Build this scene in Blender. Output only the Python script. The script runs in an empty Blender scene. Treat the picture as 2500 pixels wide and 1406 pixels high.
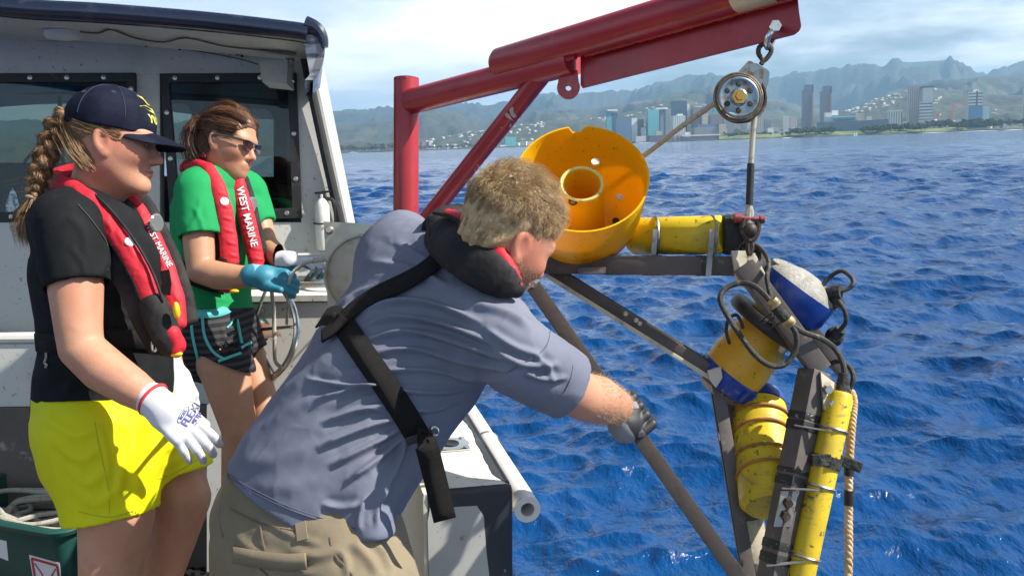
import bpy, bmesh, math, random
import numpy as np
from mathutils import Vector, Matrix
rad = math.radians
SC = bpy.context.scene
COL = SC.collection
# ------------------------------------------------------------------ camera
F = 2200.0; IW, IH = 2500.0, 1406.0
PIT, ROLL, CH = rad(8.9), rad(2.03), 2.3
CAM = np.array([0.0, 0.0, CH])
fw = np.array([0, math.cos(PIT), -math.sin(PIT)])
r0 = np.array([1.0, 0, 0]); u0 = np.array([0, math.sin(PIT), math.cos(PIT)])
RT = math.cos(ROLL) * r0 - math.sin(ROLL) * u0
UP = math.sin(ROLL) * r0 + math.cos(ROLL) * u0
cam_d = bpy.data.cameras.new('camera'); cam = bpy.data.objects.new('camera', cam_d); COL.objects.link(cam)
m = Matrix.Identity(4)
for i in range(3):
    m[i][0], m[i][1], m[i][2], m[i][3] = RT[i], UP[i], -fw[i], CAM[i]
cam.matrix_world = m
cam_d.sensor_fit = 'HORIZONTAL'; cam_d.sensor_width = 36.0; cam_d.lens = F / IW * 36.0
cam_d.clip_start = 0.05; cam_d.clip_end = 60000
SC.camera = cam
# ------------------------------------------------------------------ sun, sky, exposure
SUN_AZ, SUN_EL = rad(99), rad(44)          # clockwise from the view direction (+Y)
S_DIR = Vector((math.sin(SUN_AZ) * math.cos(SUN_EL), math.cos(SUN_AZ) * math.cos(SUN_EL), math.sin(SUN_EL)))
sd = bpy.data.lights.new('sun', 'SUN'); so = bpy.data.objects.new('sun', sd); COL.objects.link(so)
sd.energy = 5.0; sd.angle = rad(0.5); sd.color = (1.0, 0.955, 0.88)
so.rotation_euler = S_DIR.to_track_quat('Z', 'Y').to_euler(); so.location = (20, 5, 20)
W = bpy.data.worlds.new('World'); SC.world = W; W.use_nodes = True
nt = W.node_tree; nt.nodes.clear()
def wn(t, **k):
    n = nt.nodes.new(t)
    for a, b in k.items(): setattr(n, a, b)
    return n
wo = wn('ShaderNodeOutputWorld'); bg = wn('ShaderNodeBackground'); bg.inputs[1].default_value = 0.05
sky = wn('ShaderNodeTexSky', sky_type='NISHITA', sun_disc=False)
sky.sun_elevation = SUN_EL; sky.sun_rotation = SUN_AZ; sky.air_density = 1.0; sky.dust_density = 1.2; sky.ozone_density = 1.4
tc = wn('ShaderNodeTexCoord'); sx = wn('ShaderNodeSeparateXYZ'); nt.links.new(tc.outputs['Generated'], sx.inputs[0])
def wm(op, a, b=None, c=None, clamp=False):
    n = wn('ShaderNodeMath', operation=op); n.use_clamp = clamp
    for i, v in enumerate((a, b, c)):
        if v is None: continue
        if isinstance(v, (int, float)): n.inputs[i].default_value = v
        else: nt.links.new(v, n.inputs[i])
    return n.outputs[0]
zz = wm('ADD', wm('MAXIMUM', sx.outputs[2], 0.0), 0.16)
cx = wm('DIVIDE', sx.outputs[0], zz); cy = wm('DIVIDE', sx.outputs[1], zz)
cb = wn('ShaderNodeCombineXYZ'); nt.links.new(cx, cb.inputs[0]); nt.links.new(cy, cb.inputs[1])
def wnoise(scale, detail, rough, off):
    mp = wn('ShaderNodeMapping'); nt.links.new(cb.outputs[0], mp.inputs[0]); mp.inputs[1].default_value = off
    n = wn('ShaderNodeTexNoise'); nt.links.new(mp.outputs[0], n.inputs['Vector'])
    n.inputs['Scale'].default_value = scale; n.inputs['Detail'].default_value = detail; n.inputs['Roughness'].default_value = rough
    return n.outputs['Fac']
def wramp(v, a, b):
    n = wn('ShaderNodeMapRange'); n.interpolation_type = 'SMOOTHSTEP'
    nt.links.new(v, n.inputs[0]); n.inputs[1].default_value = a; n.inputs[2].default_value = b
    return n.outputs[0]
cov = wramp(wnoise(0.55, 7, 0.56, (3.1, 1.7, 0.3)), 0.36, 0.55)      # cloud cover
shd = wramp(wnoise(0.8, 6, 0.55, (7.4, 2.2, 1.0)), 0.36, 0.62)       # thick / thin parts of the clouds
mixc = wn('ShaderNodeMix', data_type='RGBA'); nt.links.new(shd, mixc.inputs[0])
mixc.inputs[6].default_value = (9.6, 11.4, 13.2, 1); mixc.inputs[7].default_value = (19, 19.2, 19.4, 1)
hz = wm('SUBTRACT', 1.0, wramp(sx.outputs[2], 0.08, 0.65))                                # fewer clouds seen towards the zenith
cov2 = wm('MULTIPLY', cov, wm('MULTIPLY_ADD', hz, 0.78, 0.2))
mixs = wn('ShaderNodeMix', data_type='RGBA'); nt.links.new(cov2, mixs.inputs[0])
nt.links.new(sky.outputs[0], mixs.inputs[6]); nt.links.new(mixc.outputs[2], mixs.inputs[7])
nt.links.new(mixs.outputs[2], bg.inputs[0]); nt.links.new(bg.outputs[0], wo.inputs[0])
SC.view_settings.view_transform = 'Standard'; SC.view_settings.look = 'None'
SC.view_settings.exposure = 0.86; SC.view_settings.gamma = 1.0; SC.view_settings.use_curve_mapping = False
SC.cycles.use_denoising = True
try: SC.cycles.denoiser = 'OPENIMAGEDENOISE'
except Exception: pass
SC.cycles.max_bounces = 8; SC.cycles.volume_bounces = 0; SC.cycles.sample_clamp_indirect = 6.0
SC.cycles.volume_step_rate = 1.0; SC.cycles.caustics_reflective = False; SC.cycles.caustics_refractive = False

# ------------------------------------------------------------------ placing
def V(*a): return np.array(a, float)
def P(px, py, D):
    """world point seen at photo pixel (px,py) at depth D metres along the view axis"""
    return CAM + D * (fw + (px - IW / 2) / F * RT + (IH / 2 - py) / F * UP)
def PP(lst): return [P(*q) for q in lst]
def proj(v):
    d = np.asarray(v) - CAM; z = d @ fw
    return IW / 2 + F * (d @ RT) / z, IH / 2 - F * (d @ UP) / z, z
# boat frame: heeled with the camera's roll, level fore and aft
BR = RT; BU = math.cos(PIT) * UP - math.sin(PIT) * fw; BF = math.sin(PIT) * UP + math.cos(PIT) * fw
def B(x, y, z): return CAM + x * BR + y * BF + z * BU
def toB(p):
    d = np.asarray(p) - CAM; return V(d @ BR, d @ BF, d @ BU)
def onZ(px, py, z):
    """point on the boat plane z through a pixel"""
    d = fw + (px - IW / 2) / F * RT + (IH / 2 - py) / F * UP
    return CAM + d * (z / (d @ BU))
DECK = -1.58
def nrm(v):
    v = np.asarray(v, float); return v / max(np.linalg.norm(v), 1e-9)
def frame(z, hint=(0, 0, 1)):
    z = nrm(z); h = np.asarray(hint, float)
    if abs(z @ nrm(h)) > 0.97: h = np.array([1.0, 0.1, 0])
    x = nrm(np.cross(h, z)); y = np.cross(z, x); return x, y, z

# ------------------------------------------------------------------ objects
class G:
    """collects geometry in world coordinates"""
    def __init__(s): s.v = []; s.f = []; s.n = 0
    def add(s, v, f):
        v = np.asarray(v, float); s.v.append(v)
        s.f.extend([tuple(int(i) + s.n for i in q) for q in f]); s.n += len(v); return s
    def box(s, c, x, y, z, hx, hy, hz, bev=0.0):
        bm = bmesh.new(); bmesh.ops.create_cube(bm, size=2.0)
        for q in bm.verts: q.co = Vector((q.co.x * hx, q.co.y * hy, q.co.z * hz))
        if bev > 0: bmesh.ops.bevel(bm, geom=bm.edges[:], offset=bev, segments=2, affect='EDGES', profile=0.6)
        bm.verts.index_update()
        R = np.array([x, y, z]); v = np.array([q.co[:] for q in bm.verts]) @ R + np.asarray(c)
        s.add(v, [[q.index for q in f.verts] for f in bm.faces]); bm.free(); return s
    def bbox(s, a, b, bev=0.0):                     # boat-frame box by two corners
        a = np.asarray(a, float); b = np.asarray(b, float); c = (a + b) / 2; h = abs(b - a) / 2
        return s.box(B(*c), BR, BF, BU, h[0], h[1], h[2], bev)
    def beam(s, a, b, w, h, hint=(0, 0, 1), bev=0.002):
        a = np.asarray(a); b = np.asarray(b); x, y, z = frame(b - a, hint)
        return s.box((a + b) / 2, x, y, z, w / 2, h / 2, np.linalg.norm(b - a) / 2, bev)
    def tube(s, pts, r, n=12, caps=True, closed=False):
        pts = np.asarray(pts, float); k = len(pts); r = np.broadcast_to(np.asarray(r, float), (k,))
        tg = np.gradient(pts, axis=0) if not closed else np.roll(pts, -1, 0) - np.roll(pts, 1, 0)
        x, y, _ = frame(tg[0]); vs = []
        for i in range(k):
            t = nrm(tg[i]); x = nrm(x - t * (x @ t)); y = np.cross(t, x)
            a = np.arange(n) / n * 2 * math.pi
            vs.append(pts[i] + r[i] * (np.cos(a)[:, None] * x + np.sin(a)[:, None] * y))
        f = []
        for i in range(k if closed else k - 1):
            i2 = (i + 1) % k
            for j in range(n): f.append((i * n + j, i * n + (j + 1) % n, i2 * n + (j + 1) % n, i2 * n + j))
        if caps and not closed: f.append(tuple(range(n))[::-1]); f.append(tuple((k - 1) * n + j for j in range(n)))
        return s.add(np.concatenate(vs), f)
    def cyl(s, a, b, r, n=24, r2=None): return s.tube([a, b], [r, r if r2 is None else r2], n)
    def lathe(s, prof, o, axis, n=40, hint=(0, 0, 1), closed=False, a0=0, a1=2 * math.pi):
        """prof = [(radius, height)], revolved round axis at o"""
        x, y, z = frame(axis, hint); o = np.asarray(o); vs = []; full = abs(a1 - a0 - 2 * math.pi) < 1e-6
        m_ = n if full else n + 1
        for r, h in prof:
            a = a0 + np.arange(m_) / n * (a1 - a0)
            vs.append(o + z * h + r * (np.cos(a)[:, None] * x + np.sin(a)[:, None] * y))
        f = []; k = len(prof)
        for i in range(k if closed else k - 1):
            i2 = (i + 1) % k
            for j in range(n):
                j2 = (j + 1) % m_
                f.append((i * m_ + j, i * m_ + j2, i2 * m_ + j2, i2 * m_ + j))
        return s.add(np.concatenate(vs), f)
    def prism(s, poly, d):
        """polygon (world points) extruded along vector d"""
        p = np.asarray(poly, float); k = len(p); d = np.asarray(d, float)
        f = [tuple(range(k))[::-1], tuple(range(k, 2 * k))] + [(i, (i + 1) % k, k + (i + 1) % k, k + i) for i in range(k)]
        return s.add(np.concatenate([p, p + d]), f)
    def ribbon(s, pts, nor, w, t):
        """webbing: strip of width w and thickness t along pts, nor = surface normals"""
        pts = np.asarray(pts, float); nor = np.asarray(nor, float); k = len(pts)
        if nor.ndim == 1: nor = np.tile(nor, (k, 1))
        w = np.broadcast_to(np.asarray(w, float), (k,)); tg = np.gradient(pts, axis=0); vs = []
        for i in range(k):
            t_ = nrm(tg[i]); n_ = nrm(nor[i] - t_ * (nor[i] @ t_)); b_ = np.cross(t_, n_)
            for q, e in ((-.5, 0), (.5, 0), (.5, 1), (-.5, 1)): vs.append(pts[i] + b_ * q * w[i] + n_ * e * t)
        f = [(0, 1, 2, 3), tuple((k - 1) * 4 + j for j in (3, 2, 1, 0))]
        for i in range(k - 1):
            for j in range(4): f.append((i * 4 + j, (i + 1) * 4 + j, (i + 1) * 4 + (j + 1) % 4, i * 4 + (j + 1) % 4))
        return s.add(np.array(vs), f)
    def torus(s, c, axis, R, r, n=32, k=10, a0=0, a1=2 * math.pi, hint=(0, 0, 1)):
        x, y, z = frame(axis, hint); full = abs(a1 - a0 - 2 * math.pi) < 1e-6
        a = a0 + np.arange(n + (0 if full else 1)) / n * (a1 - a0)
        pts = np.asarray(c) + R * (np.cos(a)[:, None] * x + np.sin(a)[:, None] * y)
        return s.tube(pts, r, k, closed=full)
    def ball(s, c, r, n=16, sc=(1, 1, 1), R=None):
        pr = [(max(math.sin(t), 1e-4), -math.cos(t)) for t in np.linspace(0.001, math.pi - .001, n)]
        g = G().lathe(pr, (0, 0, 0), (0, 0, 1), 2 * n); v = np.concatenate(g.v) * r * np.asarray(sc)
        if R is not None: v = v @ np.asarray(R)
        return s.add(v + np.asarray(c), g.f)
    def data(s): return (np.concatenate(s.v) if s.v else np.zeros((0, 3))), s.f

def mesh(name, v, f, smooth=35):
    me = bpy.data.meshes.new(name); v = np.ascontiguousarray(v, dtype=np.float32)
    if isinstance(f, np.ndarray):
        nv = f.shape[1]; me.vertices.add(len(v)); me.vertices.foreach_set('co', v.ravel())
        me.loops.add(f.size); me.loops.foreach_set('vertex_index', f.astype(np.int32).ravel())
        me.polygons.add(len(f)); me.polygons.foreach_set('loop_start', np.arange(0, f.size, nv, dtype=np.int32))
        me.polygons.foreach_set('loop_total', np.full(len(f), nv, dtype=np.int32))
        me.update(calc_edges=True)
    else:
        me.from_pydata(v.tolist(), [], f); me.update()
    if smooth:
        me.polygons.foreach_set('use_smooth', np.ones(len(me.polygons), dtype=bool))
        if smooth < 180: me.set_sharp_from_angle(angle=rad(smooth))
    return me
def fixn(me):
    bm = bmesh.new(); bm.from_mesh(me); bmesh.ops.recalc_face_normals(bm, faces=bm.faces[:]); bm.to_mesh(me); bm.free()
def root_of(o):
    while o.parent: o = o.parent
    return np.array(o.location)
def thing(name, label, cat, loc, group=None):
    o = bpy.data.objects.new(name, None); COL.objects.link(o); o.location = tuple(float(q) for q in loc)
    o.empty_display_size = 0.1
    o['label'] = label; o['category'] = cat
    if group: o['group'] = group
    return o
def part(name, g, mat, parent, smooth=35, label=None, fix=True):
    v, f = g.data() if isinstance(g, G) else g
    me = mesh(name, np.asarray(v) - root_of(parent), f, smooth)
    if fix and not isinstance(f, np.ndarray): fixn(me)
    me.materials.append(mat)
    o = bpy.data.objects.new(name, me); COL.objects.link(o); o.parent = parent
    if label: o['label'] = label
    return o
def solo(name, g, mat, label=None, cat=None, base=None, group=None, kind=None, smooth=35, fix=True):
    v, f = g.data() if isinstance(g, G) else g
    v = np.asarray(v)
    if base is None: base = V(v[:, 0].mean(), v[:, 1].mean(), v[:, 2].min())
    me = mesh(name, v - base, f, smooth)
    if fix and not isinstance(f, np.ndarray): fixn(me)
    if mat: me.materials.append(mat)
    o = bpy.data.objects.new(name, me); COL.objects.link(o); o.location = tuple(float(q) for q in base)
    if label: o['label'] = label
    if cat: o['category'] = cat
    if group: o['group'] = group
    if kind: o['kind'] = kind
    return o
def curve(pts, n=24):
    """smooth Catmull-Rom curve through points"""
    p = np.asarray(pts, float)
    if len(p) < 3: return np.array([p[0] + (p[-1] - p[0]) * t for t in np.linspace(0, 1, n)])
    q = np.vstack([2 * p[0] - p[1], p, 2 * p[-1] - p[-2]]); out = []
    for t in np.linspace(0, len(p) - 1 - 1e-6, n):
        i = int(t); u = t - i; a, b, c, d = q[i:i + 4]
        out.append(0.5 * (2 * b + (c - a) * u + (2 * a - 5 * b + 4 * c - d) * u * u + (3 * b - a - 3 * c + d) * u ** 3))
    return np.array(out)

# ------------------------------------------------------------------ materials
def M(name, col, rough=0.5, metal=0.0, layers=(), bump=(), spec=0.5, coat=0.0, sss=0.0, trans=0.0, sheen=0.0, alpha=1.0, ior=None, coord='Object', rvar=0.0):
    """layers: (colour, noise scale or (sx,sy,sz), lo, hi, strength[, kind]); bump: (scale, strength, distance[, kind])"""
    mt = bpy.data.materials.new(name); mt.use_nodes = True; t = mt.node_tree; b = t.nodes['Principled BSDF']
    def nn(k, **kw):
        n = t.nodes.new(k)
        for a, c in kw.items(): setattr(n, a, c)
        return n
    co = nn('ShaderNodeTexCoord').outputs[coord]
    def tex(scale, kind='n', off=0):
        mp = nn('ShaderNodeMapping'); t.links.new(co, mp.inputs[0]); mp.inputs[1].default_value = (off * 1.7, off * .9, off * 2.3)
        s3 = scale if isinstance(scale, (tuple, list)) else (scale,) * 3
        mp.inputs[3].default_value = s3
        if kind == 'v':
            x = nn('ShaderNodeTexVoronoi'); x.inputs['Scale'].default_value = 1.0; o = x.outputs['Distance']
        elif kind in ('wz', 'wx'):
            x = nn('ShaderNodeTexWave', wave_type='BANDS', bands_direction='Z' if kind == 'wz' else 'X', wave_profile='SIN'); x.inputs['Scale'].default_value = 1.0
            x.inputs['Distortion'].default_value = 0.0; o = x.outputs['Fac']
        elif kind == 'w':
            x = nn('ShaderNodeTexWave', wave_type='BANDS', bands_direction='X', wave_profile='SIN'); x.inputs['Scale'].default_value = 1.0
            x.inputs['Distortion'].default_value = 0.4; o = x.outputs['Fac']
        else:
            x = nn('ShaderNodeTexNoise'); x.inputs['Scale'].default_value = 1.0; x.inputs['Detail'].default_value = 6 if kind == 'n' else 2
            x.inputs['Roughness'].default_value = 0.6; o = x.outputs['Fac']
        t.links.new(mp.outputs[0], x.inputs['Vector']); return o
    rgb = nn('ShaderNodeRGB'); rgb.outputs[0].default_value = (*col, 1); cur = rgb.outputs[0]
    for i, L in enumerate(layers):
        c2, scl, lo, hi, st = L[:5]; kd = L[5] if len(L) > 5 else 'n'
        mr = nn('ShaderNodeMapRange'); mr.interpolation_type = 'SMOOTHSTEP'; t.links.new(tex(scl, kd, i + 1), mr.inputs[0])
        mr.inputs[1].default_value = lo; mr.inputs[2].default_value = hi; mr.inputs[4].default_value = st
        mx = nn('ShaderNodeMix', data_type='RGBA'); t.links.new(mr.outputs[0], mx.inputs[0]); t.links.new(cur, mx.inputs[6])
        mx.inputs[7].default_value = (*c2, 1); cur = mx.outputs[2]
    t.links.new(cur, b.inputs['Base Color']); b.inputs['Roughness'].default_value = rough; b.inputs['Metallic'].default_value = metal
    if rvar:
        mr = nn('ShaderNodeMapRange'); t.links.new(tex(9.0, 'n', 9), mr.inputs[0]); mr.inputs[1].default_value = .3; mr.inputs[2].default_value = .7
        mr.inputs[3].default_value = max(rough - rvar, 0.02); mr.inputs[4].default_value = min(rough + rvar, 1); t.links.new(mr.outputs[0], b.inputs['Roughness'])
    b.inputs['Specular IOR Level'].default_value = spec
    if coat: b.inputs['Coat Weight'].default_value = coat; b.inputs['Coat Roughness'].default_value = 0.08
    if sss: b.inputs['Subsurface Weight'].default_value = sss; b.inputs['Subsurface Radius'].default_value = (1.0, .35, .2); b.inputs['Subsurface Scale'].default_value = 0.012
    if sheen: b.inputs['Sheen Weight'].default_value = sheen
    if trans: b.inputs['Transmission Weight'].default_value = trans
    if ior: b.inputs['IOR'].default_value = ior
    if alpha < 1: b.inputs['Alpha'].default_value = alpha
    prev = None
    for i, L in enumerate(bump):
        bp = nn('ShaderNodeBump'); bp.inputs['Strength'].default_value = L[1]; bp.inputs['Distance'].default_value = L[2]
        t.links.new(tex(L[0], L[3] if len(L) > 3 else 'n', 20 + i), bp.inputs['Height'])
        if prev: t.links.new(prev, bp.inputs['Normal'])
        prev = bp.outputs['Normal']
    if prev: t.links.new(prev, b.inputs['Normal'])
    mt['tree'] = 1
    return mt

# ------------------------------------------------------------------ signed-distance modelling (bodies, clothes)
def f32(a): return np.asarray(a, dtype=np.float32)
def sd_cone(a, b, ra, rb):
    """tapered limb: round cone from a to b"""
    a = f32(a); b = f32(b); ba = b - a; l2 = float(ba @ ba)
    def fn(p):
        t = np.clip(((p - a) @ ba) / l2, 0, 1)
        return np.linalg.norm(p - a - t[:, None] * ba, axis=1) - (ra + (rb - ra) * t)
    return fn
def sd_path(pts, rs):
    pts = [f32(q) for q in pts]
    fs = [sd_cone(pts[i], pts[i + 1], rs[i], rs[i + 1]) for i in range(len(pts) - 1)]
    def fn(p):
        d = fs[0](p)
        for g in fs[1:]: d = np.minimum(d, g(p))
        return d
    return fn
def sd_ell(c, R, r):
    """ellipsoid; R rows = axes, r = radii"""
    c = f32(c); R = f32(R); r = f32(r)
    def fn(p):
        q = (p - c) @ R.T; k0 = np.linalg.norm(q / r, axis=1); k1 = np.linalg.norm(q / (r * r), axis=1)
        return k0 * (k0 - 1.0) / np.maximum(k1, 1e-6)
    return fn
def sd_box(c, R, h, rr=0.01):
    c = f32(c); R = f32(R); h = f32(h) - rr
    def fn(p):
        q = np.abs((p - c) @ R.T) - h
        return np.linalg.norm(np.maximum(q, 0), axis=1) + np.minimum(q.max(1), 0) - rr
    return fn
def sd_loft(sec, kk=None):
    """flattened limb through elliptical sections (centre, x axis, half x, half y)"""
    cs = [f32(s[0]) for s in sec]; xs = [f32(nrm(s[1])) for s in sec]
    hx = f32([s[2] for s in sec]); hy = f32([s[3] for s in sec])
    def fn(p):
        best = None
        for i in range(len(cs) - 1):
            a, b = cs[i], cs[i + 1]; ba = b - a; l2 = float(ba @ ba)
            t = np.clip(((p - a) @ ba) / l2, 0, 1); q = p - a - t[:, None] * ba
            x = xs[i][None] * (1 - t)[:, None] + xs[i + 1][None] * t[:, None]
            x /= np.maximum(np.linalg.norm(x, axis=1, keepdims=True), 1e-6)
            u = (q * x).sum(1); w = np.sqrt(np.maximum((q * q).sum(1) - u * u, 0))
            rx = hx[i] + (hx[i + 1] - hx[i]) * t; ry = hy[i] + (hy[i + 1] - hy[i]) * t
            k0 = np.sqrt((u / rx) ** 2 + (w / ry) ** 2); k1 = np.sqrt((u / rx ** 2) ** 2 + (w / ry ** 2) ** 2)
            d = np.where(k1 > 1e-5, k0 * (k0 - 1) / np.maximum(k1, 1e-5), -np.minimum(rx, ry))
            best = d if best is None else np.minimum(best, d)
        return best
    return fn
def smin(a, b, k):
    h = np.maximum(k - np.abs(a - b), 0) / k
    return np.minimum(a, b) - h * h * k * 0.25
def U(fs, k=0.02):
    def fn(p):
        d = fs[0](p)
        for g in fs[1:]: d = smin(d, g(p), k)
        return d
    return fn
def sub(f, g, k=0.01):
    return lambda p: -smin(-f(p), g(p), k)
def cut(f, o, n, k=0.004):
    """keep the side where (p-o).n < 0"""
    o = f32(o); n = f32(nrm(n))
    return lambda p: -smin(-f(p), -((p - o) @ n), k)
def grow(f, e): return lambda p: f(p) - e
def polygonize(fn, lo, hi, res):
    """surface nets on a sparse sampled grid"""
    lo = np.asarray(lo, float); hi = np.asarray(hi, float)
    BS = 8; nb = np.maximum(np.ceil((hi - lo) / res / BS).astype(int), 1); n = nb * BS + 1
    vals = np.full(tuple(n), 1.0, dtype=np.float32)
    bi = np.stack(np.meshgrid(*[np.arange(k) for k in nb], indexing='ij'), -1).reshape(-1, 3)
    ctr = f32(lo + (bi * BS + BS / 2) * res)
    d = fn(ctr); lim = BS * res * 0.87 * 1.5
    for q in bi[d < -lim]:
        vals[q[0] * BS:q[0] * BS + BS + 1, q[1] * BS:q[1] * BS + BS + 1, q[2] * BS:q[2] * BS + BS + 1] = -1
    act = bi[np.abs(d) <= lim]
    l = np.arange(BS + 1); loc = np.stack(np.meshgrid(l, l, l, indexing='ij'), -1).reshape(-1, 3)
    for s in range(0, len(act), 800):
        ch = act[s:s + 800]; idx = (ch[:, None, :] * BS + loc[None]).reshape(-1, 3)
        v = fn(f32(lo + idx * res)); vals[idx[:, 0], idx[:, 1], idx[:, 2]] = v
    sg = vals < 0
    c = [sg[i:n[0] - 1 + i, j:n[1] - 1 + j, k:n[2] - 1 + k] for i in (0, 1) for j in (0, 1) for k in (0, 1)]
    anyv = c[0].copy(); allv = c[0].copy()
    for q in c[1:]: anyv |= q; allv &= q
    am = anyv & ~allv; cells = np.argwhere(am)
    if len(cells) == 0: return np.zeros((0, 3)), np.zeros((0, 4), int)
    ids = np.full(am.shape, -1, dtype=np.int64); ids[am] = np.arange(len(cells))
    acc = np.zeros((len(cells), 3)); cnt = np.zeros(len(cells))
    cor = [(i, j, k) for i in (0, 1) for j in (0, 1) for k in (0, 1)]
    cv = np.stack([vals[cells[:, 0] + i, cells[:, 1] + j, cells[:, 2] + k] for i, j, k in cor], 1)
    for a in range(8):
        for b in range(a + 1, 8):
            if sum(abs(x - y) for x, y in zip(cor[a], cor[b])) != 1: continue
            va, vb = cv[:, a], cv[:, b]; mk = (va < 0) != (vb < 0)
            t = np.where(mk, va / np.where(mk, va - vb, 1), 0)
            pt = np.array(cor[a])[None] + t[:, None] * (np.array(cor[b]) - np.array(cor[a]))[None]
            acc += pt * mk[:, None]; cnt += mk
    verts = lo + (cells + acc / cnt[:, None]) * res
    faces = []
    for ax in range(3):
        o1, o2 = [q for q in range(3) if q != ax]
        sl0 = [slice(None)] * 3; sl1 = [slice(None)] * 3; sl0[ax] = slice(0, n[ax] - 1); sl1[ax] = slice(1, n[ax])
        e = sg[tuple(sl0)] != sg[tuple(sl1)]; E = np.argwhere(e)
        E = E[(E[:, o1] > 0) & (E[:, o2] > 0) & (E[:, o1] < n[o1] - 1) & (E[:, o2] < n[o2] - 1)]
        if len(E) == 0: continue
        def cid(d1, d2):
            q = E.copy(); q[:, o1] -= d1; q[:, o2] -= d2; return ids[q[:, 0], q[:, 1], q[:, 2]]
        quad = np.stack([cid(1, 1), cid(0, 1), cid(0, 0), cid(1, 0)], 1)
        flip = sg[E[:, 0], E[:, 1], E[:, 2]]
        if ax == 1: flip = ~flip
        quad[~flip] = quad[~flip][:, ::-1]
        faces.append(quad)
    fc = np.concatenate(faces); fc = fc[(fc >= 0).all(1)]
    return verts, fc
def vnormals(v, f):
    a = np.cross(v[f[:, 2]] - v[f[:, 0]], v[f[:, 3]] - v[f[:, 1]]); n = np.zeros_like(v)
    for k in range(4): np.add.at(n, f[:, k], a)
    return n / np.maximum(np.linalg.norm(n, axis=1, keepdims=True), 1e-12)
def relax(v, f, it=2, w=0.5):
    for _ in range(it):
        s = np.zeros_like(v); c = np.zeros(len(v))
        for k in range(4):
            np.add.at(s, f[:, k], v[f[:, (k + 1) % 4]] + v[f[:, (k - 1) % 4]]); np.add.at(c, f[:, k], 2)
        v = v + w * (s / np.maximum(c, 1)[:, None] - v)
    return v
rng = np.random.default_rng(7)
_lat = rng.random((32, 32, 32)).astype(np.float32)
def noise3(p, s=1.0):
    """smooth value noise -1..1"""
    q = np.asarray(p, float) * s; i = np.floor(q).astype(int); u = q - i; u = u * u * (3 - 2 * u); r = 0
    for a in (0, 1):
        for b in (0, 1):
            for c in (0, 1):
                w = (u[:, 0] if a else 1 - u[:, 0]) * (u[:, 1] if b else 1 - u[:, 1]) * (u[:, 2] if c else 1 - u[:, 2])
                r = r + w * _lat[(i[:, 0] + a) % 32, (i[:, 1] + b) % 32, (i[:, 2] + c) % 32]
    return r * 2 - 1
def fbm(p, s, o=4):
    r = 0; a = 1; t = 0
    for k in range(o): r = r + a * noise3(np.asarray(p) + 13.7 * k, s * 2 ** k); t += a; a *= .5
    return r / t
def hits(fn, pts, d0, d1, step=.8):
    """sphere-trace photo pixels onto a modelled surface; returns points and outward normals"""
    px = np.asarray(pts, float); dr = fw + ((px[:, 0] - IW / 2) / F)[:, None] * RT + ((IH / 2 - px[:, 1]) / F)[:, None] * UP
    L = np.linalg.norm(dr, axis=1); t_ = np.full(len(px), d0)
    for _ in range(60):
        d = fn(f32(CAM + dr * t_[:, None])); t_ = np.minimum(t_ + d * step / L, d1)
    p = CAM + dr * t_[:, None]; e = .002
    n = np.stack([fn(f32(p + V(e, 0, 0))) - fn(f32(p - V(e, 0, 0))), fn(f32(p + V(0, e, 0))) - fn(f32(p - V(0, e, 0))), fn(f32(p + V(0, 0, e))) - fn(f32(p - V(0, 0, e)))], 1)
    return p, n / np.maximum(np.linalg.norm(n, axis=1, keepdims=True), 1e-9)
# ================================================================== sea
def far(px, py, dist):
    d = fw + (px - IW / 2) / F * RT + (IH / 2 - py) / F * UP
    return CAM + d * (dist / math.hypot(d[0], d[1]))
def horizon_y(px):
    return 360.5 - (px - 1250) * math.tan(ROLL)
def make_sea():
    R1 = 11000.0
    az = np.concatenate([np.linspace(-180, -46, 60)[:-1], np.linspace(-46, 46, 500), np.linspace(46, 180, 60)[1:]]) * math.pi / 180
    gs = lambda a, b, n: np.exp(np.linspace(math.log(a), math.log(b), n, endpoint=False)); r = np.concatenate([gs(1.3, 4, 60), gs(4, 10, 190), gs(10, 60, 370), gs(60, 500, 280), gs(500, R1, 70), [R1]])
    A, Rr = np.meshgrid(az, r); x = Rr * np.sin(A); y = Rr * np.cos(A); z = np.zeros_like(x)
    dr = np.gradient(r)[:, None] * np.ones_like(A)
    g = np.random.default_rng(11); ox = np.zeros_like(x); oy = np.zeros_like(x)
    N = 90; lam = np.exp(np.linspace(math.log(0.16), math.log(6.5), N)) * (1 + .1 * g.standard_normal(N))
    for i in range(N):
        th = rad(205) + g.normal(0, 0.8) + (0.5 if i % 5 == 0 else 0)       # the chop runs in from the far right
        k = 2 * math.pi / lam[i]; kx, ky = math.sin(th), math.cos(th)
        a = 0.0062 * lam[i] ** 0.72 * (0.65 + .7 * g.random())
        a = a * (1 + 1.1 * np.clip((Rr - 12) / 50, 0, 1) * (lam[i] > 1.2)) * (.62 if lam[i] > 3 else 1)
        ph = g.random() * 6.283
        fade = np.clip((lam[i] / dr - 2.2) / 3.0, 0, 1)
        cell = x * kx * 0.02 + y * ky * .02
        p = k * (x * kx + y * ky) + ph + .6 * np.sin(cell * 3 + i)
        z += a * fade * np.cos(p); s_ = np.sin(p) * a * fade * 1.15
        ox -= s_ * kx; oy -= s_ * ky
    v = np.stack([x + ox, y + oy, z], -1).reshape(-1, 3)
    nr, na = x.shape; i0 = (np.arange(nr - 1)[:, None] * na + np.arange(na - 1)[None]).ravel()
    f = np.stack([i0, i0 + na, i0 + na + 1, i0 + 1], 1)
    return v, f[:, ::-1]
mt = bpy.data.materials.new('sea_water'); mt.use_nodes = True; t = mt.node_tree; b = t.nodes['Principled BSDF']
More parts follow.
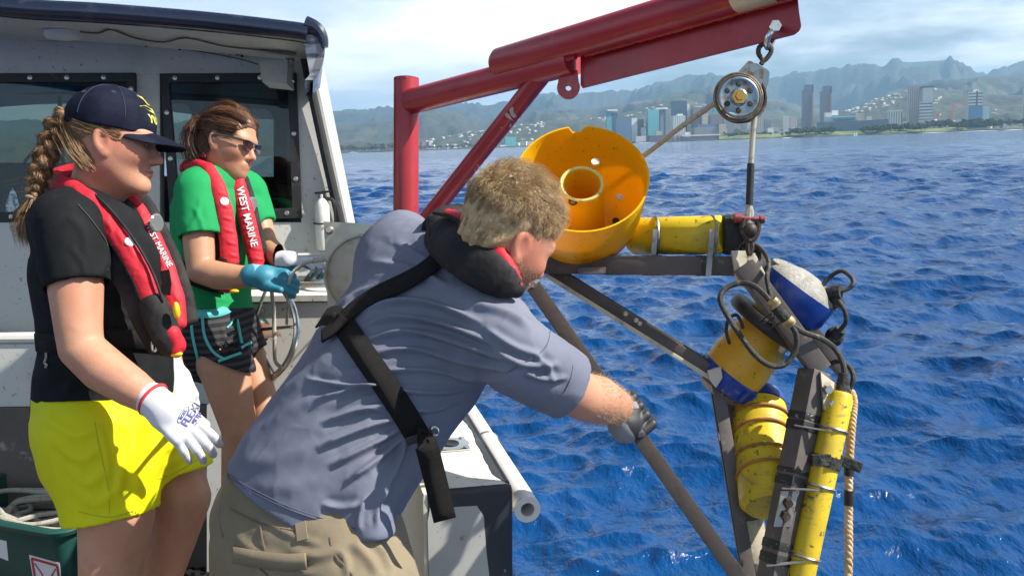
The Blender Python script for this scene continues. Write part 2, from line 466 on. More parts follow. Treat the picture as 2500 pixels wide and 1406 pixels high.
b.inputs['Base Color'].default_value = (0.002, 0.046, 0.16, 1); b.inputs['Roughness'].default_value = 0.10; b.inputs['IOR'].default_value = 1.33; b.inputs['Specular IOR Level'].default_value = 0.42
tco = t.nodes.new('ShaderNodeTexCoord'); prev = None
for sc, st, di, det, stretch in (((1.9, 1.1, 1.0), 1.0, 0.14, 7, 1), ((8.0, 4.5, 4.0), 0.95, 0.035, 6, 1), ((0.22, 0.12, 0.1), 0.9, 0.9, 5, 1)):
    mp = t.nodes.new('ShaderNodeMapping'); t.links.new(tco.outputs['Object'], mp.inputs[0]); mp.inputs[3].default_value = sc; mp.inputs[2].default_value = (0, 0, rad(-25))
    n = t.nodes.new('ShaderNodeTexNoise'); n.inputs['Scale'].default_value = 1.0; n.inputs['Detail'].default_value = det; n.inputs['Roughness'].default_value = .55
    t.links.new(mp.outputs[0], n.inputs['Vector'])
    bp = t.nodes.new('ShaderNodeBump'); bp.inputs['Strength'].default_value = st; bp.inputs['Distance'].default_value = di
    t.links.new(n.outputs['Fac'], bp.inputs['Height'])
    if prev: t.links.new(prev, bp.inputs['Normal'])
    prev = bp.outputs['Normal']
t.links.new(prev, b.inputs['Normal'])
SEA = solo('sea', make_sea(), mt, kind='structure', base=V(0, 0, 0), smooth=180)
SEA['label'] = 'deep blue choppy sea around the boat'

# ================================================================== land, hills
def shore_d(px):
    return np.interp(px, [-900, 900, 1290, 1500, 1650, 1800, 3200], [2900, 2900, 2700, 2250, 2050, 1900, 1850])
pxs = np.arange(-1500, 3900, 12.0)
def strip(profile, pxs=pxs, nz=0.0):
    """sheet over the shoreline: profile = [(metres inland, height)]"""
    rows = []
    for off, h in profile:
        row = []
        for q in pxs:
            p = far(q, 400, shore_d(q) + off + 14 * math.sin(q * .043) + 9 * math.sin(q * .11)); row.append((p[0], p[1], h))
        rows.append(row)
    v = np.array(rows).reshape(-1, 3)
    if nz: v[:, 2] += nz * fbm(v, 0.02, 3) * (v[:, 2] > 0.5)
    n = len(pxs); f = [(i * n + j, i * n + j + 1, (i + 1) * n + j + 1, (i + 1) * n + j) for i in range(len(profile) - 1) for j in range(n - 1)]
    return v, np.array(f)
m_rock = M('shore_rock', (0.035, 0.035, 0.034), 0.9, layers=[((0.11, 0.1, 0.085), 0.12, .5, .7, .7)])
m_land = M('flat_land', (0.07, 0.085, 0.04), 0.9, layers=[((0.2, 0.18, 0.13), 0.01, .5, .65, .7), ((0.03, 0.05, 0.02), 0.02, .5, .6, .8)])
m_lawn = M('park_lawn', (0.14, 0.19, 0.045), 0.9, layers=[((0.05, 0.08, 0.02), 0.012, .45, .6, .9), ((0.25, 0.25, 0.1), 0.03, .55, .7, .6)])
solo('shore_rocks', strip([(-4, -2), (0, -.3), (10, 1.9), (16, 2.6)], nz=.8), m_rock, kind='structure', smooth=0)
solo('coastal_land', strip([(14, 2.4), (200, 4), (600, 6), (1200, 12), (9000, 25)], nz=0), m_land, kind='structure', smooth=180)
solo('park_lawn', strip([(15, 2.45), (70, 7.5), (130, 9.5), (170, 8.5), (220, 3.0)], np.arange(1755, 2360, 12.0)), m_lawn, kind='structure', smooth=180)

RA = [(-900, 300), (500, 300), (700, 292), (780, 284), (840, 276), (900, 272), (935, 268), (1028, 264), (1100, 257), (1161, 256), (1217, 259), (1285, 242), (1358, 235), (1414, 235), (1486, 231), (1563, 227), (1598, 214), (1679, 196), (1722, 184), (1800, 188), (1867, 193), (1927, 188), (1971, 181), (2012, 183), (2023, 178), (2047, 178), (2065, 170), (2106, 169), (2130, 171), (2142, 177), (2153, 175), (2171, 157), (2198, 155), (2265, 150), (2298, 149), (2318, 152), (2334, 164), (2354, 171), (2383, 184), (2401, 189), (2417, 182), (2444, 172), (2466, 161), (2495, 151), (2600, 140), (2800, 170), (3300, 230), (4200, 250)]
RB = [(-900, 330), (600, 330), (781, 316), (885, 303), (960, 295), (1062, 270), (1131, 281), (1170, 300), (1300, 275), (1440, 268), (1485, 264), (1541, 255), (1597, 242), (1655, 226), (1709, 218), (1749, 212), (1800, 222), (1870, 240), (1960, 262), (2040, 276), (2074, 273), (2130, 240), (2171, 226), (2209, 220), (2271, 204), (2321, 199), (2363, 195), (2401, 191), (2450, 185), (2520, 178), (2700, 180), (3300, 240), (4200, 260)]
RC = [(-900, 346), (780, 346), (960, 345), (1057, 338), (1155, 322), (1224, 311), (1317, 296), (1440, 290), (1507, 282), (1565, 266), (1619, 253), (1664, 240), (1700, 247), (1753, 275), (1850, 285), (1950, 290), (2052, 272), (2108, 251), (2164, 235), (2209, 224), (2276, 215), (2310, 228), (2365, 231), (2444, 231), (2500, 235), (2700, 235), (3300, 260), (4200, 270)]
def ridge(prof, d0, d1, amp, ns, seed, rough):
    X = [q[0] for q in prof]; Y = [q[1] for q in prof]; q = np.arange(-1500, 3900, 5.0); T = np.concatenate([np.linspace(0, 1, 46), [1.02, 1.06, 1.12]])
    hy = np.interp(q, X, Y); top = np.array([far(a, b, d1)[2] for a, b in zip(q, hy)])
    top = np.maximum(top, 6) + rough * fbm(np.stack([q * .05 + seed, q * 0, q * 0], 1), 1.0, 4)
    dirs = np.array([far(a, 400, 1.0)[:2] for a in q]); v = []
    for t_ in T:
        d = d0 + (d1 - d0) * t_; xy = dirs * d; p3 = np.stack([xy[:, 0], xy[:, 1], np.full(len(q), seed * 100.0)], 1)
        base = t_ ** 1.15 if t_ <= 1 else 1 - (t_ - 1) * 4
        n1 = 1 - np.abs(fbm(p3, ns, 5)) * 2.2; w = 4 * min(t_, 1) * (1 - min(t_, 1)) if t_ < 1 else 0
        h = top * (base + amp * w * (n1 - .55)) + (0 if t_ >= 1 else w * rough * fbm(p3, ns * 6, 3))
        v.append(np.stack([xy[:, 0], xy[:, 1], np.maximum(h, -3) - (3 if t_ == 0 else 0)], 1))
    n = len(q); v = np.concatenate(v); i0 = (np.arange(len(T) - 1)[:, None] * n + np.arange(n - 1)[None]).ravel()
    return v, np.stack([i0, i0 + 1, i0 + n + 1, i0 + n], 1), top, dirs, T, q
m_mtn = M('mountain_forest', (0.022, 0.031, 0.024), 0.95, layers=[((0.045, 0.047, 0.036), 0.0016, .48, .66, .8), ((0.025, 0.04, 0.018), 0.006, .5, .62, .8)], bump=[(0.02, .9, 14)])
m_mid = M('ridge_scrub', (0.036, 0.041, 0.028), 0.95, layers=[((0.08, 0.072, 0.048), 0.002, .45, .65, .8), ((0.03, 0.045, 0.02), 0.008, .5, .62, .9)], bump=[(0.03, .9, 10)])
m_foot = M('foothill_scrub', (0.045, 0.05, 0.03), 0.95, layers=[((0.11, 0.085, 0.06), 0.004, .5, .68, .8), ((0.03, 0.045, 0.02), 0.015, .45, .6, .9)], bump=[(0.05, .9, 6)])
for nm, pr, d0, d1, am, ns, sd_, ro, mm in (('mountain_range', RA, 5600, 9000, .8, .0013, 1, 9, m_mtn), ('middle_ridge', RB, 3900, 5600, .75, .002, 2, 7, m_mid), ('foothills', RC, 2950, 3800, .5, .0035, 3, 5, m_foot)):
    rv, rf, rtop, rdirs, rT, rq = ridge(pr, d0, d1, am, ns, sd_, ro)
    solo(nm, (rv, rf), mm, kind='structure', base=V(0, 0, 0), smooth=180)
foot_v = rv.reshape(len(rT), len(rq), 3)

# ================================================================== houses on the foothills
m_hw = [M('house_wall_' + k, c, .8) for k, c in (('white', (.62, .62, .6)), ('cream', (.48, .44, .36)), ('grey', (.34, .36, .38)))]
def house_mesh(w, d, h, mat, nm):
    g = G(); g.box((0, 0, h / 2), V(1, 0, 0), V(0, 1, 0), V(0, 0, 1), w / 2, d / 2, h / 2)
    e = .6; g.prism([(-w / 2 - e, -d / 2 - e, h + .02), (w / 2 + e, -d / 2 - e, h + .02), (w / 2 - 1, 0, h + 2.6), (-w / 2 + 1, 0, h + 2.6)], (0, 0.05, 0))
    g.add([(-w / 2 - e, -d / 2 - e, h), (w / 2 + e, -d / 2 - e, h), (w / 2 + e, d / 2 + e, h), (-w / 2 - e, d / 2 + e, h), (-w / 2, 0, h + 2.5), (w / 2, 0, h + 2.5)],
          [(0, 1, 5, 4), (2, 3, 4, 5), (0, 4, 3), (1, 2, 5), (0, 3, 2, 1)])
    v, f = g.data(); me = mesh(nm, v, f, 0); fixn(me); me.materials.append(mat); return me
hm = [house_mesh(13, 9, 5, m_hw[0], 'house_a'), house_mesh(17, 10, 6, m_hw[1], 'house_b'), house_mesh(10, 9, 7, m_hw[0], 'house_c'), house_mesh(20, 11, 5, m_hw[2], 'house_d')]
hr = random.Random(5); nh = 0
zones = [(1040, 1330, 105, .02, .95, 'on the low slope beyond the red davit brace'), (1440, 1760, 90, .1, .98, 'on the ridge behind the glass office towers'), (2060, 2290, 95, .2, .98, 'on the ridge beside the tall pink-grey tower'), (2400, 2500, 10, .05, .5, 'on the slope behind the slender tower')]
for (a, b_, cnt, t0, t1, where) in zones:
    for _ in range(cnt):
        q = hr.uniform(a, b_); i = int(np.searchsorted(rq, q)); tt = t0 + (t1 - t0) * hr.random() ** .8
        k = min(int(tt * 45), 44); p = foot_v[k, i] * (1 - (tt * 45 - k)) + foot_v[k + 1, i] * (tt * 45 - k)
        hk_ = hr.randrange(4); o = bpy.data.objects.new('hillside_house', hm[hk_]); COL.objects.link(o)
        o.location = (p[0], p[1], p[2] - 1); o.rotation_euler = (0, 0, hr.uniform(-.9, .9)); s_ = hr.uniform(.45, .95); o.scale = (s_, s_, s_)
        o['label'] = ('white', 'wide cream', 'tall narrow white', 'long grey')[hk_] + ' house ' + where; o['category'] = 'house'; o['group'] = 'houses on the foothills'

# ================================================================== city
def fac(name, c, wc, hs=3.6, vs=4.5, h=.6, v=.0):
    L = []
    if h: L.append((wc, .314 / hs, .45, .6, h, 'wz'))
    if v: L.append((wc, .314 / vs, .45, .6, v, 'wx'))
    return M('facade_' + name, c, .5, layers=L + [(tuple(q * .8 for q in c), .02, .4, .7, .5)])
FM = {
    'teal': fac('teal', (.14, .42, .46), (.06, .22, .27), h=.5), 'turq': fac('turquoise', (.18, .5, .54), (.1, .36, .42), h=.4, v=.3),
    'blueglass': fac('blue_glass', (.13, .2, .3), (.07, .12, .2), h=.5), 'white': fac('white', (.68, .69, .68), (.3, .33, .38), h=.5),
    'whitev': fac('white_ribbed', (.72, .72, .7), (.16, .25, .33), h=0, v=.85), 'grey': fac('grey', (.3, .31, .34), (.14, .15, .18), h=.5),
    'brown': fac('brown', (.3, .23, .18), (.1, .08, .07), h=.7, v=.5), 'dark': fac('dark_blue', (.06, .12, .19), (.03, .06, .1), h=.4),
    'mauve': fac('mauve', (.25, .2, .22), (.12, .1, .12), h=.6), 'pink': fac('pink_grey', (.55, .49, .47), (.22, .22, .26), h=0, v=.75),
    'slate': fac('slate', (.27, .30, .37), (.15, .17, .23), h=.45), 'cream': fac('cream', (.6, .52, .4), (.25, .22, .2), h=.6),
    'red': fac('red', (.48, .27, .23), (.36, .18, .15), h=.3), 'band': fac('banded', (.75, .75, .74), (.12, .14, .17), hs=7, h=.9), 'skyblue': fac('sky_blue', (.16, .34, .52), (.1, .24, .4), h=.3),
    'plain': M('plain_white', (.75, .75, .73), .7), 'black': M('dark_cap', (.11, .12, .15), .6), 'orange': M('crane_orange', (.6, .2, .08), .6),
}
def bld(label, boxes, cat='building', name='building', group=None, yaw=.22):
    """boxes: (part name, x0, x1, y top, y bottom or None, distance, material key)"""
    x0, x1, dist = boxes[0][1], boxes[0][2], boxes[0][5]
    c = far((x0 + x1) / 2, 400, dist); base = V(c[0], c[1], 1.0)
    t_ = thing(name, label, cat, base, group)
    for i, (pn, a, b_, yt, yb, d, mk) in enumerate(boxes):
        p0, p1 = far(a, 400, d), far(b_, 400, d); zt = far((a + b_) / 2, yt, d)[2]; zb = 0.5 if yb is None else far((a + b_) / 2, yb, d)[2]
        w = np.linalg.norm((p1 - p0)[:2]); ux = nrm([p1[0] - p0[0], p1[1] - p0[1], 0]); uy = V(-ux[1], ux[0], 0)
        cs, sn = math.cos(yaw), math.sin(yaw); ax = ux * cs + uy * sn; ay = -ux * sn + uy * cs
        dp = min(w * .8, 45); fwid = max((w - dp * abs(sn)) / cs, w * .45)
        cc = (p0 + p1) / 2; cc = V(cc[0], cc[1], 0) + uy * (w * .3 if i else 0) * 0
        part(pn, G().box(V(cc[0], cc[1], (zt + zb) / 2), ax, ay, V(0, 0, 1), fwid / 2, dp / 2 + .1 * i, max((zt - zb) / 2, .5)), FM[mk], t_, 0)
    return t_
D1 = 2500
bld('slim teal glass tower with a dark right half and white roof edge', [('tower', 1481, 1495, 270, None, 2520, 'teal'), ('side_block', 1492, 1510, 276, None, 2530, 'dark'), ('roof_edge', 1481, 1510, 268, 272, 2525, 'plain')])
bld('wide grey-blue glass office block with a white side wall', [('block', 1498, 1543, 290, None, 2420, 'blueglass'), ('side_wall', 1541, 1557, 289, None, 2440, 'plain')])
bld('brown gridded office block beside the white side wall', [('block', 1555, 1573, 292, None, 2460, 'brown')])
bld('small blue-grey block in front of the brown gridded block', [('block', 1564, 1577, 312, None, 2380, 'slate')])
bld('turquoise glass tower with grey striped right half', [('tower', 1578, 1610, 269, None, 2440, 'turq'), ('grey_half', 1608, 1639, 267, None, 2460, 'grey'), ('dark_stripe', 1621, 1626, 268, None, 2435, 'dark'), ('plant_room', 1597, 1632, 264, 268, 2450, 'plain')])
bld('tall dark blue glass tower behind the ribbed white block', [('tower', 1639, 1678, 247, None, 2600, 'dark'), ('white_pier', 1677, 1684, 254, None, 2590, 'plain')])
bld('white block with vertical ribs before the dark blue tower', [('block', 1638, 1674, 283, None, 2380, 'whitev'), ('top_block', 1652, 1668, 279, 284, 2385, 'plain')])
bld('mauve grey office tower with a lower lighter front', [('tower', 1686, 1727, 262, None, 2580, 'mauve'), ('front_block', 1690, 1722, 280, None, 2540, 'mauve'), ('cream_flank', 1712, 1728, 278, None, 2520, 'cream'), ('roof_block', 1694, 1714, 260, 263, 2580, 'plain')])
bld('wide mauve slab behind the low hall', [('slab', 1729, 1764, 280, None, 2600, 'mauve'), ('wing', 1762, 1792, 279, None, 2640, 'grey')])
bld('teal topped tower peeping over the mauve slab', [('tower', 1738, 1752, 264, None, 2750, 'teal')])
bld('low grey exhibition hall with a vaulted roof', [('hall', 1686, 1762, 311, None, 2250, 'grey'), ('vault', 1694, 1752, 304, 312, 2262, 'blueglass'), ('entrance', 1752, 1772, 303, None, 2240, 'cream')])
bld('long white-roofed harbour shed on the quay', [('shed', 1657, 1767, 333, None, 2120, 'grey'), ('roof', 1655, 1768, 329, 332, 2118, 'plain')])
bld('dark low cargo shed beside the yellow float', [('shed', 1578, 1632, 331, None, 2160, 'black'), ('annex', 1548, 1580, 333, None, 2200, 'white'), ('cream_house', 1600, 1616, 321, 331, 2190, 'cream')])
for q in range(5): bld('stack of red and white shipping containers on the quay', [('container', 1640 + q * 5.4, 1646 + q * 5.4, 330 + (q % 2) * 3, None, 2110, 'red' if q % 2 == 0 else 'plain')], 'container', 'shipping_container', 'red and white containers on the quay')
bld('grey mid-rise block to the left of the hoisting rope', [('block', 1808, 1822, 300, None, 2500, 'grey')])
bld('pale banded mid-rise block by the hoisting rope', [('block', 1821, 1840, 297, None, 2450, 'white')])
bld('pale pinkish mid-rise block right of the hoisting rope', [('block', 1845, 1862, 290, None, 2450, 'pink')])
bld('low blue-grey block between the pale mid-rises', [('block', 1864, 1882, 294, None, 2550, 'slate')])
bld('pair of white apartment slabs below the green slope', [('slab', 1908, 1926, 283, None, 2500, 'white'), ('second_slab', 1927, 1945, 282, None, 2520, 'pink')])
for q, (x, lab, yt) in enumerate(((1955, 'slate twin tower with red edge, beside the low mid-rises', 209), (1999, 'slate twin tower with red edge, above the long terraced mall', 212))):
    bld(lab, [('tower', x + 4, x + 25, yt, None, 2300, 'slate'), ('shoulder', x, x + 8, yt + 12, None, 2290, 'grey'), ('red_edge', x + 23, x + 28, yt + 18, None, 2285, 'red'), ('cap', x + 5, x + 28, yt - 1, yt + 17, 2304, 'black')], 'tower', 'twin_tower', yaw=.12)
bld('long low white and teal terraced shopping block', [('terrace', 2010, 2090, 285, None, 2150, 'white'), ('left_tower', 2010, 2028, 275, None, 2160, 'white'), ('top_block', 2028, 2044, 270, 282, 2170, 'plain'), ('right_tower', 2086, 2107, 277, None, 2155, 'cream'), ('glass_band', 2032, 2086, 287, 292, 2130, 'teal')], yaw=.05)
bld('long low grey-teal podium behind the palm trees', [('podium', 1992, 2165, 296, None, 2080, 'blueglass')], yaw=.02)
bld('small white cube building behind the park', [('cube', 2112, 2125, 285, None, 2200, 'plain')])
bld('white mid-rise hotel with blue vertical stripes and brown flank', [('slab', 2163, 2196, 273, None, 2080, 'whitev'), ('roof_slab', 2161, 2199, 270, 274, 2082, 'plain'), ('flank', 2193, 2199, 275, None, 2075, 'brown')], 'hotel', yaw=.1)
bld('tall pink-grey tower with vertical stripes joined to the white tower', [('tower', 2209, 2244, 211, None, 2350, 'pink'), ('crown', 2211, 2242, 209, 213, 2350, 'cream')], 'tower')
bld('tall white tower with a dark crown beside the pink-grey one', [('tower', 2243, 2271, 214, None, 2330, 'white'), ('low_front', 2239, 2271, 250, None, 2290, 'band'), ('crown', 2240, 2274, 212, 216, 2332, 'black')], 'tower')
bld('banded white tower rising behind the blue box building', [('tower', 2357, 2392, 225, None, 2420, 'band'), ('core', 2376, 2380, 222, 300, 2380, 'black'), ('roof_block', 2368, 2382, 220, 226, 2422, 'plain')], 'tower', yaw=.08)
bld('sky-blue glass box in front of the banded white tower', [('box', 2358, 2393, 260, None, 2250, 'skyblue'), ('white_wing', 2392, 2410, 260, None, 2270, 'white')], yaw=.05)
bld('slender tower with a red-brown flank at the shore of the next bay', [('tower', 2489, 2512, 208, None, 2300, 'pink'), ('flank', 2502, 2516, 206, None, 2290, 'red'), ('cap', 2494, 2512, 198, 209, 2302, 'black')], 'tower')
bld('tan block with a sand-coloured stair tower near the red post', [('block', 1028, 1052, 346, None, 3050, 'mauve'), ('stair_tower', 1048, 1056, 343, None, 3040, 'cream')])
bld('pale teal slab standing between brace and yellow float', [('slab', 1230, 1262, 335, None, 2950, 'teal')])
lr = random.Random(3)
for q in range(80):
    x = lr.choice([lr.uniform(960, 1330), lr.uniform(1590, 1960), lr.uniform(2100, 2500), lr.uniform(2270, 2500)]); w = lr.uniform(7, 22)
    hgt = lr.uniform(9, 30); d = lr.uniform(2650, 2900) if x < 1330 else lr.uniform(2350, 2850)
    if x < 1330: hgt *= .5; d += 250
    yb = horizon_y(x)
    mk = lr.choice(['white', 'cream', 'plain', 'grey', 'plain', 'plain', 'whitev']); cn = {'white': 'banded white', 'cream': 'cream', 'plain': 'plain white', 'grey': 'grey', 'whitev': 'ribbed white'}[mk]
    wh = 'behind the wooded spit' if x < 1330 else 'among the glass office towers' if x < 1800 else 'by the hoisting rope' if x < 1960 else 'near the white hotel' if x < 2270 else 'near the blue box building'
    bld(('tall ' if hgt > 22 else 'low ') + cn + ' city block ' + wh, [('block', x, x + w, yb - hgt, None, d, mk)], group='low city blocks', yaw=lr.uniform(-.3, .4))
for (x, yt, d) in ((2323, 252, 2500), (2288, 273, 2480)):
    c = far(x, 400, d); zt = far(x, yt, d)[2]; t_ = thing('tower_crane', 'tall orange tower crane over the building site' if x > 2300 else 'short orange tower crane over the building site', 'crane', V(c[0], c[1], 1))
    part('mast', G().box(V(c[0], c[1], zt / 2), V(1, 0, 0), V(0, 1, 0), V(0, 0, 1), 1.3, 1.3, zt / 2), FM['orange'], t_, 0)
    part('jib', G().box(V(c[0] + 6, c[1], zt * .93), V(1, 0, 0), V(0, 1, 0), V(0, 0, 1), 17, 1, 1), FM['orange'], t_, 0)

# ================================================================== shoreline trees
m_bark = M('bark', (.12, .09, .06), .9)
m_lf = [M('leaves_dark', (.035, .06, .02), .8, layers=[((.07, .1, .03), .25, .4, .65, .8)]), M('leaves_mid', (.06, .085, .03), .8, layers=[((.1, .12, .045), .25, .4, .65, .8)]), M('leaves_dry', (.12, .115, .065), .8, layers=[((.075, .085, .04), .25, .4, .65, .8)]), M('palm_leaves', (.06, .085, .03), .8)]
def tree_meshes(seed, h, w, mat, nm):
    g_ = np.random.default_rng(seed); g = G(); H = h * .35
    g.tube([(0, 0, 0), (w * .03, 0, H * .6), (0, w * .02, H)], [h * .035, h * .026, h * .02], 6)
    for k in range(5):
        a = k * 1.26 + g_.random(); e = V(math.cos(a) * w * .3, math.sin(a) * w * .3, h * (.55 + .15 * g_.random()))
        g.tube([(0, 0, H * .8), e * .5 + V(0, 0, H * .4), e], [h * .017, h * .012, h * .006], 5)
    v, f = g.data(); tm = mesh(nm + '_trunk', v, f, 60); fixn(tm); tm.materials.append(m_bark)
    vs, fs = [], []; n = 420; cl = [(g_.normal(0, .24, 3) * V(w, w, h * .42) * 1.0 + V(0, 0, h * .64), .15 + .13 * g_.random()) for _ in range(16)]
    for i in range(n):
        c, r_ = cl[i % 16]; d = nrm(g_.normal(size=3)); p = c + d * r_ * w * g_.random() ** .35 * V(1, 1, .75)
        s_ = w * (.035 + .04 * g_.random()); x, y, _ = frame(nrm(g_.normal(size=3) + V(0, 0, .5)))
        k = len(vs); vs += [p - x * s_ - y * s_ * .6, p + x * s_ - y * s_ * .6, p + x * s_ * .7 + y * s_, p - x * s_ * .7 + y * s_]; fs.append((k, k + 1, k + 2, k + 3))
    cm = mesh(nm + '_crown', np.array(vs), np.array(fs), 0); cm.materials.append(mat); return tm, cm
def palm_meshes(seed, h):
    g_ = np.random.default_rng(seed); g = G(); lean = g_.normal(0, h * .06, 2)
    top = V(lean[0], lean[1], h * .86); g.tube(curve([(0, 0, 0), (lean[0] * .3, lean[1] * .3, h * .45), top], 6), np.linspace(h * .022, h * .014, 6), 6)
    v, f = g.data(); tm = mesh('palm_trunk', v, f, 60); fixn(tm); tm.materials.append(m_bark)
    vs, fs = [], []
    for k in range(17):
        a = k * 2.4 + g_.random() * .3; el = .9 - 1.5 * (k / 17); d = V(math.cos(a), math.sin(a), 0); sd_ = V(-d[1], d[0], 0); prev_ = None
        for j in range(6):
            u = j / 5; p = top + d * h * .3 * u * math.cos(el * (1 - u * .6)) + V(0, 0, h * (.22 * math.sin(el) * u - .2 * u * u)); w_ = h * .035 * (1 - abs(u - .45) * 1.5) + .02
            i0 = len(vs); vs += [p - sd_ * w_ - V(0, 0, w_ * .6), p, p + sd_ * w_ - V(0, 0, w_ * .6)]
            if prev_ is not None: fs += [(prev_, i0, i0 + 1, prev_ + 1), (prev_ + 1, i0 + 1, i0 + 2, prev_ + 2)]
            prev_ = i0
    cm = mesh('palm_crown', np.array(vs), np.array(fs), 0); cm.materials.append(m_lf[3]); return tm, cm
TM = [tree_meshes(21, 15, 19, m_lf[0], 'broad'), tree_meshes(22, 12, 15, m_lf[0], 'round'), tree_meshes(23, 17, 14, m_lf[1], 'tall'), tree_meshes(24, 17, 15, m_lf[2], 'ironwood'), tree_meshes(25, 14, 17, m_lf[2], 'scrubby'), palm_meshes(5, 17), palm_meshes(6, 20)]
LB = ['broad dark green tree on the park shore', 'round dark green tree on the park shore', 'tall mid-green tree on the park shore', 'tall dry olive tree on the low wooded spit', 'scrubby dry olive tree on the low wooded spit', 'coconut palm behind the park shore', 'tall coconut palm behind the park shore']
def zone_of(px):
    return 'near the dark cabin edge' if px < 900 else 'behind the red post' if px < 1010 else 'beyond the red brace' if px < 1300 else 'by the hoisting rope' if px < 1925 else 'before the twin towers' if px < 2035 else 'before the terraced mall' if px < 2150 else 'before the white hotel' if px < 2260 else 'before the blue box building' if px < 2420 else 'by the slender tower'
def plant(k, px, off, s_, rz, z=2.6):
    p = far(px, 400, shore_d(px) + off); root = thing('palm_tree' if k > 4 else 'shore_tree', LB[k] + ' ' + zone_of(px), 'palm' if k > 4 else 'tree', V(p[0], p[1], z), ('palms along the shore' if k > 4 else 'trees along the shore'))
    root.scale = (s_, s_, s_ * 1.0); root.rotation_euler = (0, 0, rz)
    for nm, me in zip(('trunk', 'crown'), TM[k]):
        o = bpy.data.objects.new(nm, me); COL.objects.link(o); o.parent = root
tr = random.Random(9)
for i in range(34): plant(tr.choice([3, 4, 3]), 795 + i * 5.2 + tr.uniform(-3, 3), tr.uniform(30, 120), tr.uniform(1.15, 1.9) if i < 14 or 18 < i < 34 else tr.uniform(.8, 1.2), tr.uniform(0, 6))
for i in range(26): plant(tr.choice([4, 3, 4]), 1005 + i * 7 + tr.uniform(-3, 3), tr.uniform(30, 120), tr.uniform(.6, .95), tr.uniform(0, 6))
for i in range(16): plant(tr.choice([0, 1, 2]), 1770 + i * 7 + tr.uniform(-3, 3), tr.uniform(30, 180) if i < 4 else tr.uniform(175, 230), tr.uniform(.6, .95), tr.uniform(0, 6), 3)
for (a, b_, n, s0, s1, offs) in ((1930, 2035, 26, .65, 1.0, (16, 70)), (1880, 1935, 5, .4, .6, (30, 110)), (2030, 2160, 16, .5, .85, (150, 225)), (2105, 2255, 36, .7, 1.05, (16, 80)), (2255, 2420, 26, .7, 1.15, (100, 210)), (2330, 2430, 24, .6, 1.0, (16, 70)), (2420, 2500, 12, .5, .9, (20, 150))):
    for i in range(n): 
        of = tr.uniform(*offs); plant(tr.choice([0, 1, 0, 2]), a + (b_ - a) * (i + tr.random()) / n, of, tr.uniform(s0, s1), tr.uniform(0, 6), 2.6 if of > 180 else 2.6 + min(of, 130) * .05)
for i in range(34):
    q = tr.choice([tr.uniform(1790, 1830), tr.uniform(1900, 2150), tr.uniform(2190, 2300), tr.uniform(2400, 2500)])
    plant(tr.choice([5, 6]), q, tr.uniform(150, 240), tr.uniform(.7, 1.15), tr.uniform(0, 6), 4)
# sailing dinghy and two launches near the shore
m_sail = M('sail_cloth', (.8, .8, .78), .7)
c = far(2088, 330, 1790); c[2] = 0
sb = thing('sailing_boat', 'tiny boat with two white sails close under the park shore', 'sailboat', c)
part('hull', G().box(c + V(0, 0, .4), V(1, 0, 0), V(0, 1, 0), V(0, 0, 1), 3.5, 1.0, .5, .2), m_sail, sb)
for dx, h in ((-2.4, 7), (1.6, 8.5)): part('sail', G().prism([c + V(dx, 0, 1), c + V(dx + 2.2, 0.3, 1.2), c + V(dx + 1.6, 0, h)], V(0, .06, 0)), m_sail, sb, 0)
for x, lab in ((812, 'white launch lying off the wooded spit beside the cabin'), (862, 'long white launch moored along the wooded spit')):
    c = far(x, 380, 2700); c[2] = 0; sb = thing('motor_launch', lab, 'boat', c); L = 9 if x < 830 else 12
    g = G(); g.prism([c + V(-L, 0, .2), c + V(L, 0, .2), c + V(L * 1.15, 0, 1.6), c + V(-L, 0, 1.6)], V(0, 3, 0)); part('hull', g, m_sail, sb, 0)
    part('cabin', G().box(c + V(-L * .2, 1.5, 2.3), V(1, 0, 0), V(0, 1, 0), V(0, 0, 1), L * .4, 1.2, .7, .1), m_sail, sb, 0)
m_foam = M('surf_foam', (.85, .88, .9), .8)
for a, b_ in ((2240, 2310), (2330, 2440), (2445, 2500), (1905, 1935), (1550, 1600)):
    q = np.linspace(a, b_, 14); v = []
    for off in (-16, -10, -6):
        for x in q:
            p = far(x, 400, shore_d(x) + off + 14 * math.sin(x * .043) + 9 * math.sin(x * .11)); v.append((p[0], p[1], .25 + (.5 if off == -10 else 0) * abs(math.sin((x - a) / (b_ - a) * 3.14))))
    solo('surf', (np.array(v), np.array([(r * 14 + j, r * 14 + j + 1, r * 14 + 15 + j, r * 14 + 14 + j) for r in (0, 1) for j in range(13)])), m_foam, kind='structure', smooth=180)
# ================================================================== haze
hb = G().box(V(0, 0, 382.5), V(1, 0, 0), V(0, 1, 0), V(0, 0, 1), 13500, 13500, 390.5)
hz_m = bpy.data.materials.new('haze_air'); hz_m.use_nodes = True; t = hz_m.node_tree; t.nodes.remove(t.nodes['Principled BSDF'])
pv = t.nodes.new('ShaderNodeVolumePrincipled'); pv.inputs['Color'].default_value = (0.40, 0.69, 1.0, 1); pv.inputs['Density'].default_value = 0.0001; pv.inputs['Anisotropy'].default_value = 0.2
t.links.new(pv.outputs[0], t.nodes['Material Output'].inputs['Volume'])
ho = solo('haze', hb, hz_m, kind='stuff', base=V(0, 0, 0), smooth=0)
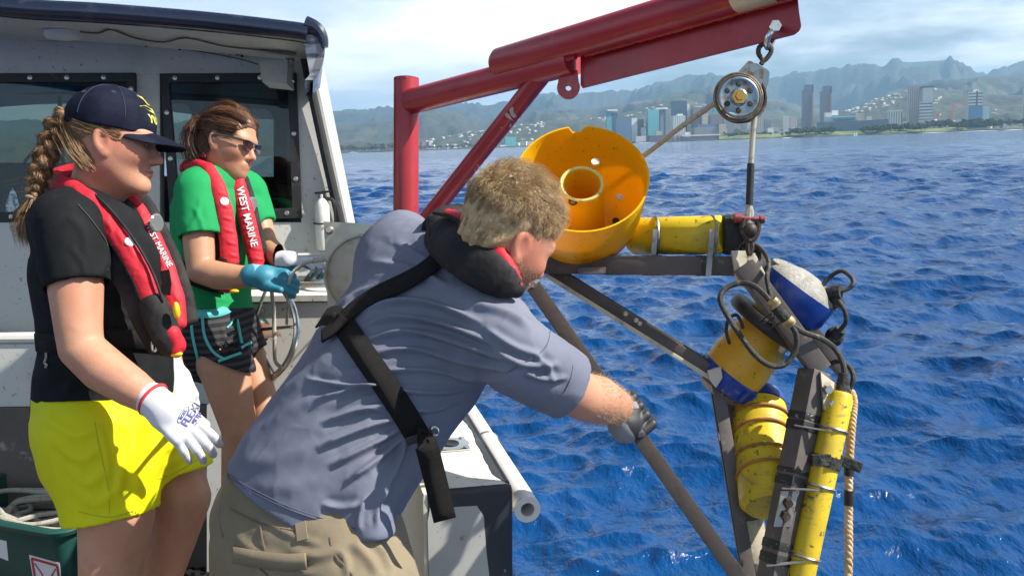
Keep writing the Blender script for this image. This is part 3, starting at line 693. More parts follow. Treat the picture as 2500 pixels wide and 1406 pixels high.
# ================================================================== materials of the boat
m_white = M('boat_white_paint', (.54, .53, .49), .5, layers=[((.32, .29, .24), 3.0, .5, .74, .6), ((.10, .09, .08), (60, 60, 60), .63, .67, .7), ((.2, .17, .13), 14, .66, .74, .5)], bump=[(14, .12, .004)], rvar=.12)
m_white2 = M('gunwale_white_paint', (.74, .72, .64), .5, layers=[((.42, .38, .3), 5.0, .58, .74, .5), ((.15, .13, .1), 40, .64, .69, .8)], bump=[(20, .12, .003)])
m_greyw = M('end_shade_and_lid_grey', (.47, .47, .43), .55, layers=[((.36, .35, .31), 4, .45, .7, .7), ((.16, .15, .13), 30, .66, .7, .7)], bump=[(18, .1, .003)])  # grey holds the shade of the bulwark's near end; box lid shares it
m_navy = M('navy_gelcoat', (.008, .014, .035), .22, layers=[((.05, .06, .09), 12, .55, .75, .5)], bump=[(25, .12, .004)], coat=.3)
m_black = M('black_rubber', (.012, .012, .013), .55, layers=[((.05, .05, .05), 20, .55, .72, .6)], bump=[(60, .1, .002)])
m_blackp = M('worn_black_paint', (.018, .02, .022), .4, layers=[((.45, .43, .38), 14, .66, .70, .9), ((.08, .08, .08), 6, .5, .7, .5)], bump=[(25, .25, .004)])
m_wood = M('wood_core', (.35, .26, .15), .8, layers=[((.12, .1, .08), 14, .45, .7, .7)], bump=[(30, .4, .004)])
m_deck = M('deck_nonskid', (.12, .10, .085), .85, layers=[((.07, .065, .06), 3, .45, .7, .8), ((.36, .32, .26), 11, .62, .72, .8)], bump=[(70, .3, .004)])
m_steel = M('stainless_steel', (.62, .61, .58), .22, 1.0, layers=[((.4, .34, .27), 18, .6, .75, .5)], rvar=.1)
m_alu = M('dull_aluminium', (.45, .44, .37), .42, .75, layers=[((.30, .29, .24), 6, .4, .7, .7), ((.18, .14, .09), 24, .62, .7, .6)], bump=[(60, .08, .002)], rvar=.12)
m_bolt = M('bolt_metal', (.5, .48, .44), .35, .9)
m_rope = M('white_rope', (.66, .62, .52), .9, layers=[((.3, .26, .2), 60, .55, .66, .6)], bump=[((240, 240, 90), .8, .003, 'w')])
m_plast = M('white_plastic', (.72, .71, .66), .4, layers=[((.5, .47, .4), 10, .55, .75, .5)])
m_wire = M('brown_wire', (.11, .08, .05), .6)
gm = bpy.data.materials.new('tinted_pane'); gm.use_nodes = True; t = gm.node_tree; t.nodes.remove(t.nodes['Principled BSDF'])
tr_ = t.nodes.new('ShaderNodeBsdfTransparent'); tr_.inputs[0].default_value = (.46, .52, .48, 1); gl = t.nodes.new('ShaderNodeBsdfGlossy'); gl.inputs['Roughness'].default_value = .02; gl.inputs[0].default_value = (.8, .85, .9, 1)
fr = t.nodes.new('ShaderNodeFresnel'); fr.inputs[0].default_value = 1.55; mx = t.nodes.new('ShaderNodeMixShader'); t.links.new(fr.outputs[0], mx.inputs[0]); t.links.new(tr_.outputs[0], mx.inputs[1]); t.links.new(gl.outputs[0], mx.inputs[2]); t.links.new(mx.outputs[0], t.nodes['Material Output'].inputs[0])
m_int = M('cabin_inside', (.09, .09, .085), .7, layers=[((.04, .04, .04), 3, .4, .7, .7)])
# ================================================================== boat
boat = thing('work_boat', 'white and navy work boat with a cabin, bulwark and open stern deck', 'boat', B(0, 2.0, DECK))
# deck and hull
gx0, gy0 = toB(onZ(1250, 1185, -.83))[:2]; gdir = nrm(V(-.161, .71))           # outer edge of the bulwark, running forward
def gw(s, o, z):                                                            # s metres forward of the near end, o inboard
    p = V(gx0, gy0) + gdir * s + V(-gdir[1], gdir[0]) * o; return B(p[0], p[1], z)
dk = [B(-3.2, -1.6, DECK), B(*(V(gx0, gy0) - gdir * 3.9), DECK), gw(6.2, 0.02, DECK), B(-3.2, 8.0, DECK)]
part('deck', G().prism(dk, -BU * .06), m_deck, boat, 0)
hu = [B(-3.2, -1.62, DECK - .062), B(*(V(gx0, gy0) - gdir * 3.92), DECK - .062), gw(6.2, -.01, DECK - .062), B(-3.2, 8.0, DECK - .062)]
part('hull', G().prism(hu, -BU * 1.3), m_navy, boat, 0)
# bulwark (gunwale)
TOPZ = -.83
def slab(s0, s1, o0, o1, z0, z1, bev=0):
    a, b_, c_, d_ = gw(s0, o0, z0), gw(s1, o0, z0), gw(s1, o1, z0), gw(s0, o1, z0)
    cc = (a + c_) / 2 + BU * (z1 - z0) / 2; x = nrm(b_ - a); y = nrm(d_ - a); return G().box(cc, x, y, BU, np.linalg.norm(b_ - a) / 2, np.linalg.norm(d_ - a) / 2, (z1 - z0) / 2, bev)
bw = part('bulwark', slab(0, 4.2, 0, .225, DECK, TOPZ, .018), m_white2, boat)
# near end: panel greyed to carry its shade, painted black border, top border strips (thin coats, slightly proud)
def endp(o, z, s=-.002): return gw(s, o, z)
pg = [(.207, DECK), (.212, -.9), (.206, -.868), (.09, -.872), (.073, -.9), (.066, -1.0), (.055, -1.1), (.048, -1.16), (.062, -1.22), (.04, -1.30), (.05, -1.4), (.03, DECK)]
edge = slab(-.004, .026, -.003, .214, DECK - .002, TOPZ + .002, .016)
part('end_border', edge, m_blackp, bw)
part('end_panel', G().prism([endp(o, z, -.0038) for o, z in pg], (gw(-.002, 0, 0) - gw(0, 0, 0))), m_greyw, bw, 0)
def tops(o, s, z=TOPZ): return gw(s, o, z)
tr2 = random.Random(2); inner = [(.026 + .004 * math.sin(k * .23) + tr2.uniform(-.003, .003), k * .022) for k in range(185)]
part('top_border', G().prism([tops(.012, .03, TOPZ + .0004), tops(.012, 4.1, TOPZ + .0004)] + [tops(o, s, TOPZ + .0004) for o, s in inner[::-1] if s > .05], BU * .0016), m_blackp, bw, 0)
part('edge_paint', slab(.026, 4.15, -.002, .012, TOPZ - .05, TOPZ + .0015, .008), m_blackp, bw)
fp = [gw(s, -.045, TOPZ - .075) for s in (.02, 4.2)]
fr_ = part('rub_rail', G().lathe([(.018, 0), (.034, 0), (.034, np.linalg.norm(fp[1] - fp[0])), (.018, np.linalg.norm(fp[1] - fp[0]))], fp[0], fp[1] - fp[0], 28, closed=True), m_plast, boat)
for s in (.55, 1.7, 2.8): part('rail_clamp', G().torus(gw(s, -.045, TOPZ - .075), fp[1] - fp[0], .036, .004, 24, 6), m_steel, fr_)
# rod-holder plate on the bulwark
pc = onZ(1098, 1085, TOPZ + .004); ax, ay = nrm(gw(1, 0, 0) - gw(0, 0, 0)), nrm(gw(0, 1, 0) - gw(0, 0, 0))
pl = part('socket_plate', G().lathe([(.022, .0), (.022, .004), (.055, .004)], pc, BU, 28).box(pc + ay * .0, ax, ay, BU, .052, .05, .0022), m_steel, boat)
part('socket_hole', G().lathe([(.0005, .0052), (.021, .0052), (.024, .0070), (.0265, .0052)], pc, BU, 28), m_black, pl)
for i in (-1, 1):
    for j in (-1, 1): part('screw', G().lathe([(.006, .004), (.006, .0065), (.0008, .0068)], pc + ax * .04 * i + ay * .038 * j, BU, 12), m_bolt, pl)

# ------------------------------------------------------------------ cabin aft wall
def wd(px): return 3.60 + .17 * px / 800.0                                   # depth of the wall under a photo column
def wp(px, py, off=0.0): return P(px, py, wd(px) - off)
def wallquad(poly, th, off): 
    a = [wp(x, y, off) for x, y in poly]; return G().prism(a, fw * th)
W1 = (-230, 330, 180, 545); W2 = (390, 736, 180, 540)
strips = [[(-700, -20), (746, 60), (746, 182), (-700, 182)], [(-700, 182), (-230, 182), (-230, 545), (-700, 545)], [(330, 182), (390, 182), (390, 543), (350, 543)],
          [(718, 182), (752, 182), (836, 545), (736, 545)], [(-700, 543), (836, 543), (905, 900), (-700, 900)]]
g = G()
for s in strips: g.prism([wp(x, y) for x, y in s], fw * .05)
part('cabin_wall', g, m_white, boat, 0)
part('lower_wall', G().prism([wp(-700, 900), wp(905, 900), wp(1000, 1420), wp(-700, 1420)], fw * .05), m_white, boat, 0)
for nm, (x0, x1, y0, y1), q in (('w', W1, 0), ('w', W2, 14)):
    o4 = [(x0, y0), (x1 - q, y0 - 2), (x1, y1 - 8), (x0 + q * 1.8 + (0 if q else 0), y1)]
    i4 = [(x0 + 22, y0 + 22), (x1 - q - 20, y0 + 20), (x1 - 22, y1 - 32), (x0 + q * 1.8 + 22, y1 - 24)]
    fg = G()
    for k in range(4):
        k2 = (k + 1) % 4; fg.prism([wp(*o4[k], .014), wp(*o4[k2], .014), wp(*i4[k2], .014), wp(*i4[k], .014)], fw * .02)
    wf = part('window_frame', fg, m_black, boat, 0)
    part('pane', G().prism([wp(*a, .006) for a in i4], fw * .005), gm, wf, 0)
    for k in range(4):
        k2 = (k + 1) % 4; a, b_ = np.array(o4[k]) * .5 + np.array(i4[k]) * .5, np.array(o4[k2]) * .5 + np.array(i4[k2]) * .5
        nb = max(2, int(np.linalg.norm(b_ - a) / 88))
        for j in range(nb):
            c = wp(*(a + (b_ - a) * (j + .25) / nb), .014); part('bolt', G().lathe([(.0105, 0), (.009, .003), (.0008, .0045)], c, -fw, 10), m_bolt, wf)
# cabin inside: dark far wall with windows open to the sea
def ip(px, py, D=5.5): return P(px, py, D)
g = G(); wins = [(-330, 190, 228, 412), (300, 468, 250, 430), (520, 668, 262, 432)]
xs = [-800] + [q for w in wins for q in w[:2]] + [700]
for k in range(0, len(xs) - 1, 2): g.prism([ip(xs[k], 60), ip(xs[k + 1], 60), ip(xs[k + 1], 620), ip(xs[k], 620)], fw * .04)
for x0, x1, y0, y1 in wins:
    g.prism([ip(x0, 60), ip(x1, 60), ip(x1, y0 + 26), ip(x1 - 10, y0 + 8), ip(x1 - 30, y0), ip(x0 + 30, y0), ip(x0 + 10, y0 + 8), ip(x0, y0 + 26)], fw * .04); g.prism([ip(x0, y1), ip(x1, y1), ip(x1, 620), ip(x0, 620)], fw * .04)
g.prism([ip(-800, 620), ip(700, 620), wp(790, 900, -.06), wp(-690, 900, -.06)], -BU * .03)
g.prism([ip(700, 60), ip(700, 620), wp(800, 640, -.06), wp(740, 130, -.06)], BR * .03)
part('cabin_interior', g, m_int, boat, 0)
g = G(); g.tube(curve(PP([(60, 395, 5.2), (150, 290, 4.9), (200, 240, 4.7)]), 6), .008, 6); g.tube(PP([(145, 235, 5.3), (155, 420, 5.3)]), .012, 6)
part('wiper_arm', g, m_black, boat)
g = G(); g.box(P(-40, 480, 4.9), BR, BF, BU, .55, .2, .18, .05); part('dashboard', g, m_black, boat)
sk = G(); c = wp(30, 500, .02); sk.prism([wp(18, 540, .009), wp(14, 500, .009), wp(24, 470, .009), wp(30, 458, .009), wp(38, 470, .009), wp(48, 505, .009), wp(44, 545, .009), wp(34, 510, .009), wp(26, 546, .009)], fw * .002)
part('window_decal', sk, M('pale_decal', (.5, .6, .62), .5, layers=[((.1, .16, .18), 90, .5, .56, .9)]), boat, 0)
# slanted corner trim, inner white strip and side wall
part('corner_trim', G().tube(curve(PP([(741, 112, 3.70), (752, 180, 3.715), (795, 380, 3.735), (832, 545, 3.745), (880, 760, 3.76), (905, 900, 3.77)]), 16), .020, 10), m_black, boat)
part('side_wall', G().prism([P(752, 150, 3.79), P(838, 548, 3.79), P(905, 900, 3.80), P(925, 900, 5.8), P(860, 548, 5.8), P(780, 150, 5.8)][::-1], BR * .02), m_white, boat, 0)
# ------------------------------------------------------------------ roof
fe = [(-760, -50, 2.86), (-350, -28, 2.93), (0, 26, 3.00), (250, 42, 3.05), (500, 62, 3.10), (700, 84, 3.14), (752, 92, 3.15)]
we = [(-760, 60, 3.52), (-350, 78, 3.55), (0, 98, 3.62), (250, 106, 3.66), (500, 128, 3.71), (700, 146, 3.75), (752, 150, 3.76)]
FE, WE = curve(PP(fe), 30), curve(PP(we), 30); BE = FE + (WE - FE) * 5.2 + BU * -.05
v = np.concatenate([FE, WE, BE, BE + BU * .07, WE + BU * .09, FE + BU * .045]); n = 30
part('roof', (v, [(r * n + j, r * n + j + 1, ((r + 1) % 6) * n + j + 1, ((r + 1) % 6) * n + j) for r in range(6) for j in range(n - 1)]), m_white, boat, 40)
part('roof_edge_roll', G().tube(FE + BU * .012, .034, 16), m_navy, boat)
# rounded roof side: a shell swept fore and aft
sp = curve(PP([(748, 66, 3.15), (772, 74, 3.15), (788, 96, 3.15), (793, 125, 3.15), (788, 155, 3.15), (777, 182, 3.15), (765, 196, 3.15)]), 18)
dv = nrm(WE[-1] - FE[-1]); vv = np.concatenate([sp - dv * .0, sp + dv * 2.6, sp + dv * 2.6 - BR * .03, sp - BR * .03]); k = 18
part('roof_side', (vv, [(r * k + j, r * k + j + 1, ((r + 1) % 4) * k + j + 1, ((r + 1) % 4) * k + j) for r in range(4) for j in range(k - 1)]), M('scuffed_gelcoat', (.4, .41, .43), .25, layers=[((.03, .035, .05), (4, 4, 26), .45, .62, .9), ((.1, .08, .05), 30, .62, .68, .8)], coat=.3), boat, 60)
part('roof_side_end', G().prism(list(sp) + [P(757, 186, 3.15), P(744, 112, 3.15)], dv * .02), bpy.data.materials['scuffed_gelcoat'], boat, 0)
part('roof_side_cap', G().tube(sp[:9] + UP * .004, np.linspace(.034, .012, 9), 10), m_navy, boat)
def ceil(px, t_):                                                            # point on the ceiling, t from front edge to wall
    X = [q[0] for q in fe]; y0, d0 = np.interp(px, X, [q[1] for q in fe]), np.interp(px, X, [q[2] for q in fe]); y1, d1 = np.interp(px, X, [q[1] for q in we]), np.interp(px, X, [q[2] for q in we])
    a, b_ = P(px, y0, d0), P(px, y1, d1); return a + (b_ - a) * t_
c = ceil(152, .55); part('dome_light', G().lathe([(.062, .0), (.064, -.012), (.058, -.028), (.03, -.034), (.0005, -.035)], c, BU, 30), m_plast, boat)
def wire(pts, nm='wire'): part(nm, G().tube(curve([ceil(*q) - BU * .006 for q in pts], 30), .0035, 6), m_wire, boat)
wire([(195, .5), (240, .52), (272, .35), (330, .6), (400, .66), (455, .42), (540, .6), (620, .62), (700, .58), (722, .62)])
g = G().tube(curve([wp(x, y, .012) for x, y in ((-100, 90), (0, 92), (110, 98), (240, 102), (350, 110), (430, 118), (520, 132), (590, 146), (630, 158))], 30), .003, 6); part('wire', g, m_wire, boat)
for px, py in ((350, 107), (432, 115), (584, 132)):
    c = wp(px, py, .012); part('wire_clip', G().box(c, BR, BF, BU, .014, .006, .006, .001).box(c - BU * .006 + BR * .011, BR, BF, BU, .003, .008, .007), m_black, boat)
# loudspeaker on the wall
sp_ = part('wall_speaker', G().prism([P(632, 152, 3.5), P(702, 146, 3.52), P(700, 206, 3.50), P(640, 200, 3.48)], fw * .11), M('pale_plastic', (.5, .5, .46), .5, layers=[((.36, .35, .31), 20, .5, .7, .5)]), boat, 0)
part('bracket', G().tube(PP([(700, 146, 3.56), (716, 142, 3.6), (714, 200, 3.6), (700, 190, 3.56)]), .008, 6), m_steel, sp_)
# fire extinguisher bottle on the wall by the corner
ex = part('extinguisher_bottle', G().lathe([(.001, -.20), (.026, -.2), (.031, -.185), (.031, -.02), (.022, .0), (.012, .012), (.012, .03), (.001, .03)], wp(786, 492, .045), BU, 20), m_plast, boat)
g = G(); a = wp(786, 484, .045); g.box(a + BU * .012, BR, BF, BU, .012, .012, .012, .003); g.beam(a + BU * .02 - BR * .03, a + BU * .028 + BR * .035, .009, .009); g.tube(curve([a + BR * .01, a + BR * .05 - BU * .02, a + BR * .055 - BU * .15], 10), .008, 8)
part('valve', g, m_black, ex)
part('band', G().torus(wp(786, 545, .045), BU, .033, .004, 20, 6), m_black, ex)
# ------------------------------------------------------------------ locker / console under the window, with the wheel
CD = 3.36
con = part('console', G().prism([P(505, 742, CD), P(1010, 735, CD), P(1060, 1420, CD), P(505, 1420, CD)], BF * .32), m_white, boat, 0)
tp = [P(505, 738, CD - .02), P(1012, 733, CD - .02)]; part('console_top', G().prism([tp[0], tp[1], tp[1] + BF * .36, tp[0] + BF * .36], BU * .022), m_white2, con, 0)
part('mount_plate', G().lathe([(.0008, .03), (.05, .03), (.058, .02), (.06, .0)], P(622, 806, CD), -BF, 30), M('dark_green_metal', (.02, .04, .03), .4, .6), con)
for dx, dy in ((-34, 28), (18, -48), (20, 52), (-30, -40)): part('bolt', G().lathe([(.0008, .012), (.009, .012), (.011, 0)], P(622 + dx, 806 + dy, CD), -BF, 10), m_bolt, con)
g = G()
for x in (622, 642): g.box(P(x, 690, 3.5), BR, BF, BU, .018, .02, .055, .004)
part('cleat_post', g, M('bronze_post', (.10, .085, .06), .5, .3), con)
part('tackle_box', G().box(P(735, 704, 3.58), BR, BF, BU, .115, .07, .034, .004), m_steel, con); part('tackle_box_lid', G().box(P(735, 682, 3.58), BR, BF, BU, .119, .074, .004, .002), m_steel, con)
part('white_cap', G().box(P(783, 724, 3.45), BR, BF, BU, .024, .02, .018, .004), m_plast, con)
bench = part('bench', G().prism([P(-500, 842, 3.42), P(505, 838, 3.42), P(505, 985, 3.42), P(-500, 1000, 3.42)], fw * .3), m_white, boat, 0); part('bench_lip', G().tube(PP([(-500, 828, 3.43), (505, 822, 3.43)]), .022, 10), m_white2, bench)
part('dark_step', G().prism([P(-500, 1003, 3.40), P(505, 988, 3.40), P(505, 1420, 3.40), P(-500, 1420, 3.40)], fw * .3), m_deck, boat, 0)
# hand wheel
hub = P(612, 806, 3.20); wa = nrm(-fw * .92 - RT * .35 + UP * .08); hw = thing('hand_wheel', 'stainless spoked hand wheel on the white console', 'wheel', hub - BU * .2)
part('rim', G().torus(hub, wa, .192, .011, 60, 10), m_steel, hw); x_, y_, _ = frame(wa, BU)
for a in (rad(72), rad(8), rad(-50), rad(140), rad(205)):
    part('spoke', G().cyl(hub + .03 * (math.cos(a) * x_ + math.sin(a) * y_), hub + .19 * (math.cos(a) * x_ + math.sin(a) * y_), .006, 10), m_steel, hw)
part('hub', G().lathe([(.001, .03), (.014, .03), (.02, .022), (.034, .018), (.034, -.02), (.02, -.15), (.001, -.15)], hub, wa, 24), M('copper_hub', (.55, .26, .14), .35, .8, layers=[((.5, .48, .44), 30, .5, .6, .6)]), hw)
# ------------------------------------------------------------------ line hauler: metal plate with a dished drum
PD = 2.75; hp = [(790, 541), (962, 549), (1010, 760), (800, 748)]
hl = thing('line_hauler', 'dull metal plate with a dished round drum beside the console', 'winch', onZ(880, 1406, DECK))
part('face_plate', G().prism([P(x, y, PD) for x, y in hp], fw * .012), m_alu, hl, 0)
part('drum', G().lathe([(.001, .012), (.1, .014), (.116, .01), (.119, .018), (.125, .018), (.127, .0)], P(893, 672, PD - .002), -fw, 48, hint=UP), M('worn_drum', (.36, .33, .26), .5, .5, layers=[((.2, .17, .12), 20, .5, .66, .7), ((.45, .43, .36), 5, .4, .6, .6)]), hl)
for x, y in ((804, 562), (946, 566)): part('bolt', G().lathe([(.001, .012), (.008, .012), (.012, .004), (.014, 0)], P(x, y, PD - .001), -fw, 12), m_bolt, hl)
part('stand', G().prism([P(830, 745, PD + .05), P(1000, 755, PD + .05), P(1040, 1420, PD + .25), P(860, 1420, PD + .25)], fw * .08), m_alu, hl, 0)
for y in (622, 628): part('guide_rod', G().cyl(P(728 if y < 625 else 764, y + 1, PD + .05), P(800, y, PD + .05), .006, 10), m_plast, hl)
hose = solo('black_hose', G().tube(curve(PP([(742, 700, 3.55), (760, 672, 3.5), (790, 650, 3.45), (830, 640, 3.4), (860, 660, 3.4)]), 20), .014, 10), m_black, 'black hose curving out behind the metal hauler plate', 'hose')
# ------------------------------------------------------------------ things on the deck
# green plastic tub with a rope pile
m_bin = M('green_plastic', (.012, .06, .05), .35, layers=[((.02, .1, .085), 3, .4, .7, .6)], bump=[(40, .1, .002)])
bc = onZ(150, 1300, DECK + .36); bx_ = nrm(BR * .95 - BF * .33); by_ = nrm(BF * .95 + BR * .33); BWd, BDp, BHt = .62, .42, .36
fc = bc                                                                      # front right corner of the rim
def bq(u, w_, h): return fc - bx_ * u + by_ * w_ + BU * (h - BHt)
tub = thing('storage_tub', 'dark green plastic tub holding rope, with a fragile sticker', 'tub', bq(BWd / 2, BDp / 2, 0))
def ring(off, h, rr=.05, n=6):
    pts = []
    for (u, w_, a0) in ((rr, rr, -90), (rr, BDp - rr, 0), (BWd - rr, BDp - rr, 90), (BWd - rr, rr, 180)):
        for k in range(n + 1):
            a = rad(a0 + 90 * k / n); r_ = rr + off; pts.append(bq(u - math.cos(a) * r_, w_ + math.sin(a) * r_, h))
    return pts
rings = [ring(-.05, 0.0), ring(-.045, .01), ring(-.004, BHt - .02), ring(-.004, BHt - .006), ring(-.012, BHt - .02), ring(-.052, .02), ring(-.3, .02)]
nr = len(rings[0]); v = np.concatenate(rings[:6])
f = [(r * nr + j, r * nr + (j + 1) % nr, (r + 1) * nr + (j + 1) % nr, (r + 1) * nr + j) for r in range(5) for j in range(nr)] + [tuple(range(nr)), tuple(5 * nr + j for j in range(nr))]
part('tub_body', (v, f), m_bin, tub, 50)
rm = [ring(.0, BHt - .012), ring(.016, BHt - .016), ring(.02, BHt - .002), ring(.012, BHt + .006), ring(-.008, BHt + .004), ring(-.012, BHt - .006)]
v = np.concatenate(rm); part('rim', (v, [(r * nr + j, r * nr + (j + 1) % nr, ((r + 1) % 6) * nr + (j + 1) % nr, ((r + 1) % 6) * nr + j) for r in range(6) for j in range(nr)]), m_bin, tub, 60)
m_stick = M('sticker_white', (.75, .73, .74), .5); m_red = M('sticker_red', (.45, .03, .03), .5); m_inkb = M('ink_dark', (.03, .03, .05), .6)
def fs(u, h, e=.0): return fc - bx_ * u + BU * (h - BHt) - by_ * (e - .045 + .041 * h / BHt)      # point on the sloping front face
s4 = [fs(.035, .245, .002), fs(.16, .255, .002), fs(.165, .075, .002), fs(.045, .06, .002)]
st = part('fragile_sticker', G().prism(s4, -by_ * .001), m_stick, tub, 0)
def sq(a, b_): return (s4[0] * (1 - a) + s4[1] * a) * (1 - b_) + (s4[3] * (1 - a) + s4[2] * a) * b_ - by_ * .0016
g = G()
for a in ((.08, .06, .92, .06), (.92, .06, .92, .94), (.92, .94, .08, .94), (.08, .94, .08, .06)): g.beam(sq(a[0], a[1]), sq(a[2], a[3]), .009, .0012, by_, 0)
for a in ((.15, .14, .38, .36), (.85, .14, .62, .36), (.15, .86, .38, .66), (.85, .86, .62, .66)): g.beam(sq(a[0], a[1]), sq(a[2], a[3]), .005, .0012, by_, 0)
part('sticker_print', g, m_red, st, 0)
def text(body, o, ex, ey, size, mat, parent, nm='lettering', depth=.0005, warp=None, align='CENTER', bold=0.0, name=None):
    """flat lettering: o = anchor, ex/ey = unit directions of reading and up"""
    cu = bpy.data.curves.new('t', 'FONT'); cu.body = body; cu.size = size; cu.align_x = align; cu.align_y = 'CENTER'; cu.extrude = depth; cu.offset = bold; cu.resolution_u = 3
    to = bpy.data.objects.new('t', cu); COL.objects.link(to); bpy.context.view_layer.update()
    me = bpy.data.meshes.new_from_object(to.evaluated_get(bpy.context.evaluated_depsgraph_get())); bpy.data.objects.remove(to); bpy.data.curves.remove(cu)
    if len(me.vertices) == 0: return None
    ez = np.cross(ex, ey); co = np.array([q.co[:] for q in me.vertices])
    w_ = warp(co) if warp else np.asarray(o) + co[:, :1] * ex + co[:, 1:2] * ey + co[:, 2:3] * ez
    fcs = [tuple(p.vertices) for p in me.polygons]; bpy.data.meshes.remove(me)
    return part(nm, (w_, fcs), mat, parent, 0, fix=False)
text('FRAGILE', sq(.5, .5) - by_ * .001, bx_, BU, .034, m_red, st, bold=.0006)
part('paper_label', G().prism([fs(.25, .29, .001), fs(.36, .295, .001), fs(.36, .235, .001), fs(.26, .215, .001)], -by_ * .001), m_stick, tub, 0)
tre = G(); q0 = fc - bx_ * .006 + by_ * .13
for k in range(3):
    h0, w0 = .26 - k * .06, .03 + .012 * k; tre.prism([q0 + BU * (h0 - BHt) - by_ * 0, q0 + BU * (h0 - .08 - BHt) - by_ * w0, q0 + BU * (h0 - .08 - BHt) + by_ * w0], bx_ * .008)
part('tree_mark', tre, m_inkb, tub, 0)
rp = thing('rope_pile', 'loose coils of off-white rope heaped in the green tub', 'rope', bq(BWd / 2, BDp / 2, .1))
g_ = np.random.default_rng(4); prev_ = None
for k in range(7):
    pts = []; cu, cw, a0 = .3 + .06 * g_.normal(), .2 + .03 * g_.normal(), g_.random() * 6
    for j in range(26):
        a = a0 + j * .55 * (1 if k % 2 else -1); r_ = .09 + .07 * g_.random(); pts.append(bq(np.clip(cu + r_ * 1.5 * math.cos(a), .05, BWd - .05), np.clip(cw + r_ * math.sin(a), .05, BDp - .05), .2 + .022 * k + .02 * g_.random()))
    part('coil', G().tube(curve(pts, 150), .0085, 7), m_rope, rp)
# rubber mat with square holes, its bars built one by one within the strip that shows
mt_ = thing('rubber_mat', 'black rubber grid mat on the deck beside the tub', 'mat', onZ(420, 1380, DECK))
m0 = toB(onZ(330, 1335, DECK)); m1 = toB(onZ(600, 1406, DECK)); mx0, mx1, my0, my1 = m0[0] - .1, m1[0] + .15, 2.5, 3.32
for k in range(22):
    x = mx0 + (mx1 - mx0) * k / 21; part('bar', G().bbox((x - .007, my0, DECK + .001), (x + .007, my1, DECK + .016)), m_black, mt_, 0)
for k in range(22):
    y = my0 + (my1 - my0) * k / 21; part('bar', G().bbox((mx0 - .006, y - .007, DECK + .002), (mx1 + .006, y + .007, DECK + .0145)), m_black, mt_, 0)
solo('deck_rope', G().tube(curve([onZ(440, 1345, DECK + .03), onZ(480, 1322, DECK + .02), onZ(540, 1297, DECK + .03), onZ(640, 1310, DECK + .02), onZ(720, 1350, DECK + .02)], 30), .009, 8), m_rope, 'thin white rope lying across the deck beside the black mat', 'rope')
solo('boat_fender', G().tube(curve([onZ(480, 1288, DECK + .09), onZ(500, 1280, DECK + .09), onZ(560, 1270, DECK + .09)], 12), [.01, .022, .03, .034, .036, .036, .036, .036, .036, .036, .03, .02], 16), m_plast, 'small white fender lying on deck behind the man', 'fender')
# ================================================================== davit
m_redp = M('red_paint', (.36, .018, .028), .4, layers=[((.22, .010, .022), 5, .42, .68, .6), ((.55, .5, .45), 16, .715, .74, .85), ((.14, .03, .02), 22, .64, .7, .7), ((.50, .13, .13), (9, 9, 3), .58, .74, .55), ((.13, .05, .025), (34, 34, 4), .66, .72, .75)], bump=[(16, .16, .004), (70, .06, .002)], coat=.15, rvar=.1)
def bD(px): return 3.0 / (1 + (px - 990) / 960 * .51)
def bp_(px, py, e=0): return P(px, py, bD(px) - e)
dav = thing('davit', 'red steel davit with boom and brace rising from the bulwark', 'davit', P(987, 1300, 3.0))
part('post', G().tube(curve([P(992, 207, 3.0), P(992, 214, 3.0), P(991, 500, 3.0), P(988, 1290, 3.0)], 12), [.039] + [.042] * 11, 32), m_redp, dav, 50)
pt = part('post_cap', G().lathe([(.001, .004), (.03, .005), (.0405, .001), (.0425, -.012), (.0405, -.02)], P(992, 207, 3.0), BU, 32), m_redp, dav, 60)
part('arm_pipe', G().tube([bp_(1004, 248), bp_(1402, 147)], .0415, 32), m_redp, dav, 50)
part('boom_pipe', G().tube([bp_(1214, 156, .03), bp_(1222, 154, .03), bp_(1426, 95, .03), bp_(1889, -41, .03), bp_(1965, -64, .03)], [.036, .0435, .0435, .0435, .0435], 36), m_redp, dav, 50)
g = G(); pr_ = random.Random(1); q0, q1 = bp_(1225, 190, .045), bp_(1405, 140, .045)
wl = [q0 + (q1 - q0) * k / 40 for k in range(41)]; part('weld', G().tube(wl, [.005 + .003 * pr_.random() for _ in wl], 6), m_redp, dav)
ppl = [(1418, 122), (1700, 45), (1946, -22), (1951, 30), (1956, 62), (1955, 70), (1951, 77), (1944, 82), (1424, 214), (1418, 206)]
part('web_plate', G().prism([bp_(x, y, -.004) for x, y in ppl], fw * .014), m_redp, dav, 0)
q0, q1 = bp_(1430, 136, .02), bp_(1945, -6, .02); wl = [q0 + (q1 - q0) * k / 110 for k in range(111)]
part('weld', G().tube(wl, [.004 + .0035 * pr_.random() for _ in wl], 6), m_redp, dav)
# lifting ear with a hole (ring of quads round the hole)
ear = []; hole = []; c = (1388, 213)
for k in range(28):
    a = k / 28 * 2 * math.pi; x, y = math.cos(a), -math.sin(a); r_ = 28
    px, py = c[0] + x * r_, c[1] - 0 + (-y) * -r_
    if math.sin(a) > 0.0: py = max(py, 178) if abs(x) > .8 else 172
    ear.append(bp_(px, py, .008)); hole.append(bp_(c[0] + 7 * x, c[1] + 2 + 7 * y, .008))
v = np.array(ear + hole); v2 = np.concatenate([v, v + fw * .014]); n = 28
f = [(i, (i + 1) % n, n + (i + 1) % n, n + i) for i in range(n)] + [(2 * n + i, 3 * n + i, 3 * n + (i + 1) % n, 2 * n + (i + 1) % n) for i in range(n)] + [(i, 2 * n + i, 2 * n + (i + 1) % n, (i + 1) % n) for i in range(n)] + [(n + i, n + (i + 1) % n, 3 * n + (i + 1) % n, 3 * n + i) for i in range(n)]
part('lifting_ear', (v2, f), m_redp, dav, 0)
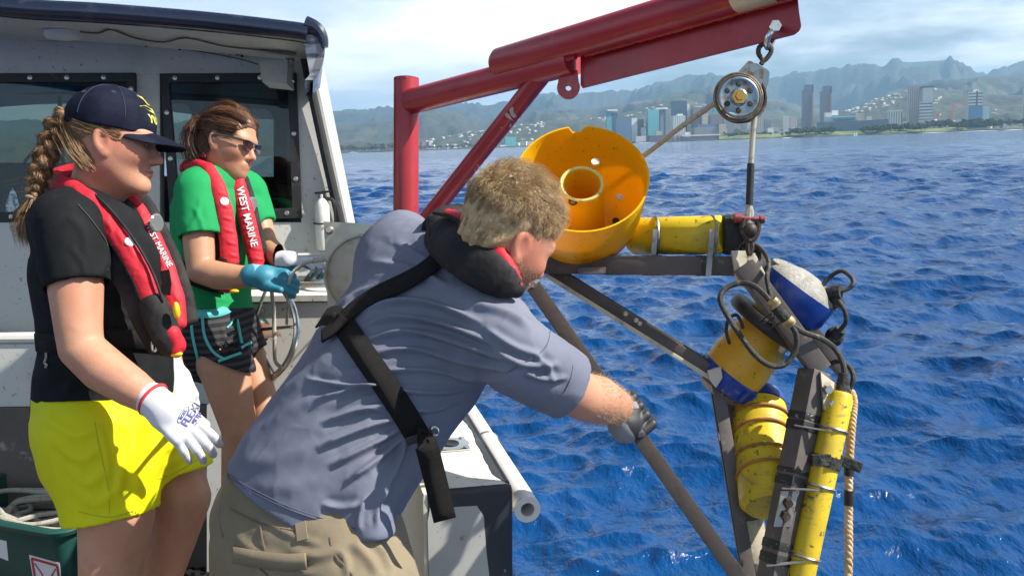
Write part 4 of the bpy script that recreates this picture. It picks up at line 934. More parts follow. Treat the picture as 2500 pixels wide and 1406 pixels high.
part('brace', G().tube([P(1322, 185, 2.56), P(1054, 520, 2.93), P(1003, 585, 3.0)], .0275, 26), m_redp, dav, 50)
brf = sd_cone(P(1322, 185, 2.56), P(1003, 585, 3.0), .0275, .0275)
m_chip = M('bare_chipped_metal', (.42, .36, .31), .6, layers=[((.25, .12, .08), 60, .5, .64, .8)])
for poly in ([(1244, 268), (1252, 260), (1256, 272), (1262, 285), (1254, 288), (1246, 280)], [(1233, 278), (1240, 276), (1250, 290), (1256, 296), (1246, 292), (1236, 286)], [(1266, 280), (1274, 276), (1270, 290), (1262, 296)], [(1243, 306), (1247, 300), (1249, 308), (1244, 312)], [(1222, 312), (1226, 310), (1225, 315)]):
    hp_, hn_ = hits(brf, poly, 1.5, 4.0); part('paint_chip', (hp_ + hn_ * .001, [tuple(range(len(poly)))]), m_chip, dav, 0)
part('reflective_tape', G().lathe([(.0437, 0), (.0442, .001), (.0442, .10), (.0437, .101)], bp_(1800, -14, .03), bp_(1900, -44, .03) - bp_(1800, -14, .03), 36), M('cream_tape', (.62, .55, .38), .35, layers=[((.45, .38, .22), (90, 90, 90), .4, .6, .6, 'w')]), dav, 60)
part('socket', G().lathe([(.047, -.13), (.047, .0), (.0425, .0), (.0425, -.02)], P(986, 1268, 3.0), BU, 30).bbox(toB(P(986, 1325, 3.0)) + V(-.09, -.09, -.012), toB(P(986, 1325, 3.0)) + V(.09, .09, 0), .002), m_plast, dav)
pb = toB(P(986, 1325, 3.0)); part('pedestal', G().bbox((pb[0] - .12, pb[1] - .12, DECK), (pb[0] + .12, pb[1] + .12, pb[2] - .012), .006), m_deck, dav)

# ================================================================== block and lifting line
m_rust = M('rusty_galvanised', (.20, .25, .27), .42, .7, layers=[((.16, .075, .03), 28, .5, .62, .85), ((.5, .3, .12), 60, .6, .68, .6), ((.05, .035, .03), 14, .58, .7, .8)], bump=[(60, .2, .002)])
m_rustd = M('dark_rust_iron', (.06, .045, .035), .6, .5, layers=[((.2, .1, .05), 40, .55, .68, .7)], bump=[(80, .3, .002)])
HD = 2.0; F2 = F / HD
sh = thing('bow_shackle', 'shiny steel shackle through the hole in the red boom plate', 'shackle', P(1872, 118, HD))
q = [P(1898, 66, 1.985), P(1880, 82, 1.97), P(1872, 104, 1.98), P(1874, 117, 1.998), P(1882, 108, 2.03), P(1892, 88, 2.05), P(1900, 70, 2.05)]
part('bow', G().tube(curve(q, 26), .0065, 10), m_steel, sh); part('pin', G().cyl(P(1894, 66, 1.965), P(1902, 72, 2.065), .0075, 12).lathe([(.001, .0), (.013, .0), (.013, .007), (.001, .007)], P(1892, 65, 1.97), -fw, 6), m_steel, sh)
bk = thing('snatch_block', 'rusty round snatch block hanging from the red boom', 'pulley', P(1803, 298, HD))
eye = curve(PP([(1858, 158, HD), (1862, 148, HD), (1852, 132, HD), (1854, 116, HD), (1868, 107, HD), (1881, 114, HD), (1882, 128, HD), (1872, 143, HD), (1863, 150, HD)]), 36)
part('swivel_eye', G().tube(eye, .0055, 10), m_rustd, bk)
def cheek(dx, dy, D, r0):
    cc = V(1803 + dx, 238 + dy); pts = []
    for a in np.linspace(rad(-22), rad(-22 + 232), 34): pts.append((cc[0] + r0 * math.cos(a), cc[1] + r0 * math.sin(a)))       # sweep round the sheave
    pts += [(1802 + dx, 178 + dy), (1806 + dx, 172 + dy), (1826 + dx, 150 + dy), (1832 + dx, 149 + dy), (1862 + dx, 166 + dy), (1865 + dx, 172 + dy), (1862 + dx, 196 + dy)]
    return [P(x, y, D) for x, y in pts]
part('cheek', G().prism(cheek(0, 0, HD - .022, 58), fw * .005), m_rust, bk, 0); part('cheek', G().prism(cheek(14, 6, HD + .022, 56), fw * .005), m_rust, bk, 0)
c = P(1803, 238, HD - .022)
part('cheek_ring', G().torus(c, fw, .0475, .0036, 48, 8).torus(c + fw * .001, fw, .0525, .003, 48, 8), M('rusty_ring', (.17, .13, .09), .4, .7, layers=[((.4, .3, .16), 50, .5, .66, .6), ((.05, .035, .03), 30, .5, .66, .7)]), bk)
dimp = part('pressed_disc', G().lathe([(.046, .001), (.044, .004), (.04, .0045), (.037, .002), (.02, .002), (.018, .0055), (.009, .007), (.001, .0075)], c, -fw, 48), M('blued_steel', (.22, .30, .34), .35, .8, layers=[((.36, .40, .42), 20, .5, .7, .5), ((.22, .11, .04), 34, .52, .64, .7), ((.2, .09, .03), 45, .58, .66, .8)]), bk, 60)
for k in range(6):
    a = rad(60 * k + 30); part('rust_spot', G().lathe([(.0065, .0022), (.005, .0036), (.001, .0038)], c + .0285 * (math.cos(a) * RT + math.sin(a) * UP), -fw, 12), m_rustd, dimp)
part('axle_nut', G().lathe([(.018, .003), (.017, .0085), (.010, .009), (.009, .013), (.001, .013)], c, -fw, 6), M('brass_nut', (.5, .28, .08), .3, .9), bk)
part('sheave', G().lathe([(.05, -.015), (.054, -.015), (.054, -.01), (.046, -.004), (.046, .004), (.054, .01), (.054, .015), (.05, .015)], P(1808, 240, HD), fw, 48), m_rustd, bk, 60)
ll = thing('lifting_line', 'white lifting rope with a black sleeve running over the block', 'rope', P(1828, 540, HD))
arc = [P(1803 + 52 * math.cos(a), 239 + 52 * math.sin(a), HD) for a in np.linspace(rad(38), rad(-180), 16)]
hr_ = PP([(1828, 545, HD), (1829, 510, HD), (1832, 420, HD), (1837, 340, HD), (1842, 285, HD)])
part('fall', G().tube(curve(hr_, 30), .0062, 10), m_rope, ll); part('over_sheave', G().tube(curve([hr_[-1]] + arc, 40), .0062, 10), m_rope, ll)
part('hauling_part', G().tube(curve([arc[-1], P(1745, 252, HD + .004), P(1660, 312, 2.1), P(1575, 378, 2.22), P(1440, 470, 2.42), P(1200, 560, 2.72), P(960, 640, 2.83)], 40), .0062, 10), m_rope, ll)
part('sleeve', G().tube(curve(PP([(1829, 500, HD), (1831, 455, HD), (1833, 400, HD)]), 10), .0082, 12), m_black, ll)
part('eye_splice', G().tube(curve(PP([(1829, 500, HD), (1824, 520, HD), (1827, 548, HD), (1833, 548, HD), (1835, 520, HD), (1829, 500, HD)]), 24), .0052, 8), m_rope, ll)
s2 = thing('lower_shackle', 'black bow shackle with red pin joining rope and frame', 'shackle', P(1830, 592, HD))
part('bow', G().tube(curve(PP([(1815, 533, HD), (1812, 556, HD), (1820, 578, HD), (1832, 588, HD), (1844, 576, HD), (1850, 556, HD), (1850, 535, HD)]), 26), .0075, 10), m_rustd, s2)
part('pin', G().cyl(P(1806, 533, HD), P(1858, 536, HD), .0065, 12).lathe([(.001, .01), (.011, .01), (.011, -.004), (.001, -.004)], P(1804, 533, HD), -RT, 12).lathe([(.001, .006), (.009, .006), (.009, -.004), (.001, -.004)], P(1859, 536, HD), RT, 12), M('red_pin', (.3, .03, .025), .5, layers=[((.05, .03, .03), 60, .5, .62, .7)]), s2)
part('thimble', G().ball(P(1830, 562, HD), .017, 12), m_rustd, s2)
part('lower_link', G().tube(curve(PP([(1830, 580, HD), (1826, 600, HD), (1830, 622, HD), (1836, 600, HD), (1832, 580, HD)]), 20), .006, 8), m_rustd, s2)

# ================================================================== instrument frame
m_frp = M('weathered_frame', (.115, .095, .085), .6, layers=[((.06, .048, .04), 6, .42, .68, .8), ((.22, .18, .14), 34, .6, .7, .7), ((.03, .028, .025), 3, .55, .7, .6)], bump=[(50, .2, .003)])
m_frl = M('frame_cut_edge', (.58, .52, .38), .6, layers=[((.2, .16, .12), 20, .5, .7, .8)], bump=[(50, .2, .003)])
m_ylw = M('fouled_yellow', (.66, .46, .012), .5, layers=[((.34, .27, .03), 9, .46, .70, .7), ((.1, .075, .03), 70, .60, .66, .9), ((.16, .12, .04), 22, .62, .7, .7), ((.24, .18, .04), (12, 12, 70), .58, .70, .6)], bump=[(60, .25, .002)])
m_yor = M('orange_yellow', (.72, .36, .01), .42, layers=[((.62, .5, .02), 5, .45, .65, .8), ((.12, .06, .02), 60, .62, .67, .8)], bump=[(50, .15, .002)])
m_tape = M('black_tape_print', (.02, .019, .02), .5, layers=[((.35, .34, .33), (70, 70, 150), .615, .65, .75)])
m_band = M('grey_hose_clamp', (.30, .29, .27), .4, .7, layers=[((.2, .1, .06), 30, .5, .66, .8), ((.45, .44, .42), 60, .55, .65, .6)])
m_cable = M('fouled_cable', (.028, .026, .022), .7, layers=[((.14, .12, .09), 80, .55, .66, .8)], bump=[(160, .6, .003)])
m_foul = M('marine_growth', (.022, .022, .02), .85, layers=[((.12, .11, .09), 50, .55, .68, .8)], bump=[(45, 1.0, .012)])
fr = thing('lander_frame', 'weathered brown tripod frame hanging from the shackle over the water', 'instrument frame', P(1830, 1500, 2.0))
def fb(nm, a, b_, w, h, hint, mat=m_frp, bev=.003): return part(nm, G().beam(P(*a), P(*b_), w, h, hint, bev), mat, fr)
fb('top_beam', (1312, 646, 2.19), (1812, 650, 2.06), .05, .044, UP)
part('knuckle_plate', G().prism(PP([(1786, 612, 2.02), (1822, 612, 2.02), (1862, 690, 2.0), (1836, 712, 2.0), (1800, 690, 2.02)]), fw * .012), m_frl, fr, 0)
fb('upper_leg', (1814, 648, 1.99), (2004, 905, 1.965), .045, .036, fw)
fb('rear_leg', (1836, 622, 2.12), (2060, 910, 2.14), .03, .034, fw)
part('leg_cut_edge', G().beam(P(1832, 622, 2.0), P(1868, 692, 1.985), .02, .006, fw, .001), m_frl, fr)
# lower right leg: box section with a lighter right flank
a, b_ = P(1992, 918, 1.97), P(1878, 1480, 1.90); fb('lower_leg', (1988, 905, 1.97), (1866, 1520, 1.88), .05, .05, nrm(RT + fw * .5)); 
part('leg_head_plate', G().prism(PP([(2004, 908, 1.935), (2052, 945, 1.95), (2040, 1010, 1.94), (2012, 1000, 1.93)]), fw * .01), m_frl, fr, 0)
for x, y in ((2020, 950), (2032, 985)): part('bolt', G().lathe([(.001, .012), (.009, .012), (.012, 0)], P(x, y, 1.932), -fw, 6), m_bolt, fr)
# near left leg: angle section (two flanges)
part('angle_leg_flange', G().beam(P(1750, 925, 2.1), P(1842, 1480, 1.98), .028, .005, fw, .001), m_frp, fr); part('angle_leg_web', G().beam(P(1768, 925, 2.14), P(1862, 1480, 2.02), .005, .08, nrm(RT + fw * .25), .001), m_frp, fr)
part('angle_leg_lip', G().beam(P(1836, 1270, 2.06), P(1880, 1480, 2.02), .05, .004, fw, .001), m_frl, fr)
# diagonal channel and its pale lower lip, joint plate
part('diagonal_channel', G().beam(P(1342, 662, 2.19), P(1742, 912, 2.1), .006, .034, UP, .001), m_frp, fr); part('channel_face', G().beam(P(1352, 662, 2.20), P(1748, 908, 2.12), .032, .006, fw, .001), m_frp, fr); part('channel_lip', G().beam(P(1333, 672, 2.175), P(1738, 925, 2.08), .010, .006, fw, .001), m_frl, fr)
for x, y in ((1553, 782), (1562, 790), (1735, 902), (1527, 766)): part('rivet', G().lathe([(.001, .008), (.005, .008), (.006, 0)], P(x, y, 2.125), -fw, 8), m_frl, fr)
part('joint_plate', G().prism(PP([(1728, 905, 2.06), (1760, 895, 2.06), (1764, 922, 2.06), (1748, 946, 2.06), (1736, 930, 2.06)]), fw * .01), m_frl, fr, 0)
# flat bar gripped by the man
gb0, gb1 = P(1296, 690, 1.95), P(1818, 1430, 1.86)
part('grip_bar', G().beam(gb0, gb1, .033, .008, fw, .0015), M('shaded_brown_bar', (.062, .046, .038), .6, layers=[((.11, .085, .07), 12, .5, .7, .7), ((.03, .025, .02), 40, .55, .68, .7)], bump=[(60, .2, .003)]), fr); part('bar_end', G().beam(P(1286, 676, 1.95), P(1302, 698, 1.949), .034, .009, fw, .001), m_alu, fr)  # shade on the bar is put into its colour, darker than the frame
part('bar_hole', G().lathe([(.0005, .0005), (.0045, .0005), (.006, .001), (.0065, 0)], P(1303, 696, 1.944), -fw, 14), m_band, fr)
part('foot_pad', G().prism(PP([(1450, 652, 2.08), (1480, 652, 2.08), (1478, 668, 2.08), (1412, 668, 2.08), (1410, 655, 2.08)]), fw * .05), m_frp, fr, 0)
# black printed tape round the beams
for x0, x1 in ((1478, 1520), (1570, 1618), (1700, 1726)):
    y = 646 + (x0 - 1312) * .008; d = 2.19 - (x0 - 1312) / 500 * .13; part('printed_tape', G().beam(P(x0, y, d), P(x1, y, d - (x1 - x0) / 500 * .13), .0525, .0465, UP, .002), m_tape, fr)
def leg_at(t_): return P(1988, 905, 1.97) + (P(1866, 1520, 1.88) - P(1988, 905, 1.97)) * t_
for t0, t1 in ((.175, .205), (.21, .25), (.40, .42), (.43, .47), (.685, .72), (.735, .775)): part('printed_tape', G().beam(leg_at(t0), leg_at(t1), .0525, .0525, nrm(RT + fw * .5), .002), m_tape, fr)
part('bolt_plate', G().box(leg_at(.545) - fw * .028 - RT * .012, RT, nrm(leg_at(1) - leg_at(0)), fw, .018, .038, .003, .001), m_band, fr)
for t_ in (.52, .57): part('bolt', G().lathe([(.001, .012), (.009, .012), (.012, 0)], leg_at(t_) - fw * .031 - RT * .012, -fw, 6), m_rustd, fr)

# ---- bowl-shaped float
m_bowl = M('yellow_bowl_plastic', (.92, .53, .006), .38, layers=[((.95, .63, .012), 3, .4, .65, .8), ((.18, .08, .02), (80, 80, 80), .645, .68, .9), ((.3, .16, .03), 16, .66, .74, .7)], bump=[(40, .06, .002)])
tn = m_bowl.node_tree; pb_ = tn.nodes['Principled BSDF']; tl = tn.nodes.new('ShaderNodeBsdfTranslucent'); tl.inputs[0].default_value = (1.0, .58, .01, 1); ms = tn.nodes.new('ShaderNodeMixShader'); ms.inputs[0].default_value = .32
tn.links.new(pb_.outputs[0], ms.inputs[1]); tn.links.new(tl.outputs[0], ms.inputs[2]); tn.links.new(ms.outputs[0], tn.nodes['Material Output'].inputs[0])
bax = nrm(-fw * .845 + UP * .52 - RT * .05); bo = P(1417, 564, 2.25)                                 # centre of the floor of the bowl
bowl = thing('bowl_float', 'large yellow plastic bowl with a central tube on the frame', 'float', bo - BU * .1)
Rm = .155
g = G(); prof_o = [(.088, -.012), (.106, -.004), (.130, .04), (.145, .10), (.151, .17), (.1545, .215)]; prof_i = [(.1505, .215), (.147, .17), (.141, .10), (.126, .045), (.102, .004), (.046, .002)]
NB = 96; g.lathe(prof_o + prof_i, bo, bax, NB, hint=UP); v, f = g.data()
xx, yy, zz_ = frame(bax, UP); rel = v - bo; ang = np.arctan2(rel @ yy, rel @ xx); hgt = rel @ zz_
nt_a = np.arctan2(.98, -.06); dd = np.abs((ang - nt_a + math.pi) % (2 * math.pi) - math.pi); v = v - zz_ * (np.where((hgt > .19) & (dd < .085), .02, 0))[:, None]
part('bowl', (v, f), m_bowl, bowl, 60)
part('floor', G().lathe([(.0005, -.012), (.088, -.012)], bo, bax, 60, hint=UP), m_bowl, bowl)
tb = part('central_tube', G().lathe([(.062, .002), (.055, .10), (.0515, .184), (.050, .19), (.0455, .19), (.043, .184), (.039, .0), (.0005, -.002)], bo, bax, 60, hint=UP), m_bowl, bowl, 50)
part('tube_lip', G().torus(bo + bax * .188, bax, .0478, .0042, 60, 8), M('pale_cut_rim', (.75, .58, .18), .5, layers=[((.15, .08, .03), 40, .58, .64, .9)]), tb)
for k, (x, y) in enumerate(((1512, 486), (1379, 533), (1370, 591), (1453, 401), (1503, 544))):
    d = P(x, y, 1.0) - CAM; tt = ((bo - CAM) @ bax) / (d @ bax); hit = CAM + d * tt; rr0 = np.linalg.norm(hit - bo); tt = ((bo + bax * max(0, (rr0 - .1) * 2.2) - CAM) @ bax) / (d @ bax); hit = CAM + d * tt + bax * .008
    part('drain_hole', G().lathe([(.0005, .0), (.006, .0), (.0085, .002), (.009, -.002)], hit, bax, 16), M('rivet_white', (.7, .7, .68), .4) if k < 4 else m_rustd, bowl)
sh_t = bo + bax * .15 + RT * -.018 * 0 - yy * .049; part('tube_clip', G().torus(P(1399, 492, 2.07), bax, .008, .0035, 16, 6), m_rustd, bowl)

# ---- pressure cylinders
def canister(nm, lab, a, b_, r, mat, caps=(.012, .012), capm=None):
    a, b_ = np.asarray(a), np.asarray(b_); L = np.linalg.norm(b_ - a); th = thing(nm, lab, 'pressure housing', (a + b_) / 2 - BU * r)
    part('housing', G().lathe([(.001, -.004), (r * .82, -.004), (r, .008), (r, L - .008), (r * .82, L + .004), (.001, L + .004)], a, b_ - a, 36), mat, th, 40); return th
top_c = canister('pressure_cylinder', 'fat yellow cylinder clamped along the top beam beside the bowl', P(1545, 577, 2.185), P(1766, 573, 2.05), .0445, m_ylw)
ec = part('end_cap', G().lathe([(.03, -.002), (.043, .0), (.046, .01), (.045, .03), (.035, .036), (.001, .036)], P(1764, 573, 2.05), RT, 30), m_foul, top_c)
part('lifting_lug', G().box(P(1806, 590, 2.04), RT, UP, fw, .02, .008, .02, .003).box(P(1820, 600, 2.04), RT, UP, fw, .012, .022, .012, .003), m_foul, top_c)
for x in (1600, 1738):
    d = 2.2 - (x - 1480) / 286 * .15; y = 576
    part('clamp_band', G().torus(P(x, y, d), RT, .0465, .0035, 36, 6), m_band, top_c); e = P(x - 4, 578, d - .046); part('band_tail', G().ribbon([P(x, 560, d - .046), P(x - 2, 590, d - .0465), P(x - 5, 622, d - .036), P(x - 9, 674, d - .036)], -fw, .012, .002), m_band, top_c)
lb_a, lb_b = P(1848, 992, 2.16), P(1882, 1235, 1.985)
low_c = canister('float_cylinder', 'stout yellow cylinder tied with cord inside the lower frame', lb_a, lb_b, .067, m_ylw)
ca = nrm(lb_b - lb_a)
part('blue_end_ring', G().lathe([(.04, -.03), (.062, -.028), (.0685, -.01), (.0685, .004), (.055, .004)], lb_a, lb_b - lb_a, 36), M('blue_plastic', (.012, .05, .30), .35, layers=[((.2, .22, .25), 40, .6, .68, .7)]), low_c)
for k, t_ in enumerate((.16, .34, .56, .74)):
    part('lashing_cord', G().torus(lb_a + (lb_b - lb_a) * t_ + UP * .004, nrm(ca + UP * (.1 if k % 2 else -.05)), .0692, .0032, 40, 6), M('orange_cord', (.42, .17, .05), .8, layers=[((.2, .1, .05), 40, .5, .6, .7)]), low_c)
    part('cord_tail', G().tube(curve([lb_a + (lb_b - lb_a) * t_ - RT * .06, P(1772 + 12 * k + 6, 1085 + 37 * k + 8, 2.09), P(1768 + 12 * k, 1090 + 37 * k + 20, 2.09)], 8), .003, 6), bpy.data.materials['orange_cord' if k == 0 else 'orange_cord.%03d' % k], low_c)
s_a, s_b = P(2052, 962, 1.945), P(1930, 1520, 1.87)
sl = canister('slim_cylinder', 'long slim yellow cylinder strapped along the lower leg', s_a, s_b, .0285, m_ylw)
for t_ in (.16, .415, .72): part('strap_band', G().torus(s_a + (s_b - s_a) * t_, nrm(s_b - s_a), .030, .0035, 30, 6).beam(s_a + (s_b - s_a) * t_ - fw * .028 - RT * .01, leg_at(.215 + (t_ - .16) * .98) - fw * .030 - RT * .03, .003, .011, fw, .001), m_band, sl)
cb = s_a + (s_b - s_a) * .305; part('collar_clamp', G().lathe([(.0283, -.012), (.033, -.012), (.033, .012), (.0283, .012)], cb, s_b - s_a, 24).box(cb + RT * .045 - fw * .005, nrm(RT - UP * .4), nrm(UP + RT * .4), fw, .028, .011, .011, .002).box(cb - RT * .02 - fw * .03 + UP * .01, RT, UP, fw, .02, .012, .006, .002), m_foul, sl)
part('cable_gland', G().tube(PP([(2055, 962, 1.945), (2058, 935, 1.95), (2060, 910, 1.95)]), [.018, .014, .01], 12), m_foul, sl)

# ---- acoustic profiler: canister, flange and blue head on one slanting axis
aa = nrm(RT * .56 + UP * .78 - fw * .22); ac = P(1872, 806, 2.11)
adcp = thing('acoustic_profiler', 'yellow canister instrument with black flange and blue sensor head', 'instrument', P(1830, 925, 2.05))
part('canister', G().lathe([(.0005, -.142), (.06, -.142), (.074, -.130), (.075, -.085), (.072, -.08), (.072, -.03), (.064, -.016), (.064, .03)], ac, aa, 48), m_yor, adcp, 40)
part('blue_ring', G().lathe([(.058, -.172), (.072, -.168), (.0765, -.15), (.0765, -.128), (.073, -.124)], ac, aa, 48), bpy.data.materials['blue_plastic'], adcp, 40)
for k in range(12):
    a = k * math.pi / 6; x, y, _ = frame(aa); part('ring_rib', G().box(ac + aa * -.148 + .0765 * (math.cos(a) * x + math.sin(a) * y), nrm(math.cos(a) * x + math.sin(a) * y), nrm(-math.sin(a) * x + math.cos(a) * y), aa, .004, .006, .014, .001), bpy.data.materials['blue_plastic'], adcp)
part('base_plate', G().lathe([(.0005, -.19), (.05, -.19), (.064, -.176), (.06, -.17)], ac, aa, 6), M('pinkish_plate', (.4, .28, .22), .5, layers=[((.2, .12, .09), 30, .5, .66, .7)]), adcp, 0)
part('flange', G().lathe([(.064, .0), (.103, .0), (.108, .006), (.108, .024), (.104, .03), (.06, .03)], ac, aa, 56), M('black_plate', (.016, .015, .014), .5, layers=[((.07, .05, .04), 20, .5, .7, .7)]), adcp, 40)
x, y, _ = frame(aa)
for a in (rad(205), rad(300), rad(20)): part('flange_bolt', G().lathe([(.001, .014), (.009, .014), (.013, .0)], ac + .088 * (math.cos(a) * x + math.sin(a) * y), -aa, 16), m_bolt, adcp)
part('neck', G().lathe([(.062, .03), (.062, .055), (.07, .06)], ac, aa, 40), m_yor, adcp, 40)
m_blue = M('blue_urethane', (.008, .035, .22), .3, layers=[((.02, .08, .36), 6, .4, .7, .6)]); m_sand = M('gritty_sensor_face', (.30, .29, .26), .55, layers=[((.25, .22, .16), 60, .45, .62, .8), ((.55, .55, .53), 130, .58, .66, .7)], bump=[(180, .8, .004)]); m_sand2 = M('transducer_grit', (.22, .20, .16), .6, layers=[((.42, .40, .35), 130, .5, .64, .8)], bump=[(200, .8, .004)])
hc = ac + aa * .06
prof = [(.066, .0), (.086, .006), (.0905, .02), (.0905, .055), (.0885, .066)]
part('sensor_head', G().lathe(prof, hc, aa, 56), m_blue, adcp, 50)
g = G(); N_ = 64; rows = [(.0885, .066), (.084, .074), (.07, .088), (.05, .098), (.025, .104), (.0008, .105)]
g.lathe(rows, hc, aa, N_); v, f = g.data(); rel = v - hc; an = np.arctan2(rel @ y, rel @ x); v = v - aa[None] * (.016 * (1 - np.abs(np.cos(2 * (an - .4)))) * (np.linalg.norm(rel - (rel @ aa)[:, None] * aa, axis=1) / .09) ** 1.2)[:, None]
part('head_crown', (v, f), m_sand, adcp, 60)
for (px, py, r_) in ((1907, 694, .037), (2001, 762, .037), (1990, 690, .034)):
    tgt = P(px, py, 1.0) - CAM; ctr = hc + aa * .08; d = nrm(tgt); q = CAM + d * ((ctr - CAM) @ d); rel = q - ctr; q = ctr + nrm(rel - aa * (rel @ aa)) * min(np.linalg.norm(rel), .055) + aa * .006
    nn = nrm(aa * 1.0 + nrm(q - ctr) * .30 - fw * .18); part('transducer', G().lathe([(r_ * 1.06, -.012), (r_ * 1.06, .0), (r_ * .98, .004), (r_ * .93, .002), (.0005, .0025)], q, nn, 36), m_sand2, adcp, 50)
part('centre_stud', G().lathe([(.001, .008), (.005, .008), (.006, 0)], P(1936, 748, 2.02), -fw, 10), m_rustd, adcp)
# growth-covered connectors and cables
def cab(pts, r_, nm='cable', lab=None):
    return G().tube(curve([P(1650 + X / 3.348, 580 + Y / 3.348, D) for X, Y, D in pts], 70), r_, 9)
cb_ = thing('cable_harness', 'black growth-covered cable loops round the upper leg and instrument', 'cable', P(1900, 800, 1.95))
part('cable', cab([(560, 60, 2.04), (640, 60, 2.03), (720, 120, 2.0), (760, 210, 1.97), (745, 330, 1.95), (765, 440, 1.94), (785, 530, 1.93)], .0052), m_cable, cb_)
part('cable', cab([(935, 700, 1.92), (985, 800, 1.92), (975, 930, 1.92), (880, 1040, 1.92), (760, 1040, 1.92), (640, 950, 1.92), (520, 790, 1.93), (410, 620, 1.94), (362, 500, 1.95), (410, 415, 1.96), (520, 372, 1.96), (620, 385, 1.95), (700, 440, 1.94), (775, 520, 1.93)], .0062), m_cable, cb_)
part('cable', cab([(950, 715, 1.92), (1050, 775, 1.93), (1200, 830, 1.95), (1310, 920, 1.97), (1370, 1050, 1.96), (1385, 1230, 1.95)], .0062), m_cable, cb_)
part('cable', cab([(440, 870, 2.02), (412, 760, 2.02), (430, 670, 2.02), (490, 632, 2.02), (530, 680, 2.02), (548, 745, 2.02)], .004), m_cable, cb_)
part('cable', cab([(1175, 425, 2.06), (1255, 325, 2.06), (1350, 273, 2.05), (1425, 315, 2.04), (1450, 375, 2.03), (1405, 420, 2.03), (1330, 440, 2.03)], .005), m_cable, cb_)
part('cable', cab([(1310, 490, 2.03), (1375, 590, 2.02), (1392, 680, 2.02), (1350, 745, 2.03), (1290, 800, 2.04)], .005), m_cable, cb_)
part('cable', cab([(1250, 1040, 2.0), (1330, 1010, 1.98), (1420, 1060, 1.97), (1450, 1150, 1.96), (1420, 1240, 1.96)], .0055), m_cable, cb_)
part('cable', cab([(600, 90, 2.06), (660, 90, 2.06), (700, 150, 2.05), (690, 220, 2.04), (630, 255, 2.03)], .012), m_cable, cb_)
part('splice', cab([(785, 525, 1.925), (850, 610, 1.915), (935, 705, 1.915)], .0125), m_foul, cb_)
for X, Y in ((800, 535), (925, 690)): part('splice_end', G().lathe([(.001, -.008), (.013, -.008), (.0145, 0), (.013, .008), (.001, .008)], P(1650 + X / 3.348, 580 + Y / 3.348, 1.913), nrm(RT * .66 - UP * .75), 14), M('amber_resin', (.4, .3, .1), .4, layers=[((.1, .08, .04), 50, .5, .62, .8)]), cb_)
part('connector', cab([(1230, 470, 2.05), (1290, 450, 2.04), (1350, 445, 2.03)], .017), m_foul, cb_); part('connector', cab([(1270, 500, 2.05), (1310, 530, 2.04), (1330, 560, 2.04)], .016), m_foul, cb_); part('connector', cab([(1270, 840, 2.06), (1310, 790, 2.05), (1350, 750, 2.04)], .013), m_foul, cb_); part('growth_clump', G().ball(P(1650 + 1295 / 3.348, 580 + 810 / 3.348, 2.07), .021, 10, (1, 1, 1.1)), m_foul, cb_)
g = G(); 
for X, Y in ((720, 660), (745, 690), (790, 735)): g.beam(P(1650 + (X - 40) / 3.348, 580 + (Y + 25) / 3.348, 1.955), P(1650 + (X + 70) / 3.348, 580 + (Y - 45) / 3.348, 1.935), .003, .006, fw, .0005)
part('cable_tie', g, m_black, cb_)
# frayed rope hanging down past the slim cylinder, laid in three strands
hrp = thing('hanging_rope', 'frayed tan rope with black tape marks beside the slim cylinder', 'rope', P(2073, 1406, 1.97))
cl = curve(PP([(2078, 955, 1.98), (2084, 985, 1.98), (2078, 1060, 1.97), (2073, 1150, 1.97), (2072, 1250, 1.97), (2072, 1350, 1.96), (2070, 1500, 1.96)]), 160)
m_tan = M('tan_rope', (.55, .36, .17), .9, layers=[((.68, .55, .36), 40, .45, .6, .8), ((.2, .1, .05), 60, .6, .7, .6)], bump=[(260, .7, .002)])
for k in range(3):
    a = np.arange(160) * .62 + k * 2.094; part('strand', G().tube(cl + .0042 * (np.cos(a)[:, None] * RT + np.sin(a)[:, None] * fw), .0052, 8), m_tan, hrp)
for y0, y1 in ((1126, 1160), (1196, 1232)): part('tape_mark', G().tube(PP([(2073, y0, 1.97), (2072.5, y1, 1.97)]), .0108, 12), m_black, hrp)
# ================================================================== people: shared tools
def strap(fn, pts, d0, d1, w, t_=.003, off=.004, n=40, smooth=3):
    p2 = curve([(a, b_, 0) for a, b_ in pts], n)[:, :2]; p, nr = hits(fn, p2, d0, d1); k = fn(f32(p)) < .004; p, nr = p[k], nr[k]
    for _ in range(smooth):
        p[1:-1] = (p[:-2] + 2 * p[1:-1] + p[2:]) / 4; nr[1:-1] = (nr[:-2] + 2 * nr[1:-1] + nr[2:]) / 4
    return G().ribbon(p + nr * off, nr, w, t_)
def seam(fn, pts, d0, d1, r=.0012, off=.001, n=40):
    p2 = curve([(a, b_, 0) for a, b_ in pts], n)[:, :2]; p, nr = hits(fn, p2, d0, d1); k = fn(f32(p)) < .004; p, nr = p[k], nr[k]; return G().tube(p + nr * off, r, 5)
def ptext(body, px, py, ang, size, fn, d0, d1, mat, parent, off=.002, bold=.0, nm='lettering', shear=0.0):
    c, s = math.cos(rad(ang)), math.sin(rad(ang))
    def warp(co):
        x = co[:, 0] + shear * co[:, 1]; y = co[:, 1]; q = np.stack([px + x * c + y * s * 1.0, py - (y * c - x * s) * 1.0], 1)
        q = np.stack([px + x * c - y * s, py - (x * s + y * c)], 1)
        p, n = hits(fn, q, d0, d1); return p + n * (off + co[:, 2:3] * .001)
    return text(body, None, V(1, 0, 0), V(0, 1, 0), size, mat, parent, nm, .5, warp, bold=bold)
